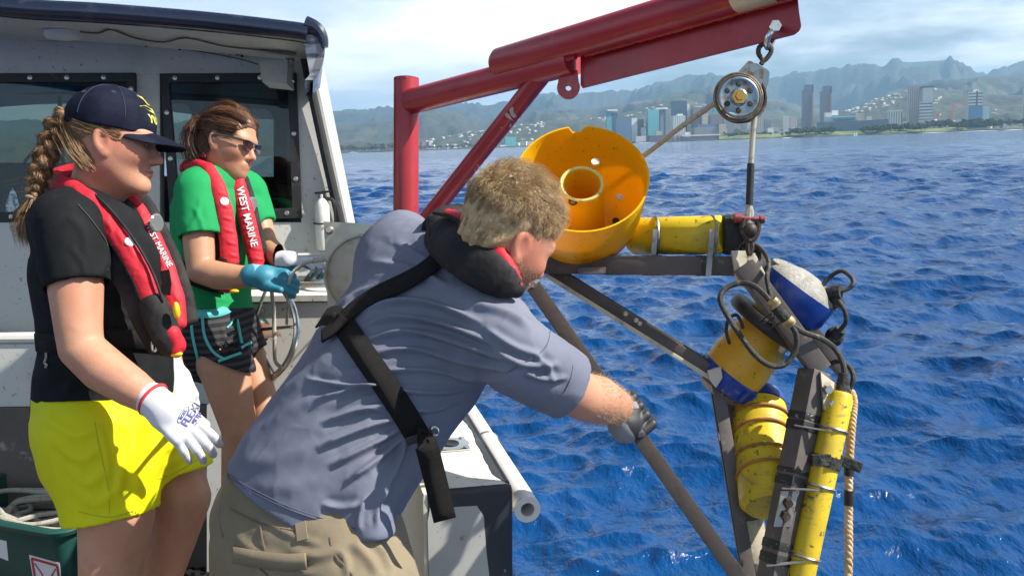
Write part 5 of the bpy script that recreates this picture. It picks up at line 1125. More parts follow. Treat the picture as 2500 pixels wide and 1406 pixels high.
def polyd(px, py, line):
    d = np.full(len(px), 1e9); tt = np.zeros(len(px)); L = np.asarray(line, float); sl = np.concatenate([[0], np.cumsum(np.linalg.norm(np.diff(L, axis=0), axis=1))])
    for i in range(len(L) - 1):
        a, b_ = L[i], L[i + 1]; ba = b_ - a; u = np.clip(((px - a[0]) * ba[0] + (py - a[1]) * ba[1]) / (ba @ ba), 0, 1)
        e = np.hypot(px - a[0] - u * ba[0], py - a[1] - u * ba[1]); m_ = e < d; d[m_] = e[m_]; tt[m_] = (sl[i] + u[m_] * (sl[i + 1] - sl[i])) / sl[-1]
    return d, tt
def folds(v, f, lines, cloth=.0015, sc=14):
    n = vnormals(v, f); px, py, z = proj(v); face = np.clip(((CAM - v) * n).sum(1) / np.linalg.norm(CAM - v, axis=1) + .15, 0, .4) / .4; disp = np.zeros(len(v))
    for L in lines:
        pts, amp, w = L[:3]; d, tt = polyd(px, py, curve([(a, b_, 0) for a, b_ in pts], 14)[:, :2]); tp = np.clip(tt * 5, 0, 1) * np.clip((1 - tt) * 5, 0, 1)
        disp += face * tp * amp * (np.exp(-(d / w) ** 2) - .45 * np.exp(-(d / (2.3 * w)) ** 2))
    disp += cloth * fbm(v, sc, 3) + cloth * .8 * (1 - np.abs(fbm(v + .02 * fbm(v, 9, 2)[:, None], sc * 1.6, 2)) * 1.6) ** 3 * .6; return v + n * disp[:, None]
def relief(fn, lo, hi, res, lines=(), cloth=.0015, sc=14, rel=1):
    v, f = polygonize(fn, lo, hi, res); v = relax(v, f, rel, .5)
    return folds(v, f, lines, cloth, sc), f
def bnds(pts, m_):
    p = np.array(pts); return p.min(0) - m_, p.max(0) + m_
def head_sdf(c, fwd, up, s=1.0, male=False):
    x = nrm(fwd); y = nrm(np.cross(up, x)); z = np.cross(x, y); R = np.array([x, y, z]); I = np.eye(3)
    def e(c_, r_, R_=I): return sd_ell(c_, R_, r_)
    rot = lambda a, ax: np.array(Matrix.Rotation(rad(a), 3, ax))
    solids = U([e((-.012, 0, .045), (.099, .078, .084)), e((.030, 0, -.025), (.058, .061, .085)), e((.0, 0, -.02), (.07, .066, .06))], .05)
    jaw = U([sd_cone((-.005, .047, -.055), (.066, .014, -.103), .022 if male else .019, .018), sd_cone((-.005, -.047, -.055), (.066, -.014, -.103), .022 if male else .019, .018), e((.073, 0, -.100), (.020, .020, .019))], .022)
    face = U([solids, jaw, e((.060, .041, -.026), (.028, .020, .022)), e((.060, -.041, -.026), (.028, .020, .022)), e((.076, 0, .024), (.017, .050, .013 if male else .010))], .026)
    sock = U([e((.096, .032, .001), (.013, .016, .009)), e((.096, -.032, .001), (.013, .016, .009))], .004)
    face = sub(face, sock, .012)
    nose = U([sd_cone((.084, 0, .010), (.108, 0, -.030), .0085, .0115), e((.110, 0, -.035), (.0115, .011, .010)), e((.097, .0125, -.040), (.011, .0075, .0075)), e((.097, -.0125, -.040), (.011, .0075, .0075))], .010)
    face = U([face, nose], .010)
    lids = [e((.0765, q * .032, .0015), (.0145, .0145, .0105)) for q in (1, -1)]
    lips = [e((.0905, 0, -.063), (.0095, .023, .0062)), e((.089, 0, -.0735), (.0095, .019, .0068))]
    face = U([face] + lids, .004); face = U([face] + lips, .007)
    face = sub(face, e((.104, 0, -.0682), (.018, .023, .0016)), .003)
    for q in (1, -1): face = sub(face, e((.102, q * .0065, -.0475), (.007, .0038, .0045)), .003)
    ears = []
    for q in (1, -1):
        Re = rot(12, 'Y') @ rot(q * 14, 'Z')
        er = sub(e((-.008, q * .081, -.006), (.021, .0085, .033), Re), e((-.004, q * .089, -.002), (.0125, .007, .021), Re), .005)
        ears.append(U([er, e((-.003, q * .080, -.034), (.010, .006, .010))], .006))
    allf = [U([face, g_], .010) for g_ in ears]
    ff = lambda p: np.minimum(allf[0](p), allf[1](p)); cc, RR = f32(c), f32(R)
    hs = lambda p: ff((p - cc) @ RR.T / s) * s
    L2W = lambda q: np.asarray(c) + (np.asarray(q, float) * s) @ R
    return hs, L2W, R
def loc_fn(c, R, s, fn):
    cc, RR = f32(c), f32(R); return lambda p: fn((p - cc) @ RR.T / s) * s
def hand_sdf(W, d, n, curl=(.4, .5, .4), spread=.12, s=1.0, thumb=(.65, .65, -.3), side=1, fcurl=None):
    """hand from wrist W along d, n = back of the hand; side=+1 puts the thumb at d x n ... """
    d = nrm(d); n = nrm(n - d * (np.asarray(n) @ d)); t_ = np.cross(n, d) * side; Rm_ = np.array([d, t_, n])
    palm = U([sd_box(W + (d * .050) * s, Rm_, V(.042, .038, .0135) * s, .012 * s), sd_cone(W - d * .03 * s, W + d * .02 * s, .029 * s, .030 * s)], .02 * s)
    fs_ = []; tips = []
    for k, (o, ln, r_) in enumerate(((.028, .070, .0098), (.0095, .078, .0102), (-.0095, .073, .0098), (-.0275, .057, .0088))):
        c3 = curl if fcurl is None else fcurl[k]; p = W + (d * (.088 if k < 3 else .080) + t_ * o - n * .002) * s; a = 0; pts = [p - d * .02 * s, p]; q = p
        for j in range(3):
            a += c3[j]; dd = nrm(d * math.cos(a) - n * math.sin(a) + t_ * (spread * (1.5 - k) * .6) * math.cos(a)); q = q + dd * ln * s * (.46, .30, .24)[j]; pts.append(q)
        fs_.append(sd_path(pts, [r_ * s * 1.12, r_ * s * 1.1, r_ * s * 1.02, r_ * s * .96, r_ * s * .88])); tips.append(q)
    tb0 = W + (d * .022 + t_ * .026 - n * .004) * s; td = nrm(d * thumb[0] + t_ * thumb[1] + n * thumb[2]); tm = tb0 + td * .045 * s; te = tm + nrm(td + d * .5 - n * .1) * .036 * s
    th_ = sd_path([tb0, tm, te], [.0165 * s, .013 * s, .0105 * s])
    fing = lambda p: np.min([g_(p) for g_ in fs_], axis=0)
    return U([U([palm, fing], .006 * s), th_], .010 * s), tips, Rm_
def strands(name, P3, r, mat, parent, taper=True):
    """P3: (N,K,3) polylines as thin three-sided hairs"""
    N, K, _ = P3.shape; tg = np.gradient(P3, axis=1); tg /= np.maximum(np.linalg.norm(tg, axis=2, keepdims=True), 1e-9)
    h = np.where(np.abs(tg[..., 2:3]) > .9, V(1, 0, 0), V(0, 0, 1)); x = np.cross(h, tg); x /= np.maximum(np.linalg.norm(x, axis=2, keepdims=True), 1e-9); y = np.cross(tg, x)
    rr = (r * (np.linspace(1, .25, K) if taper else np.ones(K)))[None, :, None]; vs = np.stack([P3 + rr * (math.cos(a) * x + math.sin(a) * y) for a in (0, 2.094, 4.189)], 2)
    v = vs.reshape(-1, 3); b0 = (np.arange(N)[:, None] * K + np.arange(K - 1)[None]).ravel() * 3; f = []
    for j in range(3): f.append(np.stack([b0 + j, b0 + (j + 1) % 3, b0 + 3 + (j + 1) % 3, b0 + 3 + j], 1))
    return part(name, (v, np.concatenate(f)), mat, parent, 180)
def tinted(obj, fn):
    """per-vertex skin tint (lips, cheeks, freckles)"""
    me = obj.data; co = np.zeros(len(me.vertices) * 3, np.float32); me.vertices.foreach_get('co', co); co = co.reshape(-1, 3) + root_of(obj)
    c = fn(co); at = me.color_attributes.new('tint', 'FLOAT_COLOR', 'POINT'); at.data.foreach_set('color', np.concatenate([c, np.ones((len(c), 1))], 1).astype(np.float32).ravel())
def skin_mat(name, col, red=(.62, .22, .17), rough=.5):
    m_ = M(name, col, rough, layers=[(tuple(np.array(col) * V(.88, .68, .6)), 9, .42, .7, .6), (tuple(np.array(col) * V(.9, .8, .75)), 40, .5, .7, .6), (red, 60, .60, .70, .35), (tuple(np.array(col) * V(.6, .45, .4)), 330, .66, .71, .55)], bump=[(260, .3, .0018), (40, .12, .003)], rvar=.12, sss=.12, spec=.4)
    t = m_.node_tree; b = t.nodes['Principled BSDF']; lk = b.inputs['Base Color'].links[0].from_socket; a = t.nodes.new('ShaderNodeAttribute'); a.attribute_name = 'tint'
    mx = t.nodes.new('ShaderNodeMix'); mx.data_type = 'RGBA'; mx.blend_type = 'MULTIPLY'; mx.inputs[0].default_value = 1; t.links.new(lk, mx.inputs[6]); t.links.new(a.outputs['Color'], mx.inputs[7]); t.links.new(mx.outputs[2], b.inputs['Base Color']); return m_
def face_tint(L2W, R, c, s, lip=(.85, .55, .5), cheek=.12, beard=0.0):
    def fn(p):
        q = (p - c) @ R.T / s; col = np.ones((len(p), 3)); inh = np.linalg.norm(q, axis=1) < .16
        lp = np.exp(-(((q[:, 0] - .092) / .02) ** 2 + (q[:, 1] / .02) ** 2 + ((q[:, 2] + .068) / .009) ** 2) * 1.2) * inh
        ck = (np.exp(-(((q[:, 0] - .07) / .04) ** 2 + ((np.abs(q[:, 1]) - .045) / .03) ** 2 + ((q[:, 2] + .03) / .03) ** 2)) + .8 * np.exp(-(((q[:, 0] - .11) / .02) ** 2 + (q[:, 1] / .02) ** 2 + ((q[:, 2] + .03) / .02) ** 2)) + np.exp(-((np.abs(q[:, 1]) - .083) / .012) ** 2 - (q[:, 2] / .05) ** 2)) * inh
        col *= 1 - lp[:, None] * (1 - np.array(lip)); col *= 1 - np.clip(ck, 0, 1)[:, None] * cheek * V(.2, 1, 1)
        if beard:
            bd = ((q[:, 2] < -.035) & (q[:, 0] < .1) & (q[:, 0] > -.02)) * inh * np.clip((-q[:, 2] - .035) / .02, 0, 1) * (1 - np.clip(lp * 2, 0, 1)); col *= 1 - bd[:, None] * beard * V(.45, .6, .75)
        return col
    return fn
def two_sided(obj, nvec, mat2, thr=-.12):
    """second material on faces turned away from nvec (coated palms)"""
    me = obj.data; me.materials.append(mat2); n = np.zeros(len(me.polygons) * 3, np.float32); me.polygons.foreach_get('normal', n); mi = (n.reshape(-1, 3) @ np.asarray(nvec) < thr).astype(np.int32); me.polygons.foreach_set('material_index', mi)
def eyes(c, R, s, L2W, parent, iris=(.12, .2, .22)):
    for q in (1, -1):
        o = L2W((.0775, q * .032, .0005)); part('eyeball', G().ball(o, .0118 * s, 10), M('eye_white', (.75, .72, .68), .2), parent); fd = nrm(R[0] - R[2] * .25)
        part('iris', G().lathe([(.001, .0002), (.0025, .0002), (.0058, .0)], o + fd * .0112 * s, fd, 16), M('iris', iris, .2), parent)
def brows(L2W, R, parent, mat, seed=1, hide=None):
    g_ = np.random.default_rng(seed); N = 160; u = g_.random(N); q = np.where(g_.random(N) < .5, 1, -1)
    st = np.stack([.091 - .020 * u ** 2, q * (.012 + .042 * u), .0225 + .006 * np.sin(u * 2.4) + .002 * g_.normal(size=N)], 1); dr = np.stack([-.25 - .3 * u, q * 1.0, .35 - .6 * u], 1) * .009
    P3 = np.stack([st + dr * k / 3 + V(.001, 0, 0) for k in range(4)], 1); strands('eyebrows', L2W(P3.reshape(-1, 3)).reshape(N, 4, 3), .0006, mat, parent)
m_thread = M('dark_thread', (.02, .025, .05), .8); m_web = M('black_webbing', (.011, .010, .009), .75, spec=.2, layers=[((.04, .037, .032), (900, 900, 900), .45, .6, .8)], bump=[((700, 700, 700), .8, .0012, 'w'), (25, .15, .004)])
m_vred = M('vest_red', (.56, .02, .035), .62, spec=.3, layers=[((.42, .012, .025), 12, .45, .7, .6)], bump=[(30, .35, .006), (260, .1, .001)]); m_vblk = M('vest_black', (.013, .012, .012), .7, spec=.25, layers=[((.035, .03, .03), 20, .4, .7, .7)], bump=[(35, .35, .005), (300, .1, .001)])
m_yplug = M('yellow_plug', (.75, .5, .01), .4); m_print = M('white_print', (.78, .76, .76), .6); m_clear = M('clear_vinyl', (.14, .145, .14), .2, layers=[((.25, .26, .26), 20, .45, .65, .6)])
# ================================================================== woman in cap, black T-shirt, yellow shorts
T1 = thing('person', 'person in navy cap, black T-shirt and bright yellow shorts looking down', 'person', onZ(250, 1900, DECK))
sk1 = skin_mat('skin_fair', (.52, .265, .165))
h1c = P(278, 352, 2.14); h1f = RT * .97 + fw * .16 - UP * .055; h1s = .93
H1, L1, R1 = head_sdf(h1c, h1f, UP, h1s)
S_n, E_n, W_n = P(172, 560, 1.985), P(198, 850, 1.93), P(383, 985, 1.90)
S_f, E_f, W_f = P(330, 570, 2.34), P(385, 790, 2.44), P(422, 905, 2.36)
lat1 = nrm(fw * .96 - RT * .2)
tor = [(P(252, 1010, 2.16), lat1, .178, .150), (P(258, 930, 2.16), lat1, .172, .150), (P(262, 850, 2.16), lat1, .160, .142), (P(252, 760, 2.16), lat1, .162, .143), (P(240, 670, 2.16), lat1, .17, .146), (P(222, 590, 2.16), lat1, .17, .122), (P(222, 530, 2.16), lat1, .115, .085)]
neck1 = U([sd_path([P(225, 520, 2.16), P(240, 440, 2.15), P(262, 380, 2.14)], [.066, .058, .056]), sd_cone(P(262, 470, 2.15), P(300, 440, 2.13), .036, .024)], .025)
arm_n = sd_path([S_n, P(185, 700, 1.955), P(192, 800, 1.935), E_n, P(252, 900, 1.92), P(320, 945, 1.91), W_n], [.062, .057, .049, .0465, .049, .042, .031])
arm_f = sd_path([S_f, E_f, W_f], [.055, .045, .03])
leg_n = sd_path([P(240, 1060, 2.06), P(285, 1250, 2.05), P(262, 1480, 2.04), P(235, 1640, 2.06), P(225, 1880, 2.08)], [.108, .083, .060, .058, .036])
leg_f = sd_path([P(330, 1040, 2.28), P(420, 1165, 2.25), P(444, 1215, 2.23), P(420, 1300, 2.24), P(372, 1450, 2.27), P(352, 1600, 2.28)], [.105, .082, .070, .064, .056, .036])
foot_f = sd_cone(P(345, 1620, 2.28), P(440, 1640, 2.24), .04, .03); foot_n = sd_cone(P(220, 1900, 2.08), P(310, 1930, 2.04), .045, .03)
body1 = U([H1, neck1], .035); trunk1 = sd_loft(tor[:-1]); limbs1 = U([grow(trunk1, -.018), arm_n, arm_f, leg_n, leg_f, foot_f, foot_n], .02); full1 = U([body1, limbs1], .02)
hv, hf = polygonize(body1, *bnds([L1((-.12, -.1, -.15)), L1((.15, .1, .14)), L1((.15, -.1, -.17)), L1((-.12, .1, .14)), P(225, 520, 2.16)], .01), .0028)
bv, bf = polygonize(grow(limbs1, -.0006), *bnds([P(60, 520, 2.0), P(500, 1960, 2.1), P(420, 900, 2.5), P(60, 520, 2.4), P(250, 1960, 2.0), P(500, 1400, 1.88), P(100, 900, 1.88)], .03), .006)
bv = relax(bv, bf, 1); b1 = part('body', (np.concatenate([hv, bv]), np.concatenate([hf, bf + len(hv)])), sk1, T1, 180); tinted(b1, face_tint(L1, R1, h1c, h1s, cheek=.28))
eyes(h1c, R1, h1s, L1, T1); m_blond = M('blond_hair', (.30, .17, .075), .45, layers=[((.15, .08, .035), 60, .45, .65, .8), ((.45, .3, .15), 90, .58, .68, .6)], bump=[((260, 260, 40), .4, .002)])
brows(L1, R1, T1, m_blond)
# T-shirt
m_tee = M('black_cotton', (.011, .012, .013), .85, layers=[((.018, .019, .02), 8, .4, .7, .8)], bump=[(420, .25, .0012), (26, .25, .008)], spec=.1)
sl_n = sub(cut(sd_path([S_n, P(180, 620, 1.972), P(191, 705, 1.955)], [.074, .074, .070]), P(190, 700, 1.955), P(196, 740, 1.95) - P(176, 600, 1.98)), sd_cone(P(183, 650, 1.965), P(196, 760, 1.95), .060, .067), .003)
sl_f = cut(sd_cone(S_f, P(352, 700, 2.4), .07, .068), P(352, 690, 2.4), P(352, 700, 2.4) - S_f)
shl = sd_cone(P(150, 535, 2.03), P(270, 535, 2.27), .062, .062)
tee_b = U([U([grow(trunk1, .004), shl], .06), sl_f], .05); tee0 = cut(sub(U([tee_b, sl_n], .035), grow(neck1, .004), .004), P(240, 985, 2.16), -UP + RT * .12)
under_n = cut(grow(arm_n, .007), P(186, 655, 1.965), P(196, 740, 1.95) - P(176, 600, 1.98)); tee = lambda p: smin(tee0(p), under_n(p), .012)
tl = [([(150, 980), (200, 905), (300, 880)], .006, 12), ([(110, 880), (200, 860), (300, 850)], .006, 12), ([(270, 780), (350, 760), (420, 770)], .005, 12), ([(230, 690), (262, 640), (275, 560)], .007, 12), ([(245, 700), (290, 690), (330, 660)], .006, 10), ([(255, 780), (330, 800), (400, 800)], .006, 12),
      ([(120, 960), (240, 935), (390, 925)], .006, 14), ([(230, 990), (300, 955), (390, 950)], .005, 11), ([(160, 520), (200, 560), (215, 640)], .005, 12), ([(170, 600), (200, 640), (215, 700)], .004, 9), ([(95, 700), (130, 760), (200, 790)], .006, 13)]
tv, tf = relief(tee, *bnds([P(50, 470, 2.0), P(450, 1060, 2.1), P(350, 500, 2.45), P(60, 980, 2.4), P(150, 700, 1.88)], .03), .0045, tl, .0022, 11, 1); part('t_shirt', (tv, tf), m_tee, T1, 180)
for yy_ in (672, 676): pass
part('sleeve_hem', seam(tee, [(133, 690), (190, 702), (252, 700)], 1.6, 2.4, .0012, .0015), M('grey_thread', (.05, .05, .05), .8), T1); part('shoulder_seam', seam(tee, [(190, 500), (225, 540), (262, 600), (262, 660)], 1.6, 2.4, .0013, .001), bpy.data.materials['grey_thread'], T1)
ptext('N', 333, 661, -8, 46, tee, 1.6, 2.5, m_print, T1, .004); ptext('A', 340, 692, -8, 46, tee, 1.6, 2.5, m_print, T1, .004)
# shorts
m_short = M('fluorescent_yellow', (.92, .95, .0), .65, layers=[((.82, .80, .0), 7, .4, .7, .6)], bump=[(30, .2, .006), (500, .1, .001)])
tn = m_short.node_tree; pbn = tn.nodes['Principled BSDF']; tl_ = tn.nodes.new('ShaderNodeBsdfTranslucent'); tl_.inputs[0].default_value = (.85, .85, .0, 1); ms = tn.nodes.new('ShaderNodeMixShader'); ms.inputs[0].default_value = .4
for l_ in list(tn.links):
    if l_.to_node.type == 'OUTPUT_MATERIAL': tn.links.remove(l_)
tn.links.new(pbn.outputs[0], ms.inputs[1]); tn.links.new(tl_.outputs[0], ms.inputs[2]); tn.links.new(ms.outputs[0], tn.nodes['Material Output'].inputs[0])
hip1 = sd_loft([(P(250, 950, 2.16), lat1, .176, .152), (P(258, 1030, 2.16), lat1, .19, .162), (P(268, 1090, 2.15), lat1, .19, .155)])
sn = sd_path([P(235, 1060, 2.07), P(258, 1150, 2.06), P(276, 1290, 2.05)], [.122, .114, .102]); sn = sub(cut(sn, P(276, 1257, 2.05), RT * .16 - UP * 1.0), sd_cone(P(268, 1200, 2.055), P(282, 1320, 2.05), .096, .098), .003)
sf = sd_path([P(335, 1040, 2.27), P(400, 1110, 2.25), P(450, 1175, 2.23)], [.115, .092, .083]); sf = sub(cut(sf, P(437, 1150, 2.23), RT * .22 - UP * .95), sd_cone(P(415, 1125, 2.24), P(452, 1190, 2.23), .073, .079), .003)
legs_u = cut(cut(grow(U([leg_n, grow(trunk1, -.018)], .02), .009), P(274, 1215, 2.05), RT * .16 - UP), P(240, 960, 2.16), UP); legs_v = cut(cut(grow(leg_f, .009), P(425, 1128, 2.23), RT * .22 - UP * .95), P(240, 960, 2.16), UP)
shorts0 = cut(U([hip1, sn, sf], .03), P(240, 960, 2.16), UP); shorts = lambda p: smin(smin(shorts0(p), legs_u(p), .012), legs_v(p), .012)
sl_ = [([(100, 1010), (180, 1060), (240, 1040)], .006, 13), ([(120, 1060), (190, 1120), (250, 1090)], .007, 14), ([(150, 1120), (210, 1180), (270, 1140)], .006, 13), ([(165, 1170), (230, 1230), (300, 1180)], .006, 14), ([(330, 1020), (330, 1110), (350, 1220)], .007, 16), ([(240, 1030), (262, 1120), (262, 1240)], .004, 8), ([(380, 1040), (390, 1110), (370, 1180)], .007, 12), ([(395, 1100), (440, 1085), (485, 1080)], .006, 10), ([(395, 1140), (440, 1120), (490, 1100)], .005, 9), ([(330, 1080), (300, 1150), (285, 1230)], .005, 12)]
sv, sf_ = relief(shorts, *bnds([P(70, 940, 2.0), P(520, 1320, 2.1), P(450, 950, 2.45), P(60, 1300, 1.95)], .03), .0045, sl_, .003, 10, 1); part('shorts', (sv, sf_), m_short, T1, 180)
part('hem_stitch', seam(shorts, [(192, 1248), (235, 1258), (280, 1260), (350, 1236)], 1.6, 2.6, .0010, .0008), M('ochre_thread', (.55, .48, .02), .8), T1); part('side_seam', seam(shorts, [(232, 1030), (240, 1080), (262, 1180), (268, 1255)], 1.6, 2.6, .001, .0008), bpy.data.materials['ochre_thread'], T1); part('hem_stitch', seam(shorts, [(385, 1168), (430, 1152), (490, 1118)], 1.6, 2.6, .001, .0008), bpy.data.materials['ochre_thread'], T1)
# cap
m_cap = M('navy_twill', (.006, .008, .018), .8, spec=.1, layers=[((.018, .023, .042), 10, .4, .7, .8), ((.06, .065, .085), 300, .66, .72, .5)], bump=[(600, .3, .0012)])
capc = lambda q: np.linalg.norm(q, axis=1)
dome = cut(sd_ell((-.012, 0, .048), np.eye(3), (.1125, .092, .100)), (0, 0, .030), (-.10, 0, -1.0), .003); dome = sub(dome, sd_ell((-.012, 0, .044), np.eye(3), (.108, .0875, .095)), .002)
def brim(q):
    x, y, z = q[:, 0], q[:, 1], q[:, 2]; zc = .036 - (x - .08) * .24 - 5.2 * y ** 2 - (x - .085) ** 2 * 1.2
    plan = np.sqrt(((x - .060) / .118) ** 2 + (y / .083) ** 2) - 1; d = np.maximum(np.abs(z - zc) - .0028, plan * .07); d = np.maximum(d, .068 - .0 * x - x + np.abs(y) * -.35); return d * .75
capf = loc_fn(h1c, R1, h1s, lambda q: np.minimum(dome(q), brim(q))); domef = loc_fn(h1c, R1, h1s, dome); brimf = loc_fn(h1c, R1, h1s, brim)
cv, cf = polygonize(domef, *bnds([L1((-.14, -.11, 0)), L1((.2, .11, .17)), L1((-.14, .11, .17)), L1((.2, -.11, -.05))], .01), .0026); cap = part('cap', (relax(cv, cf, 1, .4), cf), m_cap, T1, 180)
cv, cf = polygonize(brimf, *bnds([L1((.03, -.11, -.08)), L1((.2, .11, .06)), L1((.2, -.11, .06)), L1((.03, .11, -.08))], .01), .0024); part('brim', (relax(cv, cf, 1, .4), cf), m_cap, cap, 180)
part('button', G().ball(L1((-.012, 0, .1485)), .006, 8, (1, 1, .6)), m_cap, cap)
for a in (0, 60, 120): 
    pts = [L1((-.012 + .1132 * math.sin(u) * math.cos(rad(a)), .0926 * math.sin(u) * math.sin(rad(a)), .048 + .1006 * math.cos(u))) for u in np.linspace(-1.45, 1.45, 40)]; part('panel_seam', G().tube(pts, .0011, 5), m_thread, cap)
for a, u in ((-75, .75), (-130, .8), (-25, .75)):
    d = V(math.sin(u) * math.cos(rad(a)), math.sin(u) * math.sin(rad(a)), math.cos(u)); part('eyelet', G().torus(L1(V(-.012, 0, .048) + d * V(.1128, .0922, .1004)), (d / V(.11, .09, .1)) @ R1, .0035, .0011, 14, 5), M('eyelet_thread', (.05, .06, .09), .7), cap)
m_gold = M('yellow_embroidery', (.72, .62, .10), .6, bump=[(500, .5, .001)])
def cap_text(body, z0, size):
    def warp(co):
        yy2 = -co[:, 0]; zz2 = z0 + co[:, 1]; k = np.clip(1 - (yy2 / .093) ** 2 - ((zz2 - .048) / .1012) ** 2, 0.02, 1); xx2 = -.012 + .1137 * np.sqrt(k) + co[:, 2] * .001
        return L1(np.stack([xx2, yy2, zz2], 1))
    text(body, None, V(1, 0, 0), V(0, 1, 0), size, m_gold, cap, 'embroidery', .5, warp, bold=.0008)
cap_text('FLY', .1135, .030); cap_text('NAVY', .066, .028)
g = G(); pts = [(-.05, .094), (-.03, .100), (-.006, .096), (0, .099), (.006, .096), (.03, .100), (.05, .094), (.03, .088), (.008, .085), (0, .079), (-.008, .085), (-.03, .088)]
def ony(y, z, e=.0012): return L1((-.012 + (.1130 + e) * math.sqrt(max(1 - (y / .0925) ** 2 - ((z - .048) / .1007) ** 2, .02)), y, z))
fan = [ony(0, .091)] + [ony(y, z) for y, z in pts]; part('embroidered_wings', (np.array(fan), [(0, i, i % 12 + 1) for i in range(1, 13)]), m_gold, cap, 0)
# hair: pulled back under the cap, side hair, braid
hk = cut(cut(sd_ell((-.014, 0, .036), np.eye(3), (.101, .0815, .092)), (.048, 0, 0), (1.0, 0, -.35), .004), (0, 0, -.075), (0, 0, -1), .004); hk = cut(hk, (-.02, 0, .0), (.62, 0, -1.0), .01)
hkf = loc_fn(h1c, R1, h1s, lambda q: np.maximum(hk(q), q[:, 2] - .06) + .0014 * np.sin(q[:, 2] * 700 + q[:, 0] * 500)); cv, cf = polygonize(hkf, *bnds([L1((-.13, -.1, -.1)), L1((.1, .1, .09)), L1((-.13, .1, .09)), L1((.1, -.1, -.1))], .01), .003); hr1 = part('hair', (cv, cf), m_blond, T1, 180)
def hair_fill(L, cxr, n, seed, parent, mat, r=.0007, wig=.004):
    """combed-back strands between pairs of local curves"""
    g_ = np.random.default_rng(seed); out = []
    for (ctrl, cnt, sp) in cxr:
        c_ = curve(ctrl, 9)
        for _ in range(cnt): o = g_.normal(size=3) * sp; out.append(c_ + o * np.linspace(.8, 1.1, 9)[:, None] + g_.normal(size=(9, 3)) * wig * .12)
    P3 = np.array(out); return strands('hair_strands', L(P3.reshape(-1, 3)).reshape(P3.shape), r, mat, parent)
hair_fill(L1, [([(.030, q * .0775, .010), (.012, q * .081, .014), (-.02, q * .083, .02), (-.07, q * .074, .035), (-.112, q * .02, .055)], 120, V(.006, .002, .008)) for q in (-1, 1)] + [([(-.04, q * .075, -.065), (-.07, q * .072, -.03), (-.10, q * .045, .02), (-.118, 0, .055)], 160, V(.012, .006, .012)) for q in (-1, 1)], 0, 3, hr1, m_blond)
br_c = curve(PP([(176, 292, 2.10), (150, 300, 2.10), (125, 345, 2.10), (104, 405, 2.09), (88, 450, 2.09), (80, 478, 2.09)]), 60); br_w = np.linspace(.024, .014, 60); br_w[:6] *= np.linspace(.55, 1, 6)
for k in range(3):
    a = np.arange(60) * .27 + k * 2.094; tg = np.gradient(br_c, axis=0); x_ = np.array([nrm(np.cross(q, fw)) for q in tg]); ctr = br_c + x_ * (br_w * .75 * np.sin(a))[:, None] - fw * (br_w * .55 * np.sin(2 * a))[:, None]
    part('braid_strand', G().tube(ctr, br_w * .52 * (1 + .12 * np.sin(np.arange(60) * 1.3 + k)), 10), m_blond, hr1, 180); g_ = np.random.default_rng(k); N = 480; ph = g_.random(N) * 6.28; rr_ = .55 * (.7 + .75 * g_.random(N)); seg = []
    yv = np.cross(tg / np.linalg.norm(tg, axis=1, keepdims=True), x_)
    for i in range(N):
        s0 = g_.integers(0, 44); sl2 = slice(s0, s0 + 16, 2); seg.append(ctr[sl2] + (br_w[sl2] * rr_[i])[:, None] * (math.cos(ph[i]) * x_[sl2] + math.sin(ph[i]) * yv[sl2]) + g_.normal(size=(8, 3)) * .0022)
    strands('braid_hairs', np.array(seg), .0008, m_blond, hr1)
part('hair_tie', G().torus(P(80, 482, 2.09), P(88, 450, 2.09) - P(78, 500, 2.09), .012, .005, 20, 8), M('beige_tie', (.35, .25, .17), .7), hr1)
g_ = np.random.default_rng(8); seg = []
for i in range(420):
    e0, e1 = g_.normal(size=2), g_.normal(size=2); seg.append(curve([P(80 + 5 * e0[0], 486, 2.09 + .005 * e0[1]), P(72 + 13 * e0[0], 520, 2.09 + .012 * e0[1]), P(64 + 14 * e0[0] + 3 * e1[0], 552, 2.09 + .014 * e0[1]), P(60 + 8 * e0[0] + 5 * e1[0], 582 + 12 * e1[1], 2.09 + .01 * e0[1])], 8))
strands('tail_hairs', np.array(seg), .0009, m_blond, hr1)
seg = []
for i in range(220):
    e0 = g_.normal(size=4); a = br_c[int(g_.integers(4, 50))]; seg.append(curve([a, a + RT * .02 * e0[0] + UP * .01 * e0[1], a + RT * (.03 * e0[2]) - UP * .03 + fw * .01 * e0[3]], 6))
strands('flyaway_hairs', np.array(seg), .0004, m_blond, hr1)
# inflatable vest
def lobe(path, hx, hy, lat=None):
    pts = [P(*q) for q in path]; n = len(pts); hx = np.broadcast_to(hx, (n,)); hy = np.broadcast_to(hy, (n,)); sec = []
    for i in range(n):
        tgt = nrm(pts[min(i + 1, n - 1)] - pts[max(i - 1, 0)]); tocam = nrm(CAM - pts[i]) if lat is None else np.asarray(lat); sec.append((pts[i], np.cross(tgt, tocam), hx[i], hy[i]))
    return sd_loft(sec), [pts[0], pts[-1]] + pts
def lobe_part(nm, path, hx, hy, mat, parent, res=.0038, fl=(), cl=.0016):
    fn, pts = lobe(path, hx, hy); v, f = relief(fn, *bnds(pts, .06), res, fl, cl, 30, 1); part(nm, (v, f), mat, parent, 180); return fn
V1 = part('life_vest', G().tube(curve(PP([(122, 442, 2.24), (150, 430, 2.27), (190, 420, 2.28), (235, 425, 2.28)]), 12), .024, 12), m_vred, T1, 180)
nr_path = [(122, 440, 2.22), (138, 447, 2.14), (172, 458, 2.07), (215, 490, 2.02), (262, 540, 2.0), (310, 605, 1.985), (348, 675, 1.98), (372, 742, 1.985)]
bk_path = [(118, 462, 2.22), (134, 472, 2.14), (168, 485, 2.075), (212, 520, 2.035), (250, 575, 2.015), (296, 640, 2.0), (332, 710, 1.998), (362, 775, 2.0), (395, 850, 2.02)]
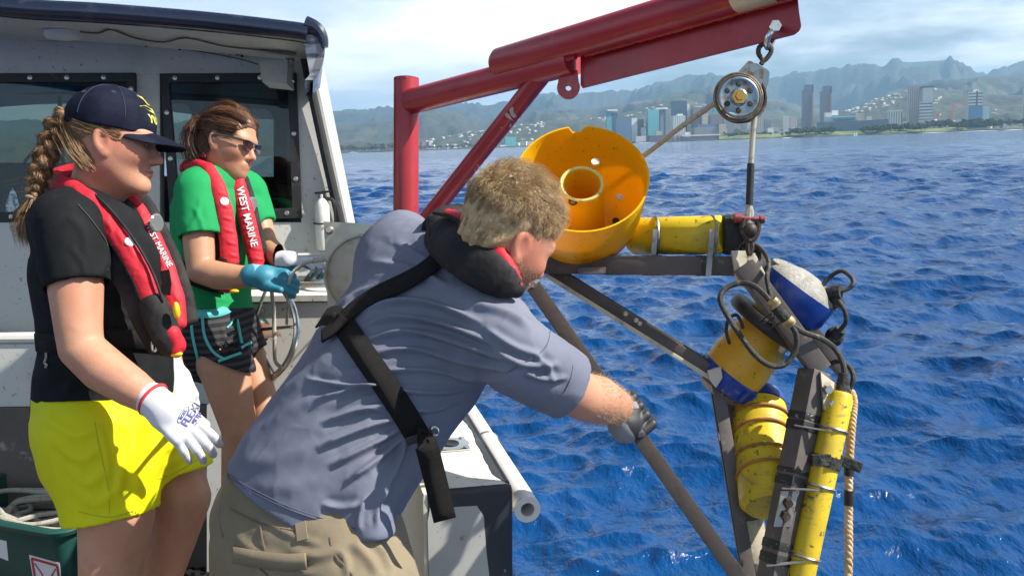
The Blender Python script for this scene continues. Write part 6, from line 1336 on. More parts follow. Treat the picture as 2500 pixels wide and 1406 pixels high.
fnb = lobe_part('vest_backing', bk_path, [.028, .030, .034, .036, .036, .034, .034, .036, .03], .012, m_vblk, V1)
fnr = lobe_part('near_lobe', nr_path, [.016, .020, .022, .023, .024, .024, .024, .023], .015, m_vred, V1, fl=[([(180 + 26 * k, 455 + 26 * k), (200 + 26 * k, 480 + 30 * k)], .003, 6) for k in range(7)])
lobe_part('pouch', [(372, 738, 1.985), (388, 775, 1.985), (406, 820, 1.99), (418, 848, 2.0)], [.030, .033, .033, .026], .022, m_vblk, V1)
lobe_part('vest_toe', [(420, 812, 1.99), (432, 842, 2.0), (430, 852, 2.0)], [.018, .02, .016], .02, m_vred, V1, .003)
fr_path = [(250, 455, 2.26), (300, 470, 2.24), (335, 520, 2.22), (372, 590, 2.2), (402, 660, 2.18), (425, 730, 2.16), (436, 790, 2.15)]
lobe_part('vest_backing', [(x + 14, y - 4, d + .04) for x, y, d in fr_path], .034, .012, m_vblk, V1); fnf = lobe_part('far_lobe', fr_path, [.018, .022, .025, .026, .026, .025, .02], .016, m_vred, V1, fl=[([(330 + 18 * k, 500 + 42 * k), (352 + 18 * k, 520 + 44 * k)], .003, 6) for k in range(6)])
part('zip_edge', G().tube(curve([P(x + 26, y - 6, d - .01) for x, y, d in nr_path[2:]], 40), .0035, 6), m_vblk, V1); part('zip_edge', G().tube(curve([P(x - 20, y + 18, d - .012) for x, y, d in nr_path[1:]], 40), .0032, 6), m_vblk, V1)
part('oral_tube_patch', G().lathe([(.0005, .003), (.02, .003), (.024, 0)], P(383, 545, 2.20), nrm(-fw * .35 + RT), 20), m_clear, V1)
bp0, bn0 = hits(fnr, [(318, 590)], 1.6, 2.4); part('white_badge', G().lathe([(.0005, .003), (.010, .0025), (.012, .0005)], bp0[0], bn0[0], 24), m_print, V1)
part('yellow_plug', G().ball(P(431, 758, 1.965), .013, 10, (.6, .6, 1.5)), m_yplug, V1); part('pull_tab', G().ball(P(430, 864, 1.99), .011, 10, (1.3, .7, .6)), m_yplug, V1)
part('buckle_strap', G().ribbon(PP([(402, 660, 2.1), (408, 690, 2.1), (405, 720, 2.1)]), -fw, .022, .004), m_vblk, V1)
ptext('WEST MARINE', 386, 598, -62, 19, fnf, 1.7, 2.6, m_print, V1, .002)
wb = strap(tee, [(96, 835), (180, 838), (250, 826), (320, 828), (400, 838)], 1.6, 2.6, .042, .003, .007); part('waist_belt', wb, m_web, V1, 180)
part('buckle', G().tube(curve(PP([(374, 812, 1.985), (384, 812, 1.985), (382, 852, 1.985), (372, 852, 1.985), (374, 812, 1.985)]), 20), .003, 6), m_steel, V1)
part('belt_cord', G().tube(curve([hits(tee, [(q, r_)], 1.6, 2.6)[0][0] - fw * .006 for q, r_ in ((114, 840), (116, 870), (112, 885), (118, 890), (114, 896))], 14), .0025, 6), m_rope, V1)
# gloves
m_gw = M('white_knit', (.70, .70, .74), .85, bump=[((420, 420, 420), .5, .0015, 'w')]); m_gb = M('blue_grip', (.09, .12, .32), .6, bump=[(300, .3, .001)])
hd1, tips1, Rh1 = hand_sdf(P(392, 992, 1.895), nrm(RT * .74 - UP * .66 - fw * .08), nrm(-fw * .85 + UP * .30 + RT * .42), (.34, .5, .32), .17, .98, (.7, .3, -.65), side=1)
cf1 = sd_cone(P(372, 978, 1.902), P(400, 998, 1.894), .0355, .034); hfn = U([hd1, cf1], .012)
v, f = polygonize(hfn, *bnds([P(350, 950, 1.85), P(540, 1120, 1.97)] + tips1, .03), .0026); gl1 = part('glove', (relax(v, f, 1, .4), f), m_gw, T1, 180); two_sided(gl1, Rh1[2], m_gb)
part('cuff', G().torus(P(376, 973, 1.901) * .5 + P(371, 977, 1.902) * .5, P(400, 998, 1.894) - P(372, 978, 1.902), .0355, .0042, 30, 8), M('red_cuff', (.55, .03, .035), .8), gl1)
m_gprint = M('indigo_print', (.10, .10, .30), .7); ptext('FLEXI', 466, 1012, 58, 26, hfn, 1.6, 2.1, m_gprint, gl1, .0012, bold=.5); ptext('grip', 478, 1020, 58, 20, hfn, 1.6, 2.1, m_gprint, gl1, .0012, bold=.4); ptext('BOSS', 447, 1012, 58, 11, hfn, 1.6, 2.1, m_gprint, gl1, .0012, bold=.2)
oval, on_ = hits(hfn, [(447 + 22 * math.cos(a) * .53 + 7 * math.sin(a) * .85, 1012 - 22 * math.cos(a) * .85 + 7 * math.sin(a) * .53) for a in np.linspace(0, 6.283, 40)], 1.6, 2.1); part('print_oval', G().tube(oval + on_ * .001, .0008, 5), m_gprint, gl1)
hd2, tips2, Rh2 = hand_sdf(P(424, 905, 2.35), nrm(RT * .42 - UP * .88), nrm(RT * .75 - fw * .45 + UP * .35), (.3, .45, .3), .1, .98, (.6, .5, -.5), side=-1)
v, f = polygonize(hd2, *bnds([P(390, 870, 2.3), P(490, 1030, 2.42)] + tips2, .04), .003); gl2 = part('glove', (v, f), m_gw, T1, 180); two_sided(gl2, Rh2[2], m_gb)
# box under the raised foot
sx0 = toB(P(400, 1662, 2.26)); dbx = thing('deck_box', 'low white deck box under the raised foot', 'box', B(sx0[0], sx0[1], DECK)); part('case', G().bbox((sx0[0] - .16, sx0[1] - .14, DECK), (sx0[0] + .16, sx0[1] + .2, sx0[2] - .02), .01), m_plast, dbx); part('lid', G().bbox((sx0[0] - .165, sx0[1] - .145, sx0[2] - .019), (sx0[0] + .165, sx0[1] + .205, sx0[2] - .001), .006), m_greyw, dbx)

# ================================================================== woman in green T-shirt
T2 = thing('person', 'person in green T-shirt and sunglasses hauling on a line', 'person', onZ(545, 1480, DECK))
sk2 = skin_mat('skin_tan', (.48, .25, .145)); D2 = 3.1
h2c = P(558, 350, 3.08); h2f = nrm(RT * .88 - fw * .22 - UP * .22); h2s = .93
H2, L2, R2 = head_sdf(h2c, h2f, UP * .97 + RT * .2, h2s)
lat2 = nrm(fw * .80 + RT * .42)
Sn2, En2, Wn2 = P(480, 478, 2.95), P(490, 660, 2.90), P(622, 674, 2.84); Sf2, Ef2, Wf2 = P(610, 470, 3.24), P(650, 600, 3.2), P(696, 638, 2.98)
tor2 = [(P(515, 790, 3.1), lat2, .17, .12), (P(513, 720, 3.1), lat2, .15, .11), (P(515, 660, 3.1), lat2, .148, .108), (P(525, 580, 3.1), lat2, .16, .112), (P(532, 520, 3.1), lat2, .17, .115), (P(535, 465, 3.1), lat2, .15, .085)]
neck2 = U([sd_path([P(530, 470, 3.1), P(535, 430, 3.09), P(552, 380, 3.08)], [.066, .053, .05]), sd_cone(P(545, 435, 3.08), P(580, 410, 3.06), .036, .024)], .03)
an2 = sd_path([Sn2, P(484, 560, 2.93), P(488, 625, 2.91), En2, P(530, 672, 2.88), P(575, 676, 2.86), Wn2], [.055, .053, .048, .044, .046, .040, .030]); af2 = sd_path([Sf2, Ef2, P(668, 620, 3.1), Wf2], [.052, .043, .042, .030])
ln2 = sd_path([P(505, 800, 3.04), P(548, 900, 3.0), P(585, 1050, 2.98), P(580, 1200, 3.04), P(560, 1440, 3.1)], [.098, .083, .058, .054, .036]); lf2 = sd_path([P(545, 800, 3.2), P(598, 880, 3.17), P(650, 1020, 3.13), P(650, 1180, 3.18), P(640, 1420, 3.22)], [.092, .078, .055, .052, .036])
trunk2 = sd_loft(tor2); hd_2 = U([H2, neck2], .035); lim2 = U([grow(trunk2, -.018), an2, af2, ln2, lf2, sd_cone(P(555, 1455, 3.1), P(620, 1475, 3.02), .04, .03), sd_cone(P(636, 1435, 3.22), P(700, 1455, 3.14), .04, .03)], .02)
hv, hf = polygonize(hd_2, *bnds([L2((-.12, -.1, -.17)), L2((.15, .1, .14)), L2((.15, -.1, -.17)), L2((-.12, .1, .14)), P(530, 470, 3.1)], .01), .0032)
bv, bf = polygonize(grow(lim2, -.0006), *bnds([P(400, 440, 2.8), P(730, 1500, 3.3), P(420, 1000, 2.8), P(700, 450, 3.4)], .03), .0065)
b2 = part('body', (np.concatenate([hv, relax(bv, bf, 1)]), np.concatenate([hf, bf + len(hv)])), sk2, T2, 180); tinted(b2, face_tint(L2, R2, h2c, h2s, cheek=.15))
m_brown = M('brown_hair', (.13, .055, .025), .42, layers=[((.07, .03, .015), 70, .45, .65, .8), ((.28, .14, .06), 100, .58, .68, .6)], bump=[((260, 260, 40), .4, .002)]); brows(L2, R2, T2, m_brown, 2)
m_green = M('green_cotton', (.010, .27, .08), .8, spec=.25, layers=[((.008, .23, .065), 7, .4, .7, .6)], bump=[(420, .2, .0012), (26, .2, .006)])
sl2 = sub(cut(sd_path([P(478, 470, 2.96), P(484, 530, 2.94), P(490, 590, 2.92)], [.064, .069, .070]), P(489, 578, 2.925), P(492, 600, 2.92) - P(480, 480, 2.95)), sd_cone(P(486, 550, 2.935), P(493, 620, 2.915), .060, .067), .003)
slf2 = cut(sd_cone(Sf2, P(636, 560, 3.22), .063, .062), P(632, 545, 3.22), P(636, 560, 3.22) - Sf2); shl2 = sd_cone(P(482, 455, 2.97), P(595, 450, 3.22), .052, .052)
grn = cut(sub(U([U([grow(trunk2, .005), shl2], .05), slf2, sl2], .03), grow(neck2, .006), .006), P(510, 764, 3.1), -UP + RT * .05)
gl_ = [([(440, 620), (500, 600), (520, 560)], .006, 8), ([(445, 700), (500, 690), (560, 700)], .006, 9), ([(440, 740), (500, 725), (570, 735)], .005, 9), ([(470, 500), (490, 540), (500, 575)], .005, 7), ([(455, 560), (480, 530), (490, 480)], .005, 7), ([(560, 520), (580, 560), (585, 640)], .004, 6), ([(440, 660), (460, 620), (455, 560)], .005, 8)]
v, f = relief(grn, *bnds([P(405, 420, 2.8), P(680, 800, 3.05), P(680, 420, 3.4), P(405, 800, 3.35)], .03), .005, gl_, .0025, 12, 1); part('t_shirt', (v, f), m_green, T2, 180)
part('sleeve_hem', seam(grn, [(457, 572), (490, 580), (530, 574)], 2.5, 3.4, .0014, .001), M('green_thread', (.008, .2, .06), .8), T2)
# running shorts
m_rsh = M('dark_striped_knit', (.016, .016, .018), .8, spec=.25, layers=[((.06, .058, .06), (14, 14, 14), .5, .62, .8, 'wz')], bump=[(300, .2, .001)]); m_teal = M('teal_trim', (.10, .50, .46), .7, bump=[(200, .2, .001)])
hp2 = sd_loft([(P(514, 745, 3.1), lat2, .165, .125), (P(515, 800, 3.1), lat2, .182, .142), (P(522, 840, 3.1), lat2, .175, .135)]); sn2 = sd_path([P(505, 800, 3.04), P(552, 905, 3.0)], [.112, .096]); sn2 = sub(cut(sn2, P(548, 880, 3.0), -UP * 1.0 - RT * .42), sd_cone(P(540, 870, 3.005), P(556, 930, 3.0), .088, .091), .003)
sf2_ = cut(sd_path([P(545, 800, 3.2), P(603, 880, 3.17)], [.105, .088]), P(596, 848, 3.17), -UP + RT * .1); rsh = cut(U([hp2, sn2, sf2_], .03), P(514, 752, 3.1), UP)
v, f = relief(rsh, *bnds([P(410, 735, 2.85), P(660, 940, 3.3), P(660, 735, 3.3)], .03), .005, [([(470, 790), (500, 830), (520, 880)], .004, 8), ([(540, 790), (555, 830), (590, 850)], .006, 8)], .002, 12, 1); rs_ = part('shorts', (v, f), m_rsh, T2, 180)
def trim(pts, w=.009): return strap(rsh, pts, 2.5, 3.5, w, .002, .0015)
part('waistband', trim([(444, 758), (480, 766), (530, 764), (584, 744)], .03), m_teal, rs_, 180); part('side_stripe', trim([(468, 775), (470, 815), (480, 860), (492, 905)]), m_teal, rs_, 180); part('side_stripe', trim([(494, 775), (500, 820), (520, 858), (548, 878)]), m_teal, rs_, 180); part('hem_trim', trim([(494, 905), (520, 888), (560, 872), (588, 862)]), m_teal, rs_, 180)
part('hem_trim', trim([(588, 850), (600, 842), (614, 836)]), m_teal, rs_, 180); part('drawstring', G().tube(curve([hits(rsh, [(x, y)], 2.5, 3.5)[0][0] - fw * .006 for x, y in ((575, 752), (582, 790), (590, 830), (592, 838))], 14), .005, 6), m_teal, rs_); part('drawstring', G().tube(curve([hits(rsh, [(x, y)], 2.5, 3.5)[0][0] - fw * .006 for x, y in ((573, 752), (568, 785), (556, 800))], 14), .003, 6), m_teal, rs_)
# hair
hk2 = cut(cut(sd_ell((-.014, 0, .046), np.eye(3), (.106, .0855, .0925)), (.060, 0, .040), (.80, 0, -.60), .006), (0, 0, -.07), (0, 0, -1), .004)
hkf2 = loc_fn(h2c, R2, h2s, lambda q: hk2(q) + .0016 * np.sin(q[:, 2] * 420 + q[:, 0] * 260 + 3 * np.sin(q[:, 0] * 90))); cv, cf = polygonize(hkf2, *bnds([L2((-.14, -.11, -.1)), L2((.12, .11, .16)), L2((-.14, .11, .16)), L2((.12, -.11, -.1))], .01), .0033); hr2 = part('hair', (cv, cf), m_brown, T2, 180)
cx2 = []
for q in (-1, 1): cx2 += [([(.062, q * .042, .086), (.01, q * .072, .10), (-.06, q * .066, .075), (-.125, q * .01, .04)], 170, V(.014, .006, .010)), ([(.055, q * .07, .05), (.0, q * .085, .05), (-.06, q * .075, .045), (-.125, q * .01, .03)], 170, V(.010, .003, .013)), ([(-.03, q * .08, -.04), (-.07, q * .07, -.01), (-.125, q * .012, .02)], 110, V(.01, .004, .014))]
cx2 += [([(.066, 0, .096), (.0, 0, .142), (-.07, 0, .125), (-.122, 0, .05)], 130, V(.008, .024, .004))]
hair_fill(L2, cx2, 0, 6, hr2, m_brown, .0009)
seg = []; g_ = np.random.default_rng(12)
for i in range(520):
    e = g_.normal(size=6); seg.append(curve([P(497, 312 + 6 * e[0], 3.07 + .008 * e[1]), P(476 + 5 * e[2], 300 + 8 * e[0], 3.07 + .012 * e[1]), P(464 + 9 * e[2], 335 + 8 * e[0], 3.07 + .02 * e[1]), P(470 + 11 * e[2] + 3 * e[3], 372 + 5 * e[4], 3.07 + .022 * e[1]), P(482 + 9 * e[2] + 5 * e[3], 398 + 10 * e[4], 3.07 + .02 * e[1])], 9))
strands('ponytail_hairs', np.array(seg), .0012, m_brown, hr2); part('ponytail_core', G().tube(curve(PP([(500, 312, 3.07), (478, 312, 3.07), (468, 340, 3.07), (473, 372, 3.07), (482, 392, 3.07)]), 16), np.concatenate([np.linspace(.012, .024, 8), np.linspace(.024, .006, 8)]), 10), m_brown, hr2, 180)
part('hair_tie', G().torus(P(494, 311, 3.07), RT, .013, .005, 18, 8), M('pink_tie', (.5, .16, .13), .7), hr2)
# sunglasses
sg_ = part('sunglasses', G().tube([L2(q) for q in curve([(.092, .062, .018), (.104, .035, .020), (.109, 0, .016), (.104, -.035, .020), (.092, -.062, .018)], 24)], .0026, 8), M('black_frame', (.01, .01, .011), .15, coat=.5), T2)
m_lens = M('dark_lens', (.02, .012, .01), .05, layers=[((.12, .035, .02), 12, .45, .65, .6)], coat=.6)
for q in (1, -1):
    lp = [L2((.1065 - .013 * ((y - .034) / .028) ** 2 * (1 if y > .034 else .3), q * y, z)) for y, z in [(.008, .018), (.03, .021), (.05, .020), (.062, .016), (.06, .004), (.05, -.008), (.034, -.013), (.018, -.009), (.01, .002)]]
    part('lens', G().prism(lp, R2[0] * .0025), m_lens, sg_, 0); part('temple', G().ribbon([L2(p_) for p_ in curve([(.092, q * .064, .017), (.06, q * .077, .017), (.02, q * .0855, .014), (-.012, q * .087, .008), (-.03, q * .085, -.006)], 14)], R2[1] * q, .008, .0025), bpy.data.materials['black_frame'], sg_, 60)
# vest
V2 = part('life_vest', G().tube(curve(PP([(455, 412, 3.12), (462, 405, 3.2), (490, 396, 3.22), (530, 395, 3.22)]), 12), .024, 12), m_vred, T2, 180)
lobe_part('vest_backing', [(455, 420, 3.12), (475, 416, 3.03), (500, 425, 2.98), (515, 455, 2.955), (526, 520, 2.95), (530, 600, 2.95), (535, 690, 2.955)], .030, .012, m_vblk, V2, .0045)
n2p = [(460, 408, 3.1), (480, 404, 3.02), (508, 415, 2.975), (530, 455, 2.95), (548, 520, 2.935), (558, 590, 2.93), (562, 640, 2.93)]; fn2 = lobe_part('near_lobe', n2p, [.016, .021, .025, .027, .029, .029, .029], .017, m_vred, V2, .0045, fl=[([(532 + 5 * k, 470 + 30 * k), (560 + 5 * k, 478 + 30 * k)], .004, 4) for k in range(6)])
lobe_part('pouch', [(558, 635, 2.935), (562, 665, 2.935), (562, 690, 2.94)], [.034, .034, .03], .023, m_vblk, V2, .0045); lobe_part('vest_toe', [(550, 685, 2.935), (558, 700, 2.935)], [.028, .026], .02, m_vred, V2, .004)
f2p = [(530, 398, 3.2), (556, 412, 3.12), (578, 445, 3.06), (594, 500, 3.03), (608, 560, 3.02), (620, 610, 3.02), (630, 655, 3.02)]; lobe_part('vest_backing', [(x + 8, y, d + .03) for x, y, d in f2p], .034, .012, m_vblk, V2, .0045); ff2 = lobe_part('far_lobe', f2p, [.018, .023, .027, .029, .029, .029, .025], .018, m_vred, V2, .0045, fl=[([(588 + 6 * k, 500 + 26 * k), (618 + 6 * k, 506 + 26 * k)], .004, 4) for k in range(6)])
part('oral_tube_patch', G().lathe([(.0005, .004), (.022, .004), (.027, 0)], P(617, 500, 3.05), nrm(-fw * .5 + RT), 24), m_clear, V2); bp0, bn0 = hits(fn2, [(548, 492)], 2.5, 3.3); part('white_badge', G().lathe([(.0005, .003), (.012, .0025), (.014, .0005)], bp0[0], bn0[0], 24), m_print, V2); part('pull_tab', G().ball(P(571, 711, 2.93), .012, 8, (1.4, .8, .6)), m_yplug, V2)
ptext('WEST MARINE', 603, 530, -76, 23, ff2, 2.6, 3.5, m_print, V2, .003, bold=.3); part('waist_belt', strap(grn, [(432, 640), (455, 668), (500, 690), (545, 702)], 2.5, 3.4, .05, .003, .009), m_web, V2, 180)
# gloves and the line
m_gt = M('teal_grip', (.03, .22, .30), .55, layers=[((.02, .15, .22), 20, .4, .7, .6)], bump=[(300, .3, .001)]); m_gl = M('pale_blue_knit', (.30, .52, .62), .85, bump=[((420, 420, 420), .5, .0015, 'w')])
hd3, tp3, Rh3 = hand_sdf(P(632, 675, 2.835), nrm(RT * .97 - UP * .16 - fw * .1), nrm(UP * .35 - fw * .92), (.75, 1.0, .7), .05, 1.02, (.7, .2, .5), side=-1); cf3 = sd_cone(P(618, 673, 2.84), P(640, 676, 2.833), .036, .034)
v, f = polygonize(U([hd3, cf3], .012), *bnds([P(600, 640, 2.78), P(730, 710, 2.9)] + tp3, .04), .0032); g3 = part('glove', (v, f), m_gt, T2, 180); part('cuff', G().lathe([(.0345, -.0), (.037, .002), (.0365, .028), (.034, .034)], P(614, 672, 2.842), P(640, 676, 2.833) - P(618, 673, 2.84), 26), m_gl, g3, 60)
hd4, tp4, Rh4 = hand_sdf(P(702, 639, 2.965), nrm(RT * .94 - fw * .3 + UP * .05), nrm(UP * .9 - fw * .35), (.6, 1.0, .7), .05, 1.0, (.7, .3, -.6), side=1); cf4 = sd_cone(P(693, 638, 2.985), P(710, 640, 2.95), .036, .034)
v, f = polygonize(U([hd4, cf4], .012), *bnds([P(680, 605, 2.85), P(780, 690, 3.02)] + tp4, .04), .0032); g4 = part('glove', (v, f), m_gw, T2, 180); two_sided(g4, Rh4[2], m_gt, -.05)
hln = thing('hauling_line', 'thin white line from the hands to the metal hauler plate', 'rope', P(705, 760, 2.9)); part('line', G().tube(curve(PP([(800, 634, 2.72), (770, 638, 2.76), (745, 643, 2.83), (718, 662, 2.84), (704, 690, 2.82), (703, 730, 2.9), (700, 790, 3.1)]), 40), .0055, 8), m_rope, hln); part('line_end', G().tube(curve(PP([(662, 700, 2.9), (668, 760, 3.08), (670, 830, 3.1), (672, 880, 3.12), (690, 900, 3.12)]), 24), .0065, 8), m_rope, hln)
# ================================================================== man bending over the bulwark
T3 = thing('person', 'person in faded blue T-shirt and khaki trousers bending over the bulwark', 'person', onZ(800, 2300, DECK))
sk3 = skin_mat('skin_sunburnt', (.54, .27, .165))
m3c = P(1236, 580, 1.77); m3f = nrm(RT * .75 - UP * .40 + fw * .52); m3s = .95
H3, L3, R3 = head_sdf(m3c, m3f, RT * .5 + UP * .86, m3s, True)
spn = nrm(RT * .58 + UP * .79 + fw * .17); lt3 = nrm(RT * .66 - UP * .42 - fw * .62); bn3 = nrm(np.cross(lt3, spn)); bn3 = bn3 if bn3 @ fw < 0 else -bn3      # back normal
def tsec(px, py, D, a, b_): return (P(px, py, D), lt3, a, b_)
torso3 = [tsec(728, 1262, 1.83, .190, .150), tsec(770, 1180, 1.83, .186, .145), tsec(838, 1080, 1.84, .182, .138), tsec(918, 960, 1.86, .188, .132), tsec(985, 860, 1.885, .198, .130), tsec(1040, 775, 1.91, .200, .122), tsec(1085, 705, 1.93, .175, .100)]
trunk3 = sd_loft(torso3)
SR, ER, WR = P(1262, 868, 1.67), P(1418, 966, 1.75), P(1518, 996, 1.90); SL, EL, HL = P(965, 625, 2.04), P(988, 566, 2.30), P(1005, 590, 2.52)
neck3 = sd_path([P(1115, 690, 1.90), P(1165, 625, 1.87), P(1215, 565, 1.80)], [.075, .066, .062])
armR = sd_path([P(1205, 810, 1.73), SR, P(1350, 922, 1.69), ER, P(1458, 975, 1.79), P(1492, 988, 1.85), WR], [.066, .060, .053, .047, .048, .041, .032])
armL = sd_path([P(1020, 660, 1.98), SL, EL, HL], [.07, .065, .05, .033])
legR = sd_path([P(835, 1335, 1.76), P(905, 1500, 1.72), P(940, 1720, 1.78), P(930, 1950, 1.86), P(900, 2250, 1.9)], [.115, .098, .07, .065, .05]); legL = sd_path([P(660, 1330, 1.95), P(640, 1520, 1.95), P(630, 1740, 1.98), P(620, 1980, 2.05), P(600, 2180, 2.1)], [.115, .098, .07, .065, .05])
hd_3 = U([H3, neck3], .03); lim3 = U([grow(trunk3, -.02), armR, armL, grow(legR, -.015), grow(legL, -.015)], .02)
hv, hf = polygonize(hd_3, *bnds([L3((-.13, -.11, -.17)), L3((.15, .11, .14)), L3((.15, -.11, -.17)), L3((-.13, .11, .14)), P(1115, 690, 1.9)], .012), .0028)
bv, bf = polygonize(grow(lim3, -.0006), *bnds([P(500, 480, 1.6), P(1560, 1100, 1.95), P(500, 2300, 2.1), P(1560, 480, 2.6), P(1000, 2280, 1.6), P(560, 1300, 2.1)], .03), .006)
b3 = part('body', (np.concatenate([hv, relax(bv, bf, 1)]), np.concatenate([hf, bf + len(hv)])), sk3, T3, 180); tinted(b3, face_tint(L3, R3, m3c, m3s, cheek=.3, beard=.35))
eyes(m3c, R3, m3s, L3, T3); m_sandy = M('sandy_hair', (.46, .31, .15), .45, layers=[((.30, .19, .085), 60, .45, .65, .8), ((.70, .54, .32), 90, .56, .68, .7)], bump=[((260, 260, 40), .4, .002)]); brows(L3, R3, T3, m_sandy, 4)
# ---- T-shirt
m_fade = M('faded_blue_cotton', (.175, .185, .235), .85, spec=.2, layers=[((.115, .125, .175), 5, .42, .68, .6), ((.20, .205, .25), 12, .56, .72, .4)], bump=[(420, .22, .0012), (60, .10, .003)])
slR0 = sd_path([P(1160, 790, 1.77), SR, P(1360, 925, 1.69), P(1410, 958, 1.71)], [.080, .073, .067, .066]); cR = P(1388, 945, 1.70); nR = P(1425, 952, 1.74) - SR
slR = sub(cut(slR0, cR, nR), sd_cone(P(1360, 925, 1.69), P(1430, 972, 1.73), .057, .062), .003); undR = cut(grow(armR, .007), P(1360, 928, 1.69), nR)
slL0 = sd_path([P(1040, 670, 1.97), SL, P(990, 575, 2.24)], [.088, .082, .076]); slL = cut(slL0, P(982, 582, 2.18), EL - SL)
ridge3 = sd_cone(P(985, 650, 2.02), P(1200, 812, 1.76), .080, .074)
shm = cut(U([U([grow(trunk3, .008), ridge3], .07), slL, slR], .05), P(735, 1222, 1.83), -UP * .90 - RT * .44 + fw * .0)
tuft = sd_path([P(905, 1160, 1.72), P(900, 1240, 1.70), P(912, 1300, 1.69)], [.05, .045, .04]); tuft = cut(tuft, P(905, 1303, 1.7), -UP)
shirt3_0 = U([shm, tuft], .04); shirt3 = lambda p: smin(shirt3_0(p), undR(p), .015)
FL = [([(860, 770), (960, 735), (1060, 742), (1180, 790)], .010, 11), ([(870, 802), (960, 775), (1080, 790), (1210, 842)], .011, 10), ([(880, 832), (990, 810), (1100, 830), (1240, 884)], .011, 10), ([(905, 862), (1010, 853), (1130, 880), (1250, 908)], .010, 10), ([(930, 905), (1040, 903), (1150, 920), (1215, 935)], .009, 9), ([(950, 950), (1050, 958), (1140, 950)], .009, 9), ([(985, 1000), (1060, 1000), (1120, 975)], .008, 9),
      ([(600, 1030), (690, 955), (760, 905), (835, 838)], .010, 13), ([(745, 925), (830, 940), (940, 942)], .010, 9), ([(770, 978), (860, 950), (935, 940)], .009, 9), ([(640, 1050), (740, 985), (850, 975)], .008, 14), ([(780, 1035), (880, 1000), (975, 985)], .009, 11), ([(770, 1095), (890, 1045), (985, 1015)], .010, 12), ([(800, 1140), (910, 1085), (995, 1035)], .010, 11), ([(840, 1180), (930, 1115), (1000, 1050)], .010, 11), ([(860, 1010), (905, 1000), (960, 1010)], .005, 7), ([(850, 900), (900, 905), (950, 925)], .005, 7),
      ([(760, 830), (800, 790), (860, 745)], .008, 11), ([(700, 870), (760, 830), (815, 815)], .008, 11), ([(820, 760), (870, 720), (960, 690)], .007, 12), ([(1000, 1055), (965, 1140), (905, 1250)], .011, 13), ([(955, 1180), (925, 1235), (918, 1290)], .006, 9), ([(895, 1215), (878, 1255), (880, 1300)], .005, 9), ([(780, 1230), (840, 1240), (880, 1225)], .006, 12),
      ([(900, 640), (1000, 655), (1100, 700)], .006, 14), ([(960, 590), (1050, 640), (1120, 665)], .005, 14), ([(1180, 800), (1260, 850), (1330, 870)], .007, 13), ([(1200, 850), (1280, 890), (1370, 890)], .008, 12), ([(1270, 905), (1330, 925), (1390, 920)], .007, 10), ([(1150, 740), (1230, 760), (1300, 800)], .006, 14), ([(1300, 860), (1340, 900), (1350, 940)], .005, 9), ([(560, 1130), (680, 1120), (780, 1080)], .006, 18), ([(600, 1180), (700, 1190), (800, 1160)], .005, 18)]
FL = [(a_, b__ * (1.9 if min(q[0] for q in a_) > 735 else .8), c__ * (.78 if min(q[0] for q in a_) > 735 else 1.2)) for a_, b__, c__ in FL]
v, f = relief(shirt3, *bnds([P(480, 520, 1.7), P(1460, 1000, 1.6), P(900, 520, 2.3), P(480, 1250, 2.1), P(960, 1340, 1.58), P(1430, 900, 1.62)], .03), .0038, FL, .0022, 13, 1); part('t_shirt', (v, f), m_fade, T3, 180)
m_bthr = M('navy_thread', (.085, .09, .15), .8)
for dy in (0, 7): part('hem_stitch', seam(shirt3, [(535, 1146 - dy), (600, 1190 - dy), (700, 1240 - dy), (800, 1275 - dy), (868, 1296 - dy)], 1.3, 2.3, .0011, .0016), m_bthr, T3)
part('sleeve_hem', seam(shirt3, [(1398, 892), (1392, 925), (1375, 958), (1345, 972)], 1.3, 2.2, .0008, .001), m_bthr, T3); part('armhole_seam', seam(shirt3, [(1345, 800), (1330, 850), (1280, 885), (1240, 908)], 1.3, 2.2, .0008, .001), m_bthr, T3)
# ---- trousers
m_khaki = M('khaki_cotton', (.235, .19, .125), .85, spec=.2, layers=[((.17, .14, .09), 6, .42, .68, .8), ((.29, .24, .165), 14, .56, .7, .5)], bump=[(300, .22, .0013), (40, .15, .004)])
pel = sd_loft([(P(730, 1225, 1.835), lt3, .183, .142), (P(730, 1300, 1.835), lt3, .200, .165), (P(745, 1375, 1.84), lt3, .195, .165)])
trs = cut(U([pel, grow(legR, .012), grow(legL, .012)], .05), P(725, 1165, 1.83), UP * .98 + RT * .05)
KL = [([(565, 1300), (620, 1345), (700, 1365)], .007, 14), ([(700, 1345), (780, 1355), (850, 1330)], .007, 14), ([(860, 1320), (900, 1360), (930, 1406)], .009, 14), ([(900, 1310), (940, 1350), (960, 1400)], .008, 11), ([(640, 1385), (700, 1400), (780, 1395)], .006, 12), ([(620, 1250), (700, 1300), (800, 1335)], .005, 10), ([(830, 1340), (845, 1370), (850, 1406)], .008, 10)]
v, f = relief(trs, *bnds([P(480, 1180, 1.65), P(1030, 2250, 1.75), P(480, 1180, 2.2), P(560, 2200, 2.25), P(1010, 1500, 1.55)], .03), .0055, KL, .003, 10, 1); tr3 = part('trousers', (v, f), m_khaki, T3, 180)
m_kth = M('khaki_thread', (.14, .11, .07), .85)
for pts in ([(545, 1205), (540, 1240), (538, 1270), (545, 1310)], [(560, 1240), (640, 1278), (720, 1295)], [(566, 1342), (620, 1362), (700, 1366), (752, 1362)], [(570, 1350), (620, 1375), (655, 1404)], [(705, 1404), (740, 1380), (756, 1366)], [(636, 1282), (640, 1310), (648, 1345)], [(805, 1310), (815, 1350), (850, 1390), (862, 1404)]): part('seam', seam(trs, pts, 1.3, 2.4, .0016, .0006), m_kth, tr3)
part('belt_loop', strap(trs, [(735, 1275), (738, 1300), (740, 1318)], 1.3, 2.4, .02, .003, .001, 10), m_khaki, tr3)
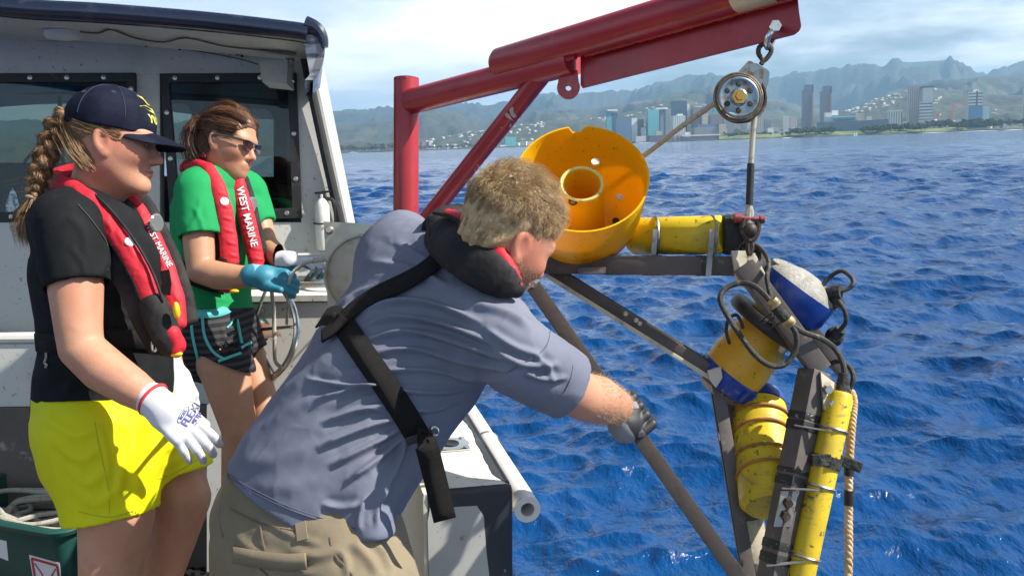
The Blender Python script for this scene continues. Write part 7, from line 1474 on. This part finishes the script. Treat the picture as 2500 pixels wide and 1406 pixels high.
part('pocket_flap', strap(trs, [(572, 1352), (640, 1364), (700, 1370), (750, 1368)], 1.3, 2.4, .03, .003, .003), m_khaki, tr3, 180)
# shoes hidden below the frame
for a in (P(900, 2290, 1.9), P(600, 2215, 2.1)): part('boot', G().ball(a + RT * .05 - UP * .0, .05, 12, (2.4, 1.0, .8), np.array([RT, fw, UP])), m_black, T3)
# ---- hair: cap of volume plus several thousand curls
hk3 = cut(cut(sd_ell((-.014, 0, .050), np.eye(3), (.1045, .0850, .0905)), (.052, 0, .030), (.84, 0, -.54), .008), (-.04, 0, -.085), (.25, 0, -1), .006); nape3 = cut(cut(sd_ell((-.036, 0, -.002), np.eye(3), (.068, .074, .074)), (-.016, 0, 0), (1.0, 0, .12), .006), (0, 0, -.066), (0, 0, -1.0), .006); hk30 = hk3; hk3 = lambda q: smin(hk30(q), nape3(q), .02)
hkl = lambda q: hk3(q) + .004 * np.sin(q[:, 0] * 130 + 2 * np.sin(q[:, 1] * 90)) * np.sin(q[:, 1] * 120 + q[:, 2] * 80)
v, f = polygonize(loc_fn(m3c, R3, m3s, hkl), *bnds([L3((-.14, -.12, -.1)), L3((.13, .12, .17)), L3((-.14, .12, .17)), L3((.13, -.12, -.1))], .01), .003); hr3 = part('hair', (v, f), m_sandy, T3, 180)
g_ = np.random.default_rng(31); N = 16000; d = g_.normal(size=(N, 3)); d /= np.linalg.norm(d, axis=1, keepdims=True); low = np.arange(N) < 3600; q = np.where(low[:, None], V(-.036, 0, -.002) + d * V(.067, .073, .073), V(-.014, 0, .050) + d * V(.1035, .0840, .0895))
ok = np.where(low, (q[:, 0] < -.018) & (q[:, 2] > -.064) & (q[:, 2] < .03), (((q - V(.060, 0, .030)) @ nrm(V(.84, 0, -.54))) < 0) & (q[:, 2] > -.03)); q = q[ok]; d = d[ok]; N = len(q)
topw = np.clip((q[:, 2] - .03) / .07, 0, 1); flow = np.stack([.35 + .75 * topw, q[:, 1] * 3.0, -.75 + .5 * topw], 1); cell = np.floor(q * 70 + 100 + .3 * g_.normal(size=q.shape)).astype(int); ph = (cell[:, 0] * 12.9898 + cell[:, 1] * 78.233 + cell[:, 2] * 37.719); ph = (np.sin(ph) * 43758.5453) % 1 * 6.283
flow = flow + .75 * np.stack([np.cos(ph), np.sin(ph), np.cos(ph * 1.7)], 1); flow -= d * (flow * d).sum(1, keepdims=True); flow /= np.linalg.norm(flow, axis=1, keepdims=True)
bit = np.cross(d, flow); Ls = (.010 + .024 * topw) * (.7 + .6 * g_.random(N)); K = 7; P3 = np.zeros((N, K, 3))
for k in range(K):
    u = k / (K - 1); c_ = ph * 2 + u * (4.2 + 1.5 * np.cos(ph)); P3[:, k] = q + flow * (Ls * u)[:, None] * 1.0 + d * (Ls * (.55 * u - .25 * u * u) * (.35 + .75 * topw))[:, None] + (Ls * .26 * u * topw)[:, None] * (np.cos(c_)[:, None] * bit + np.sin(c_)[:, None] * d) + g_.normal(size=(N, 3)) * .0012 * u
strands('curls', L3(P3.reshape(-1, 3)).reshape(N, K, 3), .00046, m_sandy, hr3)
# stubble beard and sideburn hairs
N = 1500; yy_ = np.where(g_.random(N) < .75, -1, 1); u = g_.random(N); w_ = g_.random(N); st = np.stack([-.012 + .098 * u, yy_ * (.066 - .052 * u ** 2.2), -.02 - .085 * w_ ** .9 - .03 * (1 - u) * 0], 1); st = st[(st[:, 2] < -.030 - .02 * st[:, 0] * 8)]; N = len(st)
pw = L3(st); nn_ = pw - L3(np.tile(V(.02, 0, -.05), (N, 1))); nn_ /= np.linalg.norm(nn_, axis=1, keepdims=True)
for _ in range(25): pw = pw - nn_ * (H3(f32(pw)) * .8)[:, None]
kb = H3(f32(pw)) < .003; pw, nn_ = pw[kb], nn_[kb]; N = len(pw); ln = .004; P3 = np.stack([pw + (nn_ * .5 - R3[2] * .8 + g_.normal(size=(N, 3)) * .3) * ln * k / 2 for k in range(3)], 1); strands('beard', P3, .00045, m_sandy, hr3)
# forearm hairs
N = 1300; u = g_.random(N); ax_ = ER + (WR - ER) * u[:, None]; dd_ = g_.normal(size=(N, 3)); dr_ = nrm(WR - ER); dd_ -= dr_ * (dd_ @ dr_)[:, None]; dd_ /= np.linalg.norm(dd_, axis=1, keepdims=True); pw = ax_ + dd_ * .05
for _ in range(20): pw = pw - dd_ * (armR(f32(pw)) * .8)[:, None]
P3 = np.stack([pw + (dd_ * .45 + dr_ * .8 + g_.normal(size=(N, 3)) * .35) * .009 * k / 2 for k in range(3)], 1); strands('arm_hairs', P3, .0003, M('arm_hair', (.5, .36, .2), .5), hr3)
# ---- life vest collar and webbing
V3 = part('life_vest', G().tube(curve(PP([(1062, 560, 1.90), (1080, 540, 1.95), (1120, 530, 1.99), (1170, 545, 2.0), (1200, 575, 1.99)]), 16), .030, 12), m_vblk, T3, 180)
lobe_part('collar_back', [(1064, 570, 1.86), (1082, 580, 1.80), (1117, 603, 1.745), (1157, 637, 1.71), (1197, 667, 1.69), (1235, 690, 1.68), (1266, 708, 1.69)], [.036, .045, .049, .046, .040, .032, .018], [.02, .022, .022, .02, .018, .016, .012], m_vblk, V3, .0035)
lobe_part('collar_red', [(1092, 530, 1.87), (1130, 545, 1.79), (1178, 578, 1.735), (1220, 622, 1.70), (1250, 660, 1.69), (1268, 692, 1.69)], [.018, .020, .019, .016, .012, .007], .014, m_vred, V3, .0035)
part('piping', G().tube(curve(PP([(1060, 520, 1.86), (1100, 530, 1.775), (1150, 562, 1.725), (1200, 612, 1.70), (1242, 652, 1.685), (1270, 692, 1.68)]), 30), .0045, 8), m_vblk, V3); part('collar_rim', G().tube(curve(PP([(1046, 545, 1.86), (1056, 585, 1.80), (1100, 622, 1.735), (1160, 665, 1.70), (1225, 700, 1.68), (1272, 712, 1.685)]), 30), .006, 8), m_vblk, V3)
whole = lambda p: shirt3(p)
part('back_strap', strap(shirt3, [(1112, 600), (1060, 652), (1000, 690), (930, 722), (880, 752), (838, 790), (812, 812)], 1.3, 2.4, .044, .0035, .008), m_web, V3, 180)
part('side_strap', strap(shirt3, [(765, 808), (800, 778), (832, 782), (880, 850), (935, 930), (990, 1015), (1020, 1065)], 1.3, 2.4, .047, .0035, .006), m_web, V3, 180); part('strap_keeper', strap(shirt3, [(800, 832), (826, 812), (852, 782)], 1.3, 2.4, .036, .005, .014, 14), m_web, V3, 180)
e0, n0 = hits(shirt3, [(1018, 1060)], 1.3, 2.4); tail = curve([e0[0] + n0[0] * .012, P(1040, 1085, 1.63), P(1055, 1140, 1.64), P(1070, 1200, 1.645), P(1086, 1268, 1.65)], 16); part('strap_tail', G().ribbon(tail, -fw + RT * .12, .042, .0035), m_web, V3, 180); part('slider', G().box(e0[0] + n0[0] * .016, nrm(RT + UP * .3), nrm(UP - RT * .3), fw, .026, .008, .005, .002), m_black, V3)
part('front_panel', G().prism(PP([(1010, 1085, 1.76), (1170, 935, 1.80), (1165, 952, 1.82), (1090, 1050, 1.84), (1020, 1110, 1.8)]), fw * .03), m_vblk, V3, 60); part('clip', G().torus(P(1060, 1052, 1.72), fw, .008, .0025, 16, 6), m_steel, V3)
# ---- gloved hand closed round the bar
m_gg = M('grey_glove', (.22, .22, .235), .75, bump=[(200, .3, .001)]); m_gk = M('black_glove_pad', (.016, .016, .018), .55, bump=[(200, .4, .001)])
ga = nrm(gb1 - gb0); ds = np.array([q for q in (gb0 + ga * t_ for t_ in np.linspace(0, 1, 400))]); pxs_, pys_, _ = proj(ds); ci = int(np.argmin((pxs_ - 1546) ** 2 + (pys_ - 1012) ** 2)); gc = ds[ci]
gx_ = nrm(np.cross(ga, fw)); gx_ = gx_ if gx_ @ RT > 0 else -gx_                                     # across the bar, to the right
palm3 = U([sd_box(gc - fw * .020 - ga * .004, np.array([ga, gx_, fw]), V(.042, .027, .015), .013), sd_cone(WR, gc - fw * .026 - gx_ * .012, .033, .034)], .025); fgs = []
for k in range(4):
    o = gc + ga * (.033 - .0225 * k) ; r_ = .0104 - .0008 * (k == 3); fgs.append(sd_path([o - fw * .030 + gx_ * .012, o - fw * .022 + gx_ * .036, o + fw * .008 + gx_ * .040, o + fw * .022 + gx_ * .014, o + fw * .020 - gx_ * .008], [r_ * 1.15, r_ * 1.1, r_ * 1.05, r_, r_ * .92]))
thm = sd_path([gc - fw * .024 - gx_ * .016 - ga * .02, gc - fw * .008 - gx_ * .032 + ga * .012, gc + fw * .012 - gx_ * .030 + ga * .028, gc + fw * .024 - gx_ * .008 + ga * .032], [.016, .0135, .012, .0105])
hm3 = U([palm3, lambda p: np.min([g2(p) for g2 in fgs], axis=0), thm], .0035); v, f = polygonize(hm3, *bnds([gc - V(.08, .08, .08), gc + V(.08, .08, .08), WR], .01), .0026); gl3 = part('glove', (relax(v, f, 1, .4), f), m_gg, T3, 180); two_sided(gl3, nrm(-gx_ - fw * .25), m_gk, .12)
cd_ = nrm(gc - fw * .026 - WR); part('cuff', G().lathe([(.033, -.012), (.0365, -.010), (.0365, .016), (.034, .020)], WR + cd_ * .004, cd_, 28), m_gg, gl3, 60); part('wrist_binding', G().torus(WR - cd_ * .008, cd_, .0345, .003, 28, 6), m_gk, gl3)
